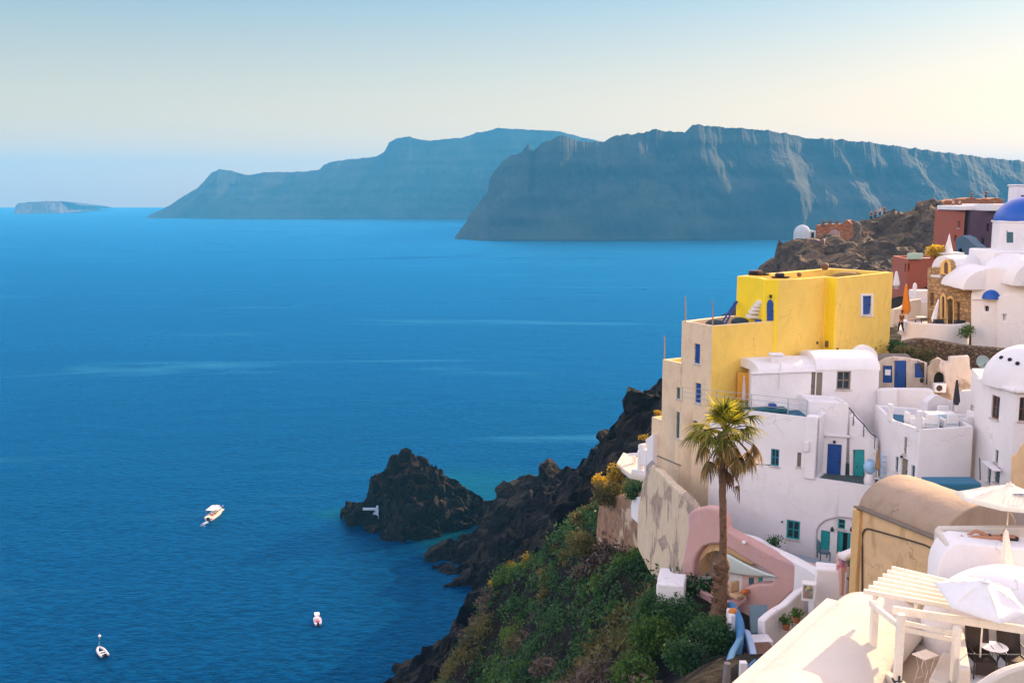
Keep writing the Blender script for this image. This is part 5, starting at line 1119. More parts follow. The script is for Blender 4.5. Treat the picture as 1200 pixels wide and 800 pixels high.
# steps and shaded walls at the bottom
def stairs():
    A, B = P(896, 740, 40.5).xy, P(948, 700, 43.5).xy
    o = plate('curved_white_wall', WHITE, None, A, B, [(896,790),(896,727.5),(903,721),(912,714.5),(921,709.5),(928,703),(934,697),(941,692),(948,689.5),(948,740),(930,790)], t=.35, bevel=.06, loc=(A.x, A.y, 81)); tag(o, 'white wall with wavy rising top beside the brown steps', 'wall')
    sm = plain('shade blue wall colour', (.22,.42,.62), .8)  # blue of the shade mixed into a wall base colour
    pts = [P(856,704,42.5), P(864,715,41.5), P(869,732,40), P(866,748,38.6), P(858,762,37.6), P(853,776,36.6), P(842,786,36), P(826,801,35.3)]
    o = ribbon('path_parapet', plaster('shade blue path wall', (.035,.17,.36)), None, smoothpath([Vector(p) for p in pts], 5), .26, 80, bevel=.06, loc=pts[3]); tag(o, 'shade tinted white parapet curving down beside the palm roots', 'parapet')  # white wall whose blue shade is put into its colour
    pts = [P(870,737,40.2), P(876,740,39.8), P(882,760,38.3), P(884,778,37.2)]
    o = ribbon('stair_parapet', plaster('shade blue stair wall', (.35,.48,.66)), None, smoothpath([Vector(p) for p in pts], 4), .28, 80, bevel=.05, loc=pts[1]); tag(o, 'shade tinted white stair parapet left of the brown steps', 'parapet')  # stair wall also carries blue shade in its base colour
    r = thing('brown_steps', 'short flight of brown stone steps between shade tinted walls', 'stairs', P(890, 775, 37.8))
    for i in range(6):
        p = P(890, 748+i*7, 40-i*.55); bm = bmesh.new(); box(bm, -.52,.5,-.3,.45,-.8,0, rz=.1, org=p); link('step', bm, BROWN if i else WHITE2, r, bevel=.02)
    small_white_box('white_gatepost', 'stubby white box beside the orange pumpkin and palm trunk', 'wall', 855, 866, 720, 734, 41.2, .8, rz=0)
    slab('steps_landing', plaster('teal grey landing', (.10,.17,.20)), None, [P(880,742,41).xy, P(897,741,41).xy, P(899,722,44).xy, P(878,722,44).xy], P(888,741,41).z, .4, loc=(0,0,0))['kind'] = 'structure'
    # orange pumpkin like ball on the wall
    p = P(859, 718.5, 41.5); bm = bmesh.new(); bmesh.ops.create_uvsphere(bm, u_segments=20, v_segments=10, radius=.2, matrix=Matrix.Translation(p+Vector((0,0,.1))))
    for v in bm.verts: a = math.atan2(v.co.y-p.y, v.co.x-p.x); k = 1+.06*math.cos(a*8); v.co.x = p.x+(v.co.x-p.x)*k; v.co.y = p.y+(v.co.y-p.y)*k; v.co.z = p.z+(v.co.z-p.z)*.85
    tag(link('pumpkin', bm, plain('orange skin', (.62,.19,.02), .5), None, smooth=True, loc=p), 'round orange pumpkin resting on the white wall end by the palm', 'pumpkin')
    # poster box, pots
    p = P(948, 692, 41.6); r = thing('notice_box', 'white box on a wall carrying a small colourful poster', 'notice board', p)
    bm = bmesh.new(); box(bm, -.3,.3,-.1,.35,-.45,.35, rz=-.3, org=p); link('housing', bm, WHITE, r, bevel=.03)
    bm = bmesh.new(); box(bm, -.24,.16,-.13,-.105,-.3,.28, rz=-.3, org=p); link('poster', bm, peelmat('small poster print', (.62,.5,.25), (.10,.2,.22), (.4,.2,.15), 7.0, .48, .52), r)
    for (x, y, Y, lab) in ((921,733,41.3,'small green potted plant at the foot of the wavy white wall'), (933,725,41.0,'dark potted cactus beside the small green plant')):
        p = P(x, y+4, Y); r = thing('potted_plant', lab, 'plant', p)
        bm = bmesh.new(); lathe(bm, p, [(0,0),(.13,0),(.18,.28),(.15,.28),(.14,.25),(0,.25)], 14); link('pot', bm, RUST, r)
        link('foliage', leaf_bm([(p.x, p.y, p.z+.45)], .28, 120, .09), GREEN1, r)
    # low white pipes and lattice rail at the bottom
    r = thing('blue_lattice_gate', 'white and blue timber gate beside the foreground roof edge', 'gate', P(868, 795, 33))
    bm = bmesh.new(); p = P(870, 806, 33.5); box(bm, -.12,.12,-.12,.12,-.3,1.0, org=p); link('post', bm, WHITE, r)
    bm = bmesh.new(); beam(bm, P(872,786,33.6), P(885,774,35.2), .07, .14); link('rail', bm, plaster('shade blue path wall', (.035,.17,.36)), r)
    bm = bmesh.new(); beam(bm, P(872,797,33.6), P(886,784,35.2), .07, .14); link('rail', bm, plaster('shade blue path wall', (.035,.17,.36)), r)
    r = thing('tree_stump_post', 'weathered grey wooden post at the bottom of the stairs', 'post', P(851, 806, 33.2))
    bm = bmesh.new(); p = P(851, 806, 33.2); tube(bm, [p-Vector((0,0,.4)), p+Vector((0,0,.5)), p+Vector((.02,0,.95))], [.16,.14,.12], 10); link('shaft', bm, plain('grey wood', (.20,.17,.16)), r)
# ---------------------------------------------------------------- foliage
GREEN1 = leafmat('green leaves', (.022,.062,.012), (.075,.17,.022), (.19,.28,.04), .45)
GREEN2 = leafmat('deep green leaves', (.010,.042,.014), (.032,.105,.03), (.09,.18,.04), .4)
DRY = leafmat('dry purple brown twigs', (.055,.036,.028), (.12,.082,.06), (.22,.155,.10), .25)
OLIVE = leafmat('olive grass', (.05,.055,.018), (.12,.115,.03), (.24,.19,.06), .4)
YFL = leafmat('yellow flowering leaves', (.10,.10,.02), (.45,.30,.02), (.70,.46,.03), .5)
def leaf_arrays(centers, rad, n, size, squash=.75, blade=1.0):
    """n leaf quads round each centre, returned as vertex array"""
    C = np.repeat(np.array(centers, float), n, 0); M = len(C)
    rr = np.repeat(np.broadcast_to(rad, (len(centers),)), n)
    d = rng.normal(size=(M, 3)); d /= np.linalg.norm(d, axis=1, keepdims=True); k = rng.random((M, 1))**.45
    lump = 1+.35*np.sin(d[:, :1]*4+C[:, :1])*np.cos(d[:, 1:2]*5+C[:, 1:2])
    pos = C+d*k*lump*rr[:, None]*np.array([1, 1, squash])
    a = rng.normal(size=(M, 3)); a[:, 2] += .3; a /= np.linalg.norm(a, axis=1, keepdims=True); b = np.cross(a, rng.normal(size=(M, 3))); b /= np.linalg.norm(b, axis=1, keepdims=True)
    s = size*(.6+.8*rng.random((M, 1))); a = a*s*blade; b = b*s*.5/blade**.5
    return np.stack([pos-a, pos-b*.9, pos+a, pos+b*.9], 1)
def leaf_mesh(name, V, mat):
    V = V.reshape(-1, 3); me = bpy.data.meshes.new(name); n = len(V)//4
    me.vertices.add(len(V)); me.vertices.foreach_set('co', V.ravel()); me.loops.add(n*4); me.loops.foreach_set('vertex_index', np.arange(n*4)); me.polygons.add(n); me.polygons.foreach_set('loop_start', np.arange(n)*4)
    try: me.polygons.foreach_set('loop_total', np.full(n, 4))
    except Exception: pass
    me.update(calc_edges=True); me.materials.append(mat); return me
class leaf_bm:      # stand in that link() accepts through link_leaf below
    def __init__(s, *a, **k): s.V = leaf_arrays(*a, **k)
_link = link
def link(name, bm, mat, parent=None, **k):
    if isinstance(bm, leaf_bm):
        base = wloc(parent) if parent else Vector(k.get('loc', (0,0,0))); V = bm.V-np.array(base)
        o = bpy.data.objects.new(name, leaf_mesh(name, V, mat)); COL.objects.link(o); o.parent = parent
        if not parent: o.location = base
        return o
    return _link(name, bm, mat, parent, **k)
stairs()
def scatter_slope():
    def hgt(x, y): return ground(x, y)
    n = 15000; x = rng.uniform(-32, 20, n); y = rng.uniform(28, 108, n); z = hgt(x, y)
    nz = np.array([noise.noise(Vector((a*.07, b*.07, 3))) for a, b in zip(x, y)]); nz2 = np.array([noise.noise(Vector((a*.16, b*.16, 11))) for a, b in zip(x, y)])
    # photo-plane check only to skip what the houses cover: keep the open slope left of the buildings
    lim = np.where(y > 49, 10.5, 5.4+(y-36)*.09)
    ok = (x < lim) & (z > 52)
    x, y, z, nz, nz2 = x[ok], y[ok], z[ok], nz[ok], nz2[ok]
    near = y < 60
    kinds = np.where(nz2 > .30, 'dry', np.where(nz > .02, 'g1', 'g2')); kinds = np.where((kinds != 'dry') & (nz < -.18) & (nz2 > -.1), 'olive', kinds)
    for k, mat, lab, nm in (('g1', GREEN1, None, 'slope_shrubs'), ('g2', GREEN2, None, 'dark_slope_shrubs'), ('dry', DRY, None, 'dry_brush'), ('olive', OLIVE, None, 'slope_grass')):
        s = kinds == k; c = np.stack([x[s], y[s], z[s]+.15], 1); keep = rng.random(len(c)) < .62; c = c[keep]
        r = rng.uniform(.45, 1.25, len(c)); V = leaf_arrays(c, r, 120, .14, .75, 1.6 if k in ('dry', 'olive') else 1.0)
        o = bpy.data.objects.new(nm, leaf_mesh(nm, V, mat)); COL.objects.link(o); o['kind'] = 'stuff'
        tag(o, {'g1': 'mid green scrub covering the slope under the houses', 'g2': 'dark green scrub on the slope near the pink house', 'dry': 'purple brown dry brush in patches on the slope', 'olive': 'olive grass tufts on the upper slope'}[k])
scatter_slope()
def bush(nm, lab, px, py, Y, rad, mat, n=700, size=.08, cat='bush', group=None, squash=.8, lift=0):
    p = P(px, py, Y); r = thing(nm, lab, cat, p-Vector((0,0,rad*.6)), group)
    cs = [(p.x+random.uniform(-.5,.5)*rad, p.y+random.uniform(-.4,.4)*rad, p.z+random.uniform(-.3,.35)*rad) for _ in range(7)]
    link('foliage', leaf_bm(cs, rad*.55, n//5, size, squash), mat, r)
    bm = bmesh.new()
    for c in cs[:4]: tube(bm, [p-Vector((0,0,rad*.7)), Vector(c)], [.05, .02], 5)
    link('branches', bm, BROWN, r); return r
G = 'flowering bushes along the garden edge'
bush('flowering_bush', 'large bush with orange yellow flowers at the top of the garden wall', 721, 553, 65.5, .95, YFL, 1100, .075, group=G)
bush('flowering_bush', 'small yellow topped bush left of the large orange flowering bush', 702, 563, 67.5, .75, YFL, 800, .075, group=G)
bush('hanging_shrub', 'dull green shrub hanging over the brown garden wall', 716, 576, 65.6, 1.35, OLIVE, 1800, .085)
bush('hanging_shrub', 'dark green creeper trailing over the white buttress', 748, 575, 62.2, .95, GREEN2, 1300, .075)
bush('flowering_bush', 'bright yellow green bush lowest on the sunlit ridge', 581, 684, 90, .85, YFL, 500, .11, group=G)
bush('flowering_bush', 'long yellow bush on the ridge crest above the dark rocks', 600, 668, 88.5, 1.0, YFL, 600, .11, group=G)
bush('flowering_bush', 'yellow tipped bush topmost on the sunlit ridge', 622, 658, 84.8, 1.0, YFL, 700, .11, group=G)
bush('flowering_bush', 'sparse yellow tuft at the very bottom beside the green scrub', 712, 799, 52, .35, YFL, 200, .06, group=G)
for i, (x, y, Y, rd, lab) in enumerate(((800,722,46.5,1.5,'rounded deep green bush below the pink balcony'), (770,712,48,1.35,'deep green bush under the hanging white step'), (835,745,41.5,1.1,'dark green bush round the foot of the palm'), (760,745,46.5,1.5,'broad green bush in the middle of the near slope'), (690,640,68,1.6,'olive green bush under the brown garden wall'), (740,785,44,1.3,'bright green bush at the bottom edge of the photo'), (810,770,40,1.2,'shadowy green bush left of the blue parapet'), (655,690,74,1.8,'big rounded green bush on the ridge of the slope'), (612,742,78,1.9,'bright green bush on the lower left of the slope'))):
    bush('green_bush', lab, x, y, Y, rd, [GREEN2, GREEN2, GREEN2, GREEN1, OLIVE, GREEN1, GREEN2, OLIVE, GREEN1][i], 2600, .085, group='green bushes on the slope')
bush('terrace_flowers', 'bright yellow flowering plants on the low red house roof', 1097, 293, 91.5, 1.3, YFL, 800, .12, 'plant', squash=.45)
bush('hedge_bush', 'low dark green bush between the yellow house and rubble wall', 1018, 404, 65.5, .9, GREEN1, 1100, .085, squash=.5)
bush('hedge_bush', 'green creeper tumbling over the stone wall below the person', 1050, 405, 65.0, .8, GREEN2, 900, .085, squash=.55)
bush('hedge_bush', 'thin green shrub at the right end of the white parapet', 1133, 388, 69.3, .7, GREEN1, 500, .07, squash=1.1)
bush('hedge_bush', 'dull olive weeds on the bank above the cave house', 1072, 417, 62.5, 1.3, OLIVE, 1400, .085, squash=.35)
bush('roof_plant', 'tiny yellow green plant on the lowest step of the yellow house', 772.5, 484, 63.5, .35, YFL, 200, .06, 'plant')
bush('wall_plant', 'small dark plant with red leaves on the broad white parapet', 909, 636, 48.5, .55, GREEN2, 350, .06, 'plant')
bush('wall_plant', 'small orange flowering plant above the white annex columns', 754, 512, 63.6, .35, YFL, 200, .06, 'plant')
def more_bushes():
    protos = []
    for nm, mat, lab in (('green_bush', GREEN1, 'bright green bush among many alike on the slope'), ('green_bush', GREEN2, 'deep green bush among many alike on the slope'), ('dry_bush', DRY, 'dry purple brown bush among many alike on the slope'), ('olive_bush', OLIVE, 'olive grey bush among many alike on the upper slope')):
        for v in range(2):
            cs = [(random.uniform(-.55,.55), random.uniform(-.5,.5), random.uniform(.1,.7)) for _ in range(9)]
            protos.append((nm, leaf_mesh('foliage', leaf_arrays(cs, .46, 190, .085, .8, 1.5 if nm == 'dry_bush' else 1.0), mat), lab))
    n = 0; tries = 0
    while n < 110 and tries < 4000:
        tries += 1; y = random.uniform(38, 100); x = random.uniform(-26, 9 if y > 49 else 5); z = float(ground(np.array([x]), np.array([y]))[0])
        if z < 54: continue
        k = noise.noise(Vector((x*.09, y*.09, 5))); i = (4 if k > .18 else (0 if k > -.05 else (2 if k > -.25 else 6)))+random.randint(0, 1)
        nm, me, lab = protos[i]; o = bpy.data.objects.new(nm, me); COL.objects.link(o); s_ = random.uniform(.7, 1.7); o.location = (x, y, z-.1); o.scale = (s_*random.uniform(.8,1.3), s_, s_*random.uniform(.7,1.1)); o.rotation_euler = (0, 0, random.uniform(0, 6.28))
        tag(o, lab, 'bush', {'green_bush': 'alike green bushes scattered over the slope', 'dry_bush': 'alike dry bushes scattered over the slope', 'olive_bush': 'alike olive bushes scattered over the slope'}[nm]); n += 1
more_bushes()
# ---------------------------------------------------------------- palm
def palm():
    base = P(842, 724, 42.5); top = P(850, 508, 43.0)
    r = thing('palm_tree', 'tall fan palm with sunlit crown and hanging brown dead fronds', 'palm tree', base)
    bm = bmesh.new(); pts = []; rad = []
    for i in range(40):
        t_ = i/39; p = base.lerp(top, t_)+Vector((.10*math.sin(t_*5), 0, 0)); pts.append(p)
        if t_ < .32: rr = .29-.04*t_+.035*(i % 2)+random.uniform(-.02,.03)
        else: rr = .19-.05*t_+.008*(i % 2)
        if t_ > .93: rr += .09
        if t_ < .06: rr += .15*(1-t_/.06)
        rad.append(rr)
    tube(bm, pts, rad, 14)
    for v in bm.verts: v.co += Vector((noise.noise(v.co*6), noise.noise(v.co*6+Vector((5,0,0))), 0))*.03
    trunkm = plaster('palm trunk bark', (.20,.105,.05), stain=.3, stc=(.06,.035,.02), scale=4, bump=1.0)
    for i in range(150):
        t_ = random.uniform(.01, .30); p = base.lerp(top, t_); a = random.uniform(0, 6.28); d = Vector((math.cos(a), math.sin(a), .9)).normalized(); q = p+Vector((math.cos(a), math.sin(a), 0))*.22
        beam(bm, q, q+d*random.uniform(.12,.26), .09, .035)
    link('trunk', bm, trunkm, r, smooth=True)
    PG = leafmat('palm green', (.05,.07,.01), (.28,.27,.02), (.75,.60,.04), .6)
    PB = leafmat('palm dry', (.05,.035,.012), (.20,.13,.03), (.55,.36,.08), .45)
    def frond(bm, az, el, L, R_, droop, fold=0, nleaf=20, shag=0):
        d = Vector((math.cos(az)*math.cos(el), math.sin(az)*math.cos(el), math.sin(el))); c0 = top+Vector((0,0,random.uniform(-.35,.25)))+d*.12
        n_ = 6; pts = [c0+d*L*i/n_-Vector((0,0,droop*.4*(i/n_)**2*L)) for i in range(n_+1)]
        tube(bm, pts, [.03]*4+[.024]*3, 5)
        tip = pts[-1]; fd = (pts[-1]-pts[-2]).normalized(); side = fd.cross(Vector((0,0,1))); side = side.normalized() if side.length > .1 else Vector((1,0,0)); up = side.cross(fd)
        for k in range(nleaf):
            a = (k/(nleaf-1)-.5)*2*R(98)+random.uniform(-.05,.05); l = R_*(.74+.26*math.cos(a))*random.uniform(.85,1.08)
            ld = (fd*math.cos(a)+side*math.sin(a)*(1-.3*fold)+up*(-.15-.5*fold*abs(math.sin(a)))).normalized(); w = .04*(1+.35*random.random()); prev = None; p = tip.copy(); dd = ld.copy(); seg = 6
            wd = dd.cross(up).normalized()*w
            for j in range(seg+1):
                q = j/seg; ww = wd*(1-q)**.6*(1 if j else .55); a_, b_ = bm.verts.new(p-ww), bm.verts.new(p+ww+up*.012)
                if prev: bm.faces.new((prev[0], prev[1], b_, a_))
                prev = (a_, b_); dd = (dd-Vector((0,0,(droop*.34+shag)*(.3+q*1.5)*random.uniform(.7,1.3)))).normalized(); p = p+dd*l/seg
    bmG = bmesh.new(); bmD = bmesh.new(); bmH = bmesh.new()
    for i in range(17): frond(bmG, random.uniform(0, 6.28), R(random.uniform(52, 88)), random.uniform(.5,.95), random.uniform(.85,1.1), .15)
    for i in range(17): frond(bmG, i*2*math.pi/17+random.uniform(-.2,.2), R(random.uniform(12, 48)), random.uniform(.9,1.35), random.uniform(.95,1.15), .5, .2)
    for i in range(15):
        az = i*2*math.pi/15+random.uniform(-.2,.2); bias = .15*math.cos(az)
        frond(bmD, az, R(random.uniform(-38, 8)), random.uniform(.9,1.35)+bias, random.uniform(.9,1.1), .8, .5, shag=.08)
    for i in range(9): frond(bmD, random.uniform(-1.2, 1.2), R(random.uniform(-65, -30)), random.uniform(.8,1.2), .8, 1.0, .6, shag=.15)
    for i in range(6): frond(bmH, random.uniform(-.6, 1.0), R(random.uniform(-84, -60)), random.uniform(1.0,1.9), .75, .5, .8, 10, shag=.25)
    link('crown', bmG, PG, r); link('dry_fronds', bmD, PB, r); link('hanging_dead_fronds', bmH, plain('dead palm leaf', (.13,.06,.025), .9, var=.4), r)
palm()
# ================================================================ FOREGROUND
def foreground():
    zf = 88.0; E0 = Z(838, 825, zf); E1 = Z(972, 704, zf); d = (E1-E0).xy.normalized(); n = Vector((d.y, -d.x))
    r = thing('foreground_vaulted_roof', 'cream white barrel vaulted roof running diagonally across the bottom right', 'roof', (E1.x, E1.y, 85))
    far, near = E1.xy, E0.xy-d*3
    w = 2.5
    # long edge parapet
    ribbon('edge_parapet', CREAM, r, [Vector((*(near+n*.12), zf+.10)), Vector((*(far+n*.12), zf+.10))], .42, 83, bevel=.05)
    vault(r, near+n*(.3+w/2), far+n*(.3+w/2), w/2+.1, zf-.12, .74, CREAM, n=36)
    bm = bmesh.new(); a, b = near+n*.3, far+n*(w+.3); 
    face(bm, [(*(near+n*.3), 83), (*(far+n*.3), 83), (*(far+n*.3), zf-.1), (*(near+n*.3), zf-.1)]); face(bm, [(*(far+n*.3), 83), (*(far+n*(w+.2)), 83), (*(far+n*(w+.2)), zf-.1), (*(far+n*.3), zf-.1)])
    link('wall', bm, CREAM, r)
    return far, n, d
fgF, fgN, fgD = foreground()
def patio():
    # sunken patio beneath the pergola
    zf = 87.62
    pz_ = 89.62
    P1 = P(1022, 772, 24.5); P2 = P(1051.5, 795, 23.2)
    r = thing('patio', 'low walled cream patio floor and walls underneath the pergola', 'patio', (P2.x+1, P2.y+1, zf))
    c = [P(1018,812,22.6).xy, P(1024,770,25.0).xy, P(1062,742,26.6).xy, P(1118,752,26.2).xy, P(1122,800,22.6).xy]
    c = [Vector((8.6,22.0)), Vector((9.3,25.2)), Vector((10.4,27.0)), Vector((12.1,26.0)), Vector((10.9,21.6))]
    slab('floor', plaster('pale cement floor', (.52,.40,.28), stain=.1), r, c, zf, .5)
    # left low wall on which the posts stand
    w0, w1, w2 = P(1000, 812, 23.6), P(1020, 773, 24.7), P(1052, 797, 23.15)
    ribbon('left_wall', CREAM, r, [Vector((w1.x-.05, w1.y+.15, w1.z)), Vector((w2.x+.05, w2.y-.05, w2.z)), Vector((w2.x+.15, w2.y-1.3, w2.z-.25))], .26, 86.5, bevel=.05)
    q0, q1, q2 = P(1021, 773, 24.9), P(1040, 748, 26.2), P(1058, 736, 27.0)
    ribbon('far_left_wall', CREAM, r, [Vector(q0), Vector(q1), Vector(q2)], .25, 86.5, bevel=.06)
    q3, q4 = P(1060, 738, 27.0), P(1116, 752, 26.0)
    ribbon('back_wall', CREAM, r, [Vector((q3.x, q3.y, q3.z)), Vector(((q3.x+q4.x)/2, (q3.y+q4.y)/2, q3.z*.5+q4.z*.5)), Vector((q4.x, q4.y, q4.z))], .3, 86.5, bevel=.05)
    b0, b1 = P(1064, 752, 26.4), P(1112, 765, 25.4); bm = bmesh.new(); beam(bm, (b0.x,b0.y,b0.z-.22), (b1.x,b1.y,b1.z-.22), .55, .42); link('bench', bm, CREAM, r, bevel=.05)
    b0, b1 = P(1115, 765, 24.9), P(1100, 800, 22.8); bm = bmesh.new(); beam(bm, (b0.x,b0.y,b0.z-.25), (b1.x,b1.y,b1.z-.2), .45, .5); link('side_bench', bm, CREAM, r, bevel=.05)
    # pergola
    g = thing('pergola', 'cream painted timber pergola with seven slanting beams and two posts over the patio', 'pergola', P1)
    t1, t2 = P(1022, 704, 24.7), P(1051, 716, 23.35)
    for a, b in ((P1, t1), (P2, t2)):
        bm = bmesh.new(); box(bm, -.085,.085,-.085,.085,-.05,b.z-a.z, org=(a.x, a.y, a.z)); link('post', bm, WOODW, g, bevel=.01)
    for a, in ((P1,), (P2,)):
        bm = bmesh.new(); box(bm, -.1,.1,-.1,.1,-.08,.0, org=(a.x, a.y, a.z)); box(bm, -.02,.02,-.14,-.1,-.05,.14, org=(a.x, a.y, a.z)); link('post_foot', bm, METAL, g)
    zb = t1.z
    r1a, r1b = Z(1016, 699, zb), Z(1054, 716.5, zb)
    L0, L6 = Z(1012, 694, zb+.1), Z(1045, 667, zb+.1); R0, R6 = Z(1124, 714, zb+.1), Z(1150, 692, zb+.1)
    # carrying beams
    bm = bmesh.new(); a, b = Z(1024, 705, zb), Z(1050, 668, zb-.0); 
    beam(bm, (L0.x+.25, L0.y-.1, zb), (L6.x+.2, L6.y+.1, zb), .09, .14); link('side_beam', bm, WOODW, g, bevel=.008)
    bm = bmesh.new(); beam(bm, (L0.x*.45+R0.x*.55, L0.y*.45+R0.y*.55-.05, zb), (L6.x*.45+R6.x*.55, L6.y*.45+R6.y*.55+.1, zb), .09, .14); link('middle_beam', bm, WOODW, g, bevel=.008)
    f0, f1 = Z(1046, 714, zb-.02), Z(1204, 738, zb-.02); bm = bmesh.new(); beam(bm, f0, f1, .1, .2); link('front_beam', bm, WOODW, g, bevel=.01)
    bm = bmesh.new(); f2 = P1.lerp(t1, .97); beam(bm, (t1.x-.05, t1.y, zb-.05), (t2.x+.05, t2.y, zb-.05), .09, .14); link('corner_beam', bm, WOODW, g, bevel=.01)
    for i in range(7):
        k = i/6; a, b = L0.lerp(L6, k), R0.lerp(R6, k); a.z = b.z = zb+.14
        bm = bmesh.new(); beam(bm, a, b, .10, .12); link('beam', bm, WOODW, g, bevel=.01)
    # flat battens lying over the beams in broken rows
    for j, u in enumerate((.12, .34, .56, .78)):
        for i in range(6):
            if (i+j) % 2 and j != 1: continue
            a, b = L0.lerp(R0, u+.03*(i % 3)), L6.lerp(R6, u+.03*(i % 3)); p, q = a.lerp(b, i/6+.01), a.lerp(b, (i+1)/6-.01); p.z = q.z = zb+.095
            bm = bmesh.new(); beam(bm, p, q, .30, .022); link('batten', bm, WOODW, g)
    for y0, y1 in ((728, 741.5), (736, 749)):
        a = P(1054, y0, 23.5); b = P(1117, y1, 23.4); bm = bmesh.new(); beam(bm, a, b, .05, .12); link('rail', bm, WOODW, g, bevel=.006)
    p = P(1117.5, 800, 22.9); q = P(1117.5, 722, 23.5); bm = bmesh.new(); box(bm, -.08,.08,-.08,.08,0,q.z-p.z, org=p); link('corner_post', bm, WOODW, g, bevel=.01)
    # small patio table
    c0 = P(1083, 791, 24.1); t = thing('folding_table', 'small cream folding table with crossed wire legs on the patio floor', 'table', (c0.x, c0.y, zf)); c0.z = zf
    H = P(1083, 764, 24.2).z-zf
    bm = bmesh.new(); box(bm, -.27,.27,-.2,.2,H-.03,H, rz=.5, org=c0); link('table_top', bm, WOODW, t, bevel=.01)
    for s in (-1, 1):
        for q_ in (-1, 1):
            ax = axes(.5); a = c0+ax[0]*.2*q_+ax[1]*.14*s; m_ = c0+ax[0]*.06*q_+ax[1]*.14*s+Vector((0,0,H*.5)); b = c0+ax[0]*.19*q_+ax[1]*.14*s+Vector((0,0,H-.03))
            bm = bmesh.new(); tube(bm, [a, m_, b], .012, 6); link('leg', bm, WOODW, t)
    for s in (-1, 1): bm = bmesh.new(); ax = axes(.5); tube(bm, [c0+ax[1]*.14*s+ax[0]*.15+Vector((0,0,.12)), c0+ax[1]*.14*s-ax[0]*.15+Vector((0,0,.12))], .01, 6); link('stretcher', bm, WOODW, t)
patio()
def chair_terrace():
    zt = 88.95; zf = 88.2
    nl = Z(1131, 784, zt); fl = Z(1123, 735, zt); fr = Z(1215, 737, zt); nr = Z(1215, 778, zt)
    r = thing('chair_terrace', 'small raised white terrace with thick cream walls holding the two dark chairs', 'terrace', (nl.x+1, nl.y+1, zf))
    slab('floor', plaster('bluish white floor', (.66,.68,.72)), r, [nl.xy-Vector((.1,.3)), fl.xy, fr.xy+Vector((.6,0)), (nr.x+.6, nr.y-.5)], zf, .5)
    ribbon('left_wall', CREAM, r, [Vector((nl.x, nl.y, zt)), Vector((fl.x, fl.y, zt))], .24, 86.8, bevel=.03)
    ribbon('back_wall', CREAM, r, [Vector((fl.x-.1, fl.y+.1, zt+.02)), Vector((fr.x+.6, fr.y+.1, zt+.02))], .24, 86.8, bevel=.03)
    slab('outer_wall', WHITE, r, [(nl.x-.12, nl.y-.0), (fl.x-.12, fl.y), (fl.x+.1, fl.y), (nl.x+.3, nl.y-.7)], zf-.02, 1.6)
    c = [P(1118,822,20.6), P(1146,803,20.9), P(1165,790,21.0), P(1185,781,21.1), P(1215,773,21.2)]
    ribbon('near_wall', CREAM, r, smoothpath([Vector(p) for p in c], 5), .24, 86.8, bevel=.06)
    ribbon('right_wall', CREAM, r, [Vector((fr.x+.35, fr.y, zt)), Vector((nr.x+.5, nr.y-.6, zt))], .24, 86.8, bevel=.05)
    # round table
    c = Z(1165, 757, zf+.66); t = thing('round_table', 'round white bistro table under the lower parasol', 'table', (c.x, c.y, zf))
    bm = bmesh.new(); lathe(bm, (c.x, c.y, zf), [(0,.64),(.30,.64),(.325,.65),(.325,.66),(.31,.67),(0,.67)], 36); link('table_top', bm, PLAST, t, smooth=30)
    bm = bmesh.new(); tube(bm, [(c.x, c.y, zf+.03), (c.x, c.y, zf+.64)], .03, 10); link('column', bm, LMETAL, t)
    for k in range(3):
        a = k*2.094+.4; bm = bmesh.new(); tube(bm, [(c.x, c.y, zf+.12), (c.x+.14*math.cos(a), c.y+.14*math.sin(a), zf+.08), (c.x+.27*math.cos(a), c.y+.27*math.sin(a), zf+.012)], .016, 8); link('foot', bm, LMETAL, t)
    # two dark sling chairs
    SL = plain('dark brown sling mesh', (.035,.02,.014), .8); SF = plain('black chair frame', (.01,.01,.012), .4)
    def chair(px, lab):
        q = Z(px, 770, zf+.42); o = (q.x, q.y, zf); rz = R(-6); ax = axes(rz); O = Vector(o); g = lambda x, y, z: O+ax[0]*x+ax[1]*y+Vector((0,0,z))
        t = thing('sling_chair', lab, 'chair', o, 'dark sling chairs on the raised terrace')
        bm = bmesh.new(); vs = []
        def sheet(pr, w=.25):
            rows = [[bm.verts.new(g(-w, y, z)), bm.verts.new(g(0, y, z-.015)), bm.verts.new(g(w, y, z))] for y, z in pr]
            for a, b in zip(rows, rows[1:]):
                for k in range(2): bm.faces.new((a[k], a[k+1], b[k+1], b[k]))
        sheet([(-.28,.44),(-.22,.43),(0,.41),(.22,.40)]); s = link('seat', bm, SL, t, smooth=True); s.modifiers.new('thick','SOLIDIFY').thickness = .02
        bm = bmesh.new(); sheet([(.24,.42),(.30,.62),(.38,.88),(.44,1.06)]); s = link('backrest', bm, SL, t, smooth=True); s.modifiers.new('thick','SOLIDIFY').thickness = .02
        bm = bmesh.new(); sheet([(-.30,.43),(-.32,.36),(-.33,.12)], .24); s = link('front_panel', bm, SL, t); s.modifiers.new('thick','SOLIDIFY').thickness = .015
        for sx in (-.27, .27):
            bm = bmesh.new(); tube(bm, [g(sx,-.33,0), g(sx,-.30,.43), g(sx,.24,.41), g(sx,.46,1.08)], .018, 8); link('side_frame', bm, SF, t)
            bm = bmesh.new(); tube(bm, [g(sx,.36,0), g(sx,.12,.40)], .018, 8); link('leg', bm, SF, t)
            bm = bmesh.new(); tube(bm, [g(sx,-.30,.43), g(sx,-.28,.64), g(sx,.0,.66), g(sx,.33,.66)], .016, 8); link('armrest', bm, SF, t)
    chair(1150, 'dark brown sling chair left of the round bistro table')
    chair(1187, 'dark brown sling chair right of the table at the photo edge')
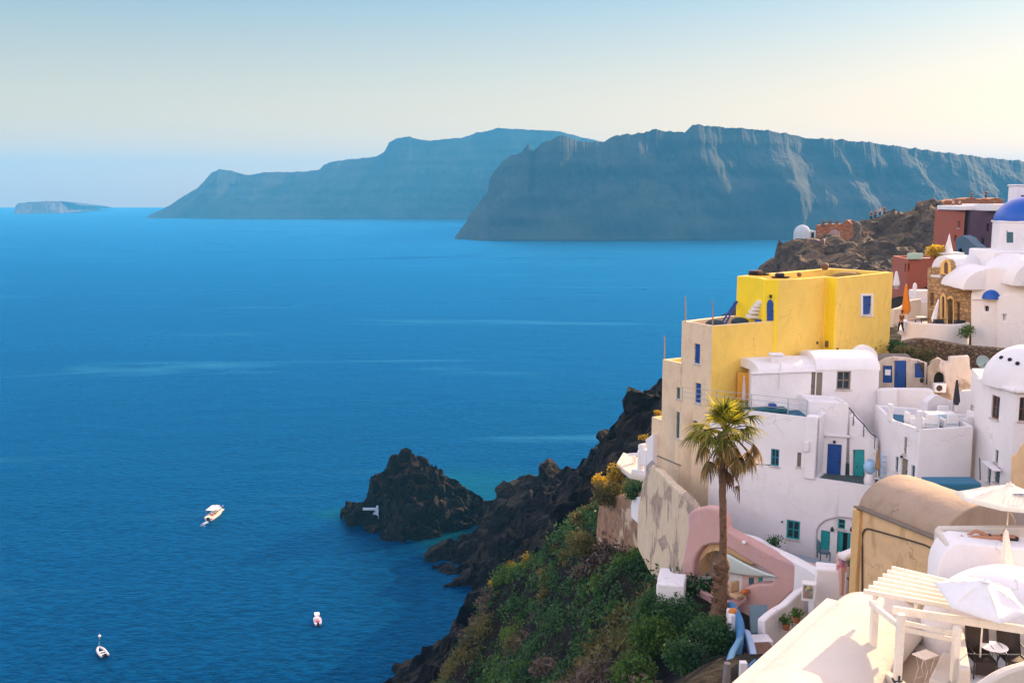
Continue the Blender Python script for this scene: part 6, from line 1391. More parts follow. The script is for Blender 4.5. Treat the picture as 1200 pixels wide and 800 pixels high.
    # lower parasol
    def parasol(nm, lab, apex, foot_z, rad, drop, panels, tilt, fabmat, rot=0, emblem=False, valance=.0, slim=.022):
        o = (apex.x, apex.y, foot_z); t = thing(nm, lab, 'parasol', o)
        M = Matrix.Rotation(tilt[0], 3, 'X')@Matrix.Rotation(tilt[1], 3, 'Y'); bm = bmesh.new(); N_ = panels; K = 6; rings = []
        for k in range(K+1):
            q = k/K; ring = []
            for i in range(N_*4):
                a = rot+2*math.pi*i/(N_*4); f = (i % 4)/4; sag = math.sin(math.pi*f); w_ = 2*math.pi/N_; rr = rad*q*math.cos(w_/2)/math.cos((f-.5)*w_)*(1-.03*sag*q); z = -drop*(q**.95)-.02*sag*q
                ring.append(bm.verts.new(apex+M@Vector((rr*math.cos(a), rr*math.sin(a), z))) if k else None)
            rings.append(ring)
        ap = bm.verts.new(apex)
        for i in range(N_*4):
            j = (i+1) % (N_*4); bm.faces.new((ap, rings[1][i], rings[1][j]))
            for k in range(1, K): bm.faces.new((rings[k][i], rings[k+1][i], rings[k+1][j], rings[k][j]))
        c = link('canopy', bm, fabmat, t, smooth=12); c.modifiers.new('thick','SOLIDIFY').thickness = .012
        for i in range(N_):
            a = rot+2*math.pi*i/N_; e = apex+M@Vector((rad*.98*math.cos(a), rad*.98*math.sin(a), -drop-.02)); bm = bmesh.new(); tube(bm, [apex-Vector((0,0,.06)), apex.lerp(e, .5)+Vector((0,0,drop*.05)), e], .011, 5); link('rib', bm, WOODW, t)
        bm = bmesh.new(); tube(bm, [(apex.x, apex.y, foot_z), apex-Vector((0,0,.03))], slim, 10); link('pole', bm, WOODW, t)
        bm = bmesh.new(); lathe(bm, apex-Vector((0,0,.02)), [(0,.09),(.03,.07),(.035,.03),(.12,.0),(.13,-.02)], 12); link('finial', bm, fabmat, t)
        bm = bmesh.new(); lathe(bm, (apex.x, apex.y, foot_z), [(0,.07),(.20,.06),(.24,.02),(.24,0),(0,0)], 20); link('base', bm, LMETAL, t)
        return t
    ap = P(1155, 679, 23.6)
    parasol('parasol', 'open white parasol with alternating shaded panels above the round table', ap, zf, 1.12, .52, 6, (R(10), R(4)), FABW, rot=.5)
    # big cream parasol
    ap = P(1184, 566.5, 30.5)
    bp = parasol('parasol', 'large flat cream parasol with small grey emblem, cut by the right edge', ap, 87.0, 1.62, .55, 8, (R(-3), R(3)), FAB, rot=.2)
    # emblem: a small curled mark on the canopy
    bm = bmesh.new(); c = ap+Vector((0,-.62,-.125))
    for (ox, rr) in ((-.12,.09),(.03,.075),(.17,.085)):
        pts = [c+Vector((ox+rr*math.cos(a), -rr*.9*math.sin(a)*.9, -.0-rr*.3*(1-math.sin(a)))) for a in [k*6.283/14 for k in range(14)]]
        tube(bm, pts, .014, 5)
    tube(bm, [c+Vector((-.22,-.11,-.03)), c+Vector((0,-.13,-.035)), c+Vector((.25,-.10,-.03))], .012, 5)
    link('emblem', bm, plain('grey print', (.25,.27,.36), .9), bp)
    # closed parasols
    def closed(nm, lab, foot, top, mat, rmax=.16, lean=0, pole=.45):
        t = thing(nm, lab, 'parasol', foot, 'closed parasols'); H = (top-foot).length; bm = bmesh.new(); prof = []
        K = 14
        for k in range(K+1):
            q = k/K; prof.append((rmax*(1-.75*q**1.2)*(1.0 if q > .12 else .55+.4*q/.12), H*(pole+(1-pole)*q)))
        d = (top-foot).normalized(); Mq = Vector((0,0,1)).rotation_difference(d).to_matrix()
        lathe(bm, (0,0,0), [(0, prof[0][1])]+prof+[(0, H+.02)], 24)
        for v in bm.verts: a = math.atan2(v.co.y, v.co.x); k = 1+.16*math.cos(a*6+v.co.z*1.2); v.co = foot+Mq@Vector((v.co.x*k, v.co.y*k, v.co.z))
        C = link('canopy', bm, mat, t, smooth=60)
        bm = bmesh.new(); lathe(bm, (0,0,0), [(rmax*.62,-.04),(rmax*.66,0),(rmax*.62,.04)], 20)
        for v in bm.verts: v.co = foot+Mq@(v.co+Vector((0,0,H*(pole+(1-pole)*.55))))
        link('strap', bm, mat, C)
        bm = bmesh.new(); tube(bm, [foot, foot.lerp(top, 1.03)], .022, 8); link('pole', bm, WOODW, t)
        bm = bmesh.new(); lathe(bm, foot, [(0,.06),(.2,.05),(.22,0),(0,0)], 16); link('base', bm, LMETAL, t)
    closed('closed_parasol', 'closed cream parasol standing before the sunbather', P(1181.5, 700, 27.2), P(1179, 622, 27.6), FAB, .21, pole=.1)
    closed('closed_parasol', 'closed orange parasol on the terrace left of the stone house', P(1062, 383, 73.6), P(1062, 334, 73.6), ORF, .30, pole=.32)
    closed('closed_parasol', 'leaning closed white parasol against the golden stone house', P(1093, 381, 71.9), P(1100, 351, 72.4), FABW, .2, pole=.12)
    closed('closed_parasol', 'closed charcoal parasol on the blue floored breakfast terrace', P(1120.5, 492, 53), P(1121.5, 445, 53), BLKF, .17, pole=.38)
    closed('closed_parasol', 'tall closed pinkish parasol in front of the ochre niche wall', P(872, 476, 57.9), P(872, 441, 58), plain('pale pink canvas', (.65,.50,.48), .9), .13, pole=.2)
    closed('closed_parasol', 'closed white parasol in the gap right of the yellow house', P(1050.5, 338, 90), P(1050.5, 318, 90), FABW, .3, pole=.1)
    closed('closed_parasol', 'brown closed parasol beside the turquoise door', P(1028.5, 560, 52.2), P(1028.5, 527, 52.2), plain('tan canvas', (.35,.20,.10), .9), .14, pole=.3)
chair_terrace()
def sunbather_block():
    A, B = P(1100, 660, 29.2).xy, P(1215, 660, 28.2).xy
    zt = P(1115, 641, 29).z
    r = thing('sunbathing_platform', 'white rounded platform with a higher cream back wall where someone sunbathes', 'terrace', (A.x+1, A.y+1, 87))
    plate('platform', WHITE, r, P(1100,660,28.7).xy, P(1215,660,28.3).xy, [(1096,720),(1099,668),(1102,656),(1108,645),(1116,638),(1124,635.5),(1182,641),(1196,642),(1215,643),(1215,720)], t=1.15, bevel=.06)
    plate('back_wall', CREAM, r, P(1100,620,30.0).xy, P(1215,620,29.7).xy, [(1096,680),(1099,622),(1103,619),(1215,618),(1215,680)], t=.3, bevel=.04)
    a, b = P(1103, 622, 30.0), P(1101, 640, 28.6); ribbon('side_wall', CREAM, r, [Vector((a.x-.05, a.y+.1, P(1103,620,30).z)), Vector((a.x-.22, a.y-1.2, P(1103,620,30).z-.05))], .25, 86.5, bevel=.05)
    # right hand vault dome below the parasol
    r2 = thing('rounded_white_roof', 'low smooth white domed roof behind the open parasol', 'roof', (14, 26.5, 87.5))
    c = P(1178, 705, 26.2); c.z = 87.9; top = P(1178, 665, 26.2).z
    bm = bmesh.new(); rad = 2.25; hh = top-c.z
    lathe(bm, c, [(rad,-1.2),(rad,0)]+[(rad*math.cos(R(a)), hh*math.sin(R(a))) for a in range(5, 88, 6)]+[(0,hh)], 44, sx=1.0, sy=.75); link('dome', bm, WHITE, r2, smooth=True)
    bm = bmesh.new(); a, b = P(1060, 705, 28.4), P(1218, 722, 25.6); box(bm, 0, (b-a).length*1.0, -.2,.3,-1.8,-.5, rz=math.atan2(b.y-a.y, b.x-a.x), org=a); link('base_wall', bm, WHITE, r2, bevel=.05)
    bm = bmesh.new(); p = P(1084, 723, 27.8); box(bm, -.3,.3,-.18,.1,-.15,.1, rz=-.45, org=p); link('window', bm, DARK, r2)
    # slope wall left of platform
    o = plate('sloping_white_wall', CREAM, None, P(1075,680,31).xy, P(1102,680,29.5).xy, [(1072,700),(1080,676),(1090,669),(1100,662),(1103,700)], t=.4, bevel=.06, loc=P(1088,690,30)); tag(o, 'short white wall rising to the sunbathing platform behind the pergola', 'wall')
    return zt
sunbather_block()
# ================================================================ PEOPLE
def body(name, root, joints, edges, mat, sub=1):
    me = bpy.data.meshes.new(name); base = wloc(root) if root else Vector((0,0,0)); me.from_pydata([Vector(j[0])-base for j in joints], edges, []); me.materials.append(mat)
    o = bpy.data.objects.new(name, me); COL.objects.link(o); o.parent = root
    o.modifiers.new('skin', 'SKIN').use_smooth_shade = True
    for i, j in enumerate(joints):
        s = me.skin_vertices[0].data[i]; q = j[1]; s.radius = (q, q) if not isinstance(q, tuple) else q; s.use_root = (i == 0)
    m = o.modifiers.new('sub', 'SUBSURF'); m.levels = m.render_levels = sub; return o
def figure(root, T, H, pose, clothes, hands=False):
    """pose: dict of joint -> (x, y, z) in body lengths; T maps to world"""
    J = {k: T(Vector(v)*H) for k, v in pose.items()}; s = H
    order = [('pelvis',(.085*s,.06*s)),('waist',(.070*s,.052*s)),('chest',(.090*s,.060*s)),('neck',.030*s),('head',.045*s),('crown',.048*s),('shl',.036*s),('ell',.024*s),('wrl',.016*s),('hal',.020*s),('shr',.036*s),('elr',.024*s),('wrr',.016*s),('har',.020*s),('hil',.052*s),('knl',.034*s),('anl',.022*s),('tol',.020*s),('hir',.052*s),('knr',.034*s),('anr',.022*s),('tor',.020*s)]
    idx = {n: i for i, (n, _) in enumerate(order)}; js = [(J[n], r) for n, r in order]
    ed = [('pelvis','waist'),('waist','chest'),('chest','neck'),('neck','head'),('head','crown'),('chest','shl'),('shl','ell'),('ell','wrl'),('wrl','hal'),('chest','shr'),('shr','elr'),('elr','wrr'),('wrr','har'),('pelvis','hil'),('hil','knl'),('knl','anl'),('anl','tol'),('pelvis','hir'),('hir','knr'),('knr','anr'),('anr','tor')]
    E = [(idx[a], idx[b]) for a, b in ed]
    if hands:
        for w, h in (('wrl','hal'),('wrr','har')):
            d = (J[h]-J[w]).normalized(); sd = d.cross(Vector((0,0,1))); sd = sd.normalized() if sd.length > .1 else Vector((1,0,0))
            for q, (off, L) in enumerate(((-.018,.040),(-.006,.047),(.006,.044),(.018,.034))):
                a = len(js); js.append((J[h]+(d*.02+sd*off)*H, .0052*s)); js.append((J[h]+(d*(.02+L)+sd*off*1.3+Vector((0,0,-.006)))*H, .004*s)); E += [(idx[h], a), (a, a+1)]
            a = len(js); js.append((J[h]+(sd*-.03+d*.012)*H, .006*s)); E.append((idx[w], a))
    body('body', root, js, E, SKIN)
    for nm, names, k, mat in clothes:
        js = [(J[a].lerp(J[b], t_), r*s) for a, b, t_, r in names]; body(nm, root, js, [(i, i+1) for i in range(len(js)-1)] if k is None else k, mat)
    # hair and face
    hd, cr = J['head'], J['crown']; up = (cr-hd).normalized(); c = hd.lerp(cr, .6)
    return J
def head_parts(root, J, H, face_dir, long=False):
    hd, cr = J['head'], J['crown']; up = (cr-hd).normalized(); f = face_dir.normalized(); c = hd.lerp(cr, .7)
    bm = bmesh.new(); bmesh.ops.create_icosphere(bm, subdivisions=2, radius=.062*H, matrix=Matrix.Translation(c-f*.014*H+up*.012*H)); 
    for v in bm.verts:
        if (v.co-c).dot(f) > .02*H and (v.co-c).dot(up) < .03*H: v.co -= f*.035*H
        if long and (v.co-c).dot(up) < -.02*H: v.co -= up*.07*H
    link('hair', bm, HAIR, root, smooth=True)
    side = up.cross(f)
    for s in (-1, 1):
        bm = bmesh.new(); bmesh.ops.create_icosphere(bm, subdivisions=1, radius=.006*H, matrix=Matrix.Translation(c+f*.046*H+side*s*.018*H)); link('eye', bm, DARK, root)
    bm = bmesh.new(); bmesh.ops.create_cone(bm, cap_ends=True, segments=6, radius1=.008*H, radius2=.003*H, depth=.02*H, matrix=Matrix.Translation(c+f*.052*H-up*.010*H)@up.to_track_quat('Z','Y').to_matrix().to_4x4()); link('nose', bm, SKIN, root)
    bm = bmesh.new(); boxpts(bm, c+f*.048*H-up*.028*H, (side, f, up), (.012*H,.003*H,.003*H)); link('mouth', bm, RUST, root)
STAND = dict(pelvis=(0,0,.53), waist=(0,0,.60), chest=(0,0,.73), neck=(0,0,.84), head=(0,-.01,.89), crown=(0,-.005,.95), shl=(-.105,0,.80), ell=(-.14,.01,.64), wrl=(-.13,-.05,.50), hal=(-.125,-.07,.46), shr=(.105,0,.80), elr=(.14,.01,.64), wrr=(.13,-.05,.50), har=(.125,-.07,.46), hil=(-.05,0,.50), knl=(-.055,-.01,.28), anl=(-.055,.01,.04), tol=(-.06,-.07,.018), hir=(.05,0,.50), knr=(.055,-.01,.28), anr=(.055,.01,.04), tor=(.06,-.07,.018))
def walk_pose():
    p = dict(STAND); p.update(knl=(-.05,-.09,.29), anl=(-.05,-.10,.05), tol=(-.05,-.17,.03), knr=(.05,.03,.27), anr=(.05,.13,.07), tor=(.05,.08,.018), ell=(-.14,.06,.65), wrl=(-.13,.10,.52), hal=(-.13,.11,.47), elr=(.14,-.03,.65), wrr=(.12,-.12,.56), har=(.12,-.14,.52)); return p
def walker():
    foot = P(1055.5, 390.5, 71.9); H = 1.72; rz = R(-70)
    r = thing('person', 'person in a brown top and black trousers walking past the yellow house corner', 'person', foot)
    T = lambda v: foot+Vector((v.x*math.cos(rz)-v.y*math.sin(rz), v.x*math.sin(rz)+v.y*math.cos(rz), v.z))
    top = plain('brown jacket', (.16,.06,.02), .9); tr = plain('black trousers', (.012,.012,.015), .9)
    J = figure(r, T, H, walk_pose(), [('jacket', [('pelvis','waist',0,.092),('waist','chest',0,.082),('chest','neck',0,.104),('chest','neck',.7,.06)], None, top),
        ('sleeve', [('shl','ell',0,.044),('ell','wrl',0,.034),('ell','wrl',.8,.026)], None, top), ('sleeve', [('shr','elr',0,.044),('elr','wrr',0,.034),('elr','wrr',.8,.026)], None, top),
        ('trouser_leg', [('hil','knl',-.1,.062),('knl','anl',0,.046),('knl','anl',.9,.034)], None, tr), ('trouser_leg', [('hir','knr',-.1,.062),('knr','anr',0,.046),('knr','anr',.9,.034)], None, tr)], hands=True)
    head_parts(r, J, H, T(Vector((0,-1,0)))-foot, True)
walker()
def sunbather():
    # lying on the back, feet to the left, head to the right, one forearm raised
    a = P(1128, 633.5, 29.1); b = P(1196, 639.5, 28.8); a.z = P(1128, 635, 29.0).z+.03; b.z = a.z
    top = P(1150, 637.5, 28.95).z; r = thing('person', 'sunbather in a black swimsuit lying on a blue towel atop the white platform', 'person', (a.lerp(b, .5).x, a.lerp(b,.5).y, top))
    ux = (b-a); ux.z = 0; H = 1.70; ux = ux.normalized(); uy = Vector((-ux.y, ux.x, 0)); foot = Vector((a.x, a.y+.25, top+.04))
    pose = dict(pelvis=(.51,0,.055), waist=(.60,0,.055), chest=(.72,0,.06), neck=(.84,0,.055), head=(.89,0,.065), crown=(.945,0,.062), shl=(.80,-.105,.05), ell=(.68,-.17,.045), wrl=(.70,-.13,.17), hal=(.72,-.115,.22), shr=(.80,.105,.05), elr=(.86,.20,.05), wrr=(.96,.14,.06), har=(.985,.11,.06), hil=(.49,-.05,.05), knl=(.28,-.055,.07), anl=(.05,-.05,.03), tol=(.02,-.055,.09), hir=(.49,.05,.05), knr=(.30,.06,.15), anr=(.12,.055,.03), tor=(.06,.055,.02))
    T = lambda v: foot+ux*v.x+uy*v.y+Vector((0,0,v.z))
    blk = plain('black swimwear', (.01,.01,.012), .7)
    J = figure(r, T, H, pose, [('swim_bottom', [('pelvis','waist',-.3,.090),('pelvis','waist',.4,.086)], None, blk), ('swim_top', [('waist','chest',.75,.088),('chest','neck',.2,.094)], None, blk)], hands=True)
    head_parts(r, J, H, Vector((0,0,1)), True)
    bm = bmesh.new(); c = T(Vector((.48*H,0,-.02))); boxpts(bm, c, (ux, uy, Vector((0,0,1))), (.98,.36,.012)); tag(link('towel', bm, plain('blue towel', (.10,.28,.55), .95), None, bevel=.01, loc=c), 'blue towel under the sunbather on the white platform', 'towel')
sunbather()
def far_people():
    tr = plain('dark clothes', (.03,.03,.04), .9); wt = plain('light shirt', (.6,.58,.55), .9)
    spots = [(1020.5,257,176,0,'dark clothed visitor on the castle path, left one of the pair'),(1025.5,255.5,176,0,'dark clothed visitor on the castle path, right one of the pair'),(1031,252.5,177,1,'pale shirted visitor between two others on the castle ridge'),(1036,251.5,178,0,'dark visitor just right of the pale shirted one on the ridge'),(1116.5,243.5,177,1,'pale shirted visitor at the white viewpoint parapet'),(1124,243.5,177,1,'second pale visitor standing at the white viewpoint parapet'),(1138,234,189,0,'dark figure standing on the hilltop ruin wall'),(1155,232,190,0,'large dark figure standing high at the top of the hilltop ruin')]
    for x, y, Y, w_, lab in spots:
        p = P(x, y+1.3, Y); H = 1.75; r = thing('person', lab, 'person', p, 'visitors on the castle hill'); T = lambda v: p+v
        J = figure(r, T, H, STAND, [('top', [('pelvis','waist',0,.092),('waist','chest',0,.082),('chest','neck',.4,.09)], None, wt if w_ else tr), ('trouser_leg', [('hil','knl',-.1,.062),('knl','anl',.8,.04)], None, tr), ('trouser_leg', [('hir','knr',-.1,.062),('knr','anr',.8,.04)], None, tr)])
        bm = bmesh.new(); bmesh.ops.create_icosphere(bm, subdivisions=1, radius=.11, matrix=Matrix.Translation(p+Vector((0,.02,H*.945)))); link('hair', bm, HAIR, r, smooth=True)
far_people()
# ================================================================ FURNITURE AND SMALL THINGS
def breakfast():
    def tb(px, py, Y, lab, w=1.0):
        p = P(px, py, Y); p.z = sfl; r = thing('terrace_table', lab, 'table', p)
        bm = bmesh.new(); box(bm, -w/2,w/2,-.35,.35,.70,.74, org=p); link('table_top', bm, PLAST, r, bevel=.01)
        for sx in (-1,1):
            for sy in (-1,1): bm = bmesh.new(); box(bm, sx*(w/2-.06)-.025,sx*(w/2-.06)+.025,sy*.28-.025,sy*.28+.025,0,.7, org=p); link('leg', bm, PLAST, r)
        bm = bmesh.new(); box(bm, -w/2+.05,w/2-.05,-.345,-.32,.55,.699, org=p); link('apron', bm, plain('pale blue cloth', (.4,.6,.75), .9), r)
    tb(1101, 484, 52.6, 'white table with pale blue cloth on the breakfast terrace', 1.5)
    def ch(px, py, Y, rz, lab):
        p = P(px, py, Y); p.z = sfl; r = thing('armchair', lab, 'chair', p, 'white armchairs on the breakfast terrace')
        bm = bmesh.new(); box(bm, -.3,.3,-.3,.3,.12,.42, rz=rz, org=p); link('seat', bm, FABW, r, bevel=.05)
        bm = bmesh.new(); box(bm, -.32,.32,.26,.38,.3,.85, rz=rz, org=p); link('backrest', bm, FABW, r, bevel=.05)
        for s in (-1,1): bm = bmesh.new(); box(bm, s*.36-.06,s*.36+.06,-.3,.3,.1,.6, rz=rz, org=p); link('armrest', bm, FABW, r, bevel=.04)
        for sx in (-1,1):
            for sy in (-1,1): bm = bmesh.new(); box(bm, sx*.27-.03,sx*.27+.03,sy*.25-.03,sy*.25+.03,0,.12, rz=rz, org=p); link('leg', bm, METAL, r)
    ch(1070, 487, 52.3, 1.6, 'white armchair at the far left of the breakfast terrace'); ch(1090, 490, 51.9, 3.0, 'white armchair nearest the corner post left of the table'); ch(1112, 490, 52.0, 3.3, 'white armchair before the right half of the blue clothed table'); ch(1108, 478, 53.6, 0, 'white armchair behind the blue clothed table'); ch(1132, 486, 52.6, -1.3, 'white armchair right of the charcoal parasol')
    # dish
    p = P(1151, 424, 62); r = thing('satellite_dish', 'grey green round satellite dish against the rubble wall above the dome', 'satellite dish', p-Vector((0,-.3,.6)))
    bm = bmesh.new(); K = 6; D = Matrix.Rotation(R(70), 3, 'X')@Matrix.Rotation(R(12), 3, 'Z'); lathe(bm, (0,0,0), [(0,0)]+[(.42*k/K, .10*(k/K)**2) for k in range(1, K+1)], 28)
    for v in bm.verts: v.co = p+D@v.co
    d = link('dish', bm, plain('grey green metal', (.28,.36,.33), .6), r, smooth=True); d.modifiers.new('thick','SOLIDIFY').thickness = .02
    bm = bmesh.new(); tube(bm, [p+Vector((0,-.0,-.3)), p+Vector((.02,-.35,-.12)), p+Vector((0,-.42,.0))], .018, 6); link('feed_arm', bm, METAL, r)
    bm = bmesh.new(); tube(bm, [p+Vector((0,.05,0)), p+Vector((0,.15,-.2)), p+Vector((0,.15,-1.2))], .03, 8); link('mast', bm, METAL, r)
    # roof objects on the yellow house
    zz = yzu
    for (x0, x1, y, lab, nb) in ((875, 903, 322.2, 'dark flat tray with round pots on the far corner of the yellow roof', 3), (903, 926, 325.5, 'dark flat tray with round pots on the near edge of the yellow roof', 2)):
        a, b = Z(x0, y, zz+.05), Z(x1, y, zz+.05); c = a.lerp(b, .5); w = (b.x-a.x)/2; r = thing('roof_planter', lab, 'planter', c, 'planters on the yellow roof')
        bm = bmesh.new(); lathe(bm, c, [(0,-.02),(w*.8,-.02),(w,.04),(w,.07),(w*.85,.03),(0,.03)], 24, sy=.5); link('tray', bm, DARK, r)
        for k in range(nb): q = c+Vector((w*(.1+.35*k)*(1 if nb == 2 else .9)-(.2 if nb == 2 else .5), .05, .03)); bm = bmesh.new(); lathe(bm, q, [(0,0),(.13,.0),(.2,.12),(.16,.25),(.06,.28),(0,.27)], 12); link('pot', bm, BROWN if k == 2 else METAL, r, smooth=True)
    for (x, y, s, lab) in ((936.5,324.2,.16,'single small brown pot on the yellow roof edge'), (966.5,316.2,.28,'brown round water jar at the rear of the yellow roof')):
        c = Z(x, y, zz+.0); bm = bmesh.new(); lathe(bm, c, [(0,0),(s*.6,0),(s,s*.8),(s*.8,s*1.4),(s*.4,s*1.6),(0,s*1.6)], 14); tag(link('clay_pot', bm, BROWN, None, smooth=True, loc=c), lab, 'pot')
    c = Z(994, 324.5, zz-.45); bm = bmesh.new(); lathe(bm, c, [(0,.35),(.5,.33),(.9,.22),(1.25,.02),(1.25,0),(0,0)], 24, sy=.55); tag(link('upturned_boat_cover', bm, plain('brown tarpaulin', (.22,.13,.03), .8), None, smooth=True, loc=c), 'low brown domed cover lying on the yellow roof', 'cover')
    # blue folded hammock poles on yellow terrace
    zt = yz-.5; a, b = P(847, 378, 61.2), P(863, 353, 62.8); r = thing('blue_ladder', 'slanting dark blue ladder leaning from the terrace to the upper yellow wall', 'ladder', a)
    for dx in (-.12, .16): bm = bmesh.new(); beam(bm, a+Vector((dx,0,-.1)), b+Vector((dx*.4,0,0)), .09, .07); link('stile', bm, BLUED, r)
    for k in range(6): q = a.lerp(b, .1+k*.15); bm = bmesh.new(); beam(bm, q+Vector((-.1,0,0)), q+Vector((.12,0,0)), .04, .04); link('rung', bm, BLUED, r)
    for (x, y, Y, sx, lab) in ((867,377,61.6,.55,'dark covered lounger on the yellow terrace left of the blue hatch'), (838,379.5,59.9,.6,'dark green covered bench behind the near parapet of the yellow terrace')):
        c = P(x, y, Y); bm = bmesh.new(); bmesh.ops.create_icosphere(bm, subdivisions=3, radius=1, matrix=Matrix.Translation(c))
        for v in bm.verts: v.co = Vector((c.x+(v.co.x-c.x)*sx, c.y+(v.co.y-c.y)*.45, c.z+max(-.3, (v.co.z-c.z)*.28)))
        tag(link('covered_bench', bm, plain('dark green cover', (.02,.04,.05), .8), None, smooth=True, loc=c), lab, 'bench')
    # small pool bench on blue roof terrace
    c = P(903, 483, 56.6); c.z = bzt-.3; r = thing('roof_lounger', 'low dark green lounger with blue cushion on the railed roof terrace', 'lounger', c)
    bm = bmesh.new(); box(bm, -1.2,.9,-.35,.35,.05,.3, rz=.1, org=c); link('base', bm, plain('dark teal', (.01,.10,.12), .7), r, bevel=.05)
    bm = bmesh.new(); box(bm, -.1,.3,-.2,.2,.3,.55, rz=.1, org=c); link('cushion', bm, BLUED, r, bevel=.06)
    # upper terrace: tables and planters by the stone house
    for (x, y, Y, lab) in ((1073,375,73.5,'dark low table at the foot of the orange parasol'),(1080,374,75,'wooden table with pale top near the stone house corner')):
        p = P(x, y, Y); p.z = tf; r = thing('cafe_table', lab, 'table', p)
        bm = bmesh.new(); lathe(bm, p, [(0,.72),(.42,.72),(.42,.76),(0,.76)], 18); link('table_top', bm, BROWN if x < 1075 else WOODW, r)
        bm = bmesh.new(); lathe(bm, p, [(.22,0),(.2,.03),(.04,.05),(.04,.72)], 12); link('pedestal', bm, METAL, r)
    for (x0, x1, y, Y, lab) in ((1094.5,1105,379,71.7,'black trough planter below the leaning white parasol'),(1119,1130,380,71.6,'black trough planter at the right end of the stone house terrace')):
        a, b = P(x0, y, Y), P(x1, y, Y); bm = bmesh.new(); box(bm, 0,b.x-a.x,-.2,.25,-.25,.3, org=a); tag(link('trough_planter', bm, METAL, None, bevel=.03, loc=a), lab, 'planter')
    # blue chairs and round cushion beside turquoise door
    p = P(1019, 560, 52.8); p.z = bzf-.1; r = thing('white_jar_stand', 'white rounded garden jar on a pedestal beside the turquoise door', 'jar', p)
    bm = bmesh.new(); lathe(bm, p, [(.28,0),(.3,.3),(.2,.5),(.16,.6)], 18); link('pedestal', bm, WHITE, r, smooth=True)
    bm = bmesh.new(); lathe(bm, p+Vector((0,0,.6)), [(.1,0),(.3,.15),(.36,.4),(.28,.62),(.14,.7),(.17,.78)], 20); link('jar', bm, plaster('pale blue jar', (.35,.55,.75)), r, smooth=True)
    p = P(1036, 561, 52.6); r = thing('blue_step_ladder', 'light blue slatted step ladder in the corner by the slotted house', 'ladder', p)
    for sx in (-.2,.2): bm = bmesh.new(); beam(bm, p+Vector((sx,-.2,-.2)), p+Vector((sx*.8,.2,1.4)), .05, .06); link('stile', bm, plaster('pale blue jar', (.35,.55,.75)), r)
    for k in range(5): bm = bmesh.new(); q = p+Vector((0,-.15+k*.08,.1+k*.28)); box(bm, -.2,.2,-.06,.06,-.02,.02, org=q); link('rung', bm, plaster('pale blue jar', (.35,.55,.75)), r)
    small_white_box('blue_floor_step', 'blue painted low step at the foot of the slotted white house', 'step', 1090, 1150, 566, 577, 47.5, 1.2, mat=plaster('blue painted floor', (.03,.16,.26)), rz=.0)
breakfast()
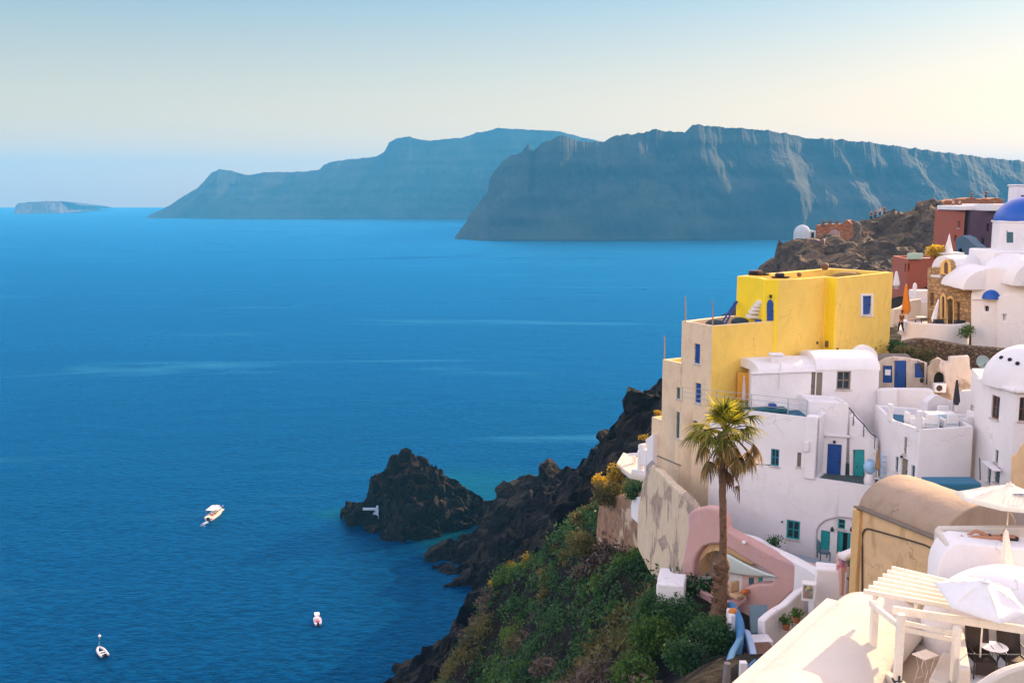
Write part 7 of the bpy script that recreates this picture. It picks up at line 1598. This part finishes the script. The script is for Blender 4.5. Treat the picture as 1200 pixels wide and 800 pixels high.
# ================================================================ BOATS
def hull(bm, L, Wd, H, T, n=14, bow=.42):
    secs = []
    for i in range(n+1):
        t_ = i/n; w = Wd*(1-max(0, (t_-(1-bow))/bow)**2.0)*(.86+.14*min(1, t_*3)); sh = H*(1+.35*t_**2); kx = L*(t_-.5)
        pr = [(0, -.3*H), (w*.30, -.22*H), (w*.44, .1*H), (w*.5, sh), (w*.44, sh), (w*.42, sh-.12*H)]
        secs.append([bm.verts.new(T(Vector((kx, y, z)))) for y, z in pr]+[bm.verts.new(T(Vector((kx, -y, z)))) for y, z in pr[::-1][:-1]])
    for a, b in zip(secs, secs[1:]):
        for k in range(len(a)):
            if k == 5: pass
            j = (k+1) % len(a)
            try: bm.faces.new((a[k], a[j], b[j], b[k]))
            except Exception: pass
    try: bm.faces.new(secs[0]); 
    except Exception: pass
def boats():
    q = Z(252, 604, 0); hd = R(84)
    r = thing('motor_boat', 'cream cabin motor boat with canopy cruising on the open sea', 'boat', q); T = lambda v: q+Vector((v.x*math.cos(hd)-v.y*math.sin(hd), v.x*math.sin(hd)+v.y*math.cos(hd), v.z))
    HW = plain('cream hull', (.72,.62,.52), .4, var=.05); ax = (T(Vector((1,0,0)))-q, T(Vector((0,1,0)))-q, Vector((0,0,1)))
    def bx(bm, x0,x1,y0,y1,z0,z1): boxpts(bm, T(Vector(((x0+x1)/2,(y0+y1)/2,(z0+z1)/2))), ax, ((x1-x0)/2,(y1-y0)/2,(z1-z0)/2))
    bm = bmesh.new(); hull(bm, 10.2, 2.9, .95, T); link('hull', bm, HW, r, smooth=40)
    bm = bmesh.new(); bx(bm, -5,4.2,-1.45,1.45,.85,.95); link('deck', bm, WOODW, r)
    bm = bmesh.new(); bx(bm, -.6,2.4,-1.15,1.15,.96,2.1); C = link('cabin', bm, HW, r, bevel=.2)
    bm = bmesh.new(); bx(bm, -.55,2.0,-1.17,1.17,1.5,1.9); link('windows', bm, GLASS, C)
    bm = bmesh.new(); bx(bm, -3.9,1.2,-1.35,1.35,2.95,3.05); link('canopy', bm, FABW, r, bevel=.04)
    for x in (-3.7, 1.0):
        for y in (-1.25, 1.25): bm = bmesh.new(); tube(bm, [T(Vector((x,y,.95))), T(Vector((x,y,2.95)))], .05, 6); link('canopy_post', bm, LMETAL, r)
    for x, y in ((-2.2,.5),(-3,-.5),(-1.4,-.6)):
        bm = bmesh.new(); bx(bm, x-.3,x+.3,y-.3,y+.3,.95,1.45); link('seat', bm, plain('rust seat', (.35,.10,.05)), r, bevel=.08)
    bm = bmesh.new(); bx(bm, -5.6,-5.2,-.5,.5,.1,1.2); link('outboard', bm, METAL, r, bevel=.1)
    bm = bmesh.new(); tube(bm, [T(Vector((5.2,0,1.5))), T(Vector((4.4,1.0,2.2))), T(Vector((2.4,1.5,2.1)))], .04, 6); tube(bm, [T(Vector((5.2,0,1.5))), T(Vector((4.4,-1.0,2.2))), T(Vector((2.4,-1.5,2.1)))], .04, 6); link('bow_rail', bm, LMETAL, r)
    # foam behind
    bm = bmesh.new()
    for i in range(26):
        k = random.random()**1.5; p = T(Vector((-5.6-k*5, random.gauss(0,.25+k*.5), .05))); s = random.uniform(.12,.4)*(1-k*.5); bmesh.ops.create_icosphere(bm, subdivisions=1, radius=s, matrix=Matrix.Translation(p)@Matrix.Diagonal((1.6,1,.3,1)))
    o = link('boat_foam', bm, plain('foam', (.6,.72,.8), .8), None, loc=q); o['kind'] = 'stuff'; o['label'] = 'white foam churned up behind the motor boat'
    # small tender
    q2 = Z(372, 728, 0); hd2 = R(105); T2 = lambda v: q2+Vector((v.x*math.cos(hd2)-v.y*math.sin(hd2), v.x*math.sin(hd2)+v.y*math.cos(hd2), v.z))
    r = thing('small_motor_boat', 'tiny white and pink motor boat nearest the dark shore', 'boat', q2); ax = (T2(Vector((1,0,0)))-q2, T2(Vector((0,1,0)))-q2, Vector((0,0,1)))
    def bx(bm, x0,x1,y0,y1,z0,z1): boxpts(bm, T2(Vector(((x0+x1)/2,(y0+y1)/2,(z0+z1)/2))), ax, ((x1-x0)/2,(y1-y0)/2,(z1-z0)/2))
    bm = bmesh.new(); hull(bm, 4.6, 1.9, .5, T2); link('hull', bm, plain('lilac white hull', (.6,.5,.62), .4), r, smooth=40)
    bm = bmesh.new(); bx(bm, -1.9,1.6,-.7,.7,.30,.36); link('deck', bm, BLUED, r)
    bm = bmesh.new(); bx(bm, -.2,.7,-.5,.5,.36,.95); link('console', bm, PLAST, r, bevel=.08)
    bm = bmesh.new(); bx(bm, .2,2.0,-.6,.6,1.5,1.56); link('canopy', bm, PLAST, r, bevel=.02)
    for x in (.25,1.2):
        for y in (-.5,.5): bm = bmesh.new(); tube(bm, [T2(Vector((x,y,.36))), T2(Vector((x,y,1.5)))], .03, 6); link('canopy_post', bm, LMETAL, r)
    bm = bmesh.new(); bx(bm, -1.2,-.6,-.5,.5,.36,.7); link('seat', bm, plain('pink seat', (.6,.16,.16)), r, bevel=.05)
    bm = bmesh.new(); bx(bm, -2.6,-2.25,-.25,.25,0,.9); link('outboard', bm, METAL, r, bevel=.06)
    # moored dinghy and buoy
    q3 = Z(119.5, 765, 0); hd3 = R(128); T3 = lambda v: q3+Vector((v.x*math.cos(hd3)-v.y*math.sin(hd3), v.x*math.sin(hd3)+v.y*math.cos(hd3), v.z)); ax = (T3(Vector((1,0,0)))-q3, T3(Vector((0,1,0)))-q3, Vector((0,0,1)))
    r = thing('inflatable_dinghy', 'grey and white dinghy moored to a buoy at the lower left', 'boat', q3)
    def bx(bm, x0,x1,y0,y1,z0,z1): boxpts(bm, T3(Vector(((x0+x1)/2,(y0+y1)/2,(z0+z1)/2))), ax, ((x1-x0)/2,(y1-y0)/2,(z1-z0)/2))
    path = [(-2.4,.75),(0,.8),(1.3,.65),(2.1,.3),(2.35,0),(2.1,-.3),(1.3,-.65),(0,-.8),(-2.4,-.75)]
    bm = bmesh.new(); tube(bm, [T3(Vector((x,y,.3+.1*max(0,x)))) for x, y in path], [.22,.26,.26,.25,.24,.25,.26,.26,.22], 10); link('inflated_tube', bm, plain('pale grey rubber', (.62,.60,.62), .5), r, smooth=True)
    bm = bmesh.new(); bx(bm, -2.2,1.6,-.6,.6,.12,.2); link('floor', bm, METAL, r)
    for x in (-1.3,-.1): bm = bmesh.new(); bx(bm, x-.2,x+.2,-.6,.6,.35,.45); link('bench', bm, PLAST, r)
    bm = bmesh.new(); bx(bm, -2.7,-2.3,-.2,.2,.1,.9); link('outboard', bm, METAL, r, bevel=.06)
    q4 = Z(116.5, 745.5, 0); bm = bmesh.new(); bmesh.ops.create_uvsphere(bm, u_segments=14, v_segments=8, radius=.32, matrix=Matrix.Translation(q4+Vector((0,0,.12)))); bmesh.ops.create_cone(bm, cap_ends=True, segments=8, radius1=.06, radius2=.06, depth=.3, matrix=Matrix.Translation(q4+Vector((0,0,.5))))
    tag(link('mooring_buoy', bm, PLAST, None, smooth=True, loc=q4), 'white round mooring buoy floating above the dinghy', 'buoy')
    bm = bmesh.new(); a, b = T3(Vector((2.4,0,.3))), q4+Vector((0,0,.1)); tube(bm, [a, a.lerp(b,.3)-Vector((0,0,.2)), a.lerp(b,.7)-Vector((0,0,.22)), b], .05, 5); tag(link('mooring_rope', bm, plain('green rope', (.1,.3,.28), .9), None, loc=a), 'pale green rope between the dinghy and its buoy', 'rope')
boats()
def islet_steps():
    p = Z(437, 611, 1.6); r = thing('chapel_steps', 'tiny shade tinted white stair and doorway at the foot of the sea rock', 'stairs', p); m = plaster('shade blue whitewash', (.35,.5,.62))  # white steps; blue shade is put into the whitewash colour
    for i in range(6): bm = bmesh.new(); q = p+Vector((.5*i-1.5,1.0+.3*i,.55*i)); box(bm, -.6,.6,-.6,.6,-.7,0, org=q); link('step', bm, m, r)
    bm = bmesh.new(); q = p+Vector((1.3,1.0,1.5)); box(bm, -.35,.35,-.4,.4,-2,3.2, org=q); link('white_pillar', bm, m, r, bevel=.05)
    bm = bmesh.new(); q = p+Vector((-.8,1.3,3.6)); box(bm, -2.4,1.7,-.4,.5,-.3,.3, org=q); link('lintel', bm, m, r, bevel=.05)
    c = Z(420, 603, .6); pts = [(c.x-4.6,c.y-1.6),(c.x+3,c.y-3.2),(c.x+5,c.y+1),(c.x+2,c.y+5),(c.x-4,c.y+3.5)]
    o = slab('islet_quay', plaster('blue grey quay', (.10,.14,.17)), None, pts, .9, 2.0, bevel=.15, loc=(c.x,c.y,0)); tag(o, 'low blue grey landing quay on the left of the sea rock', 'quay')
islet_steps()
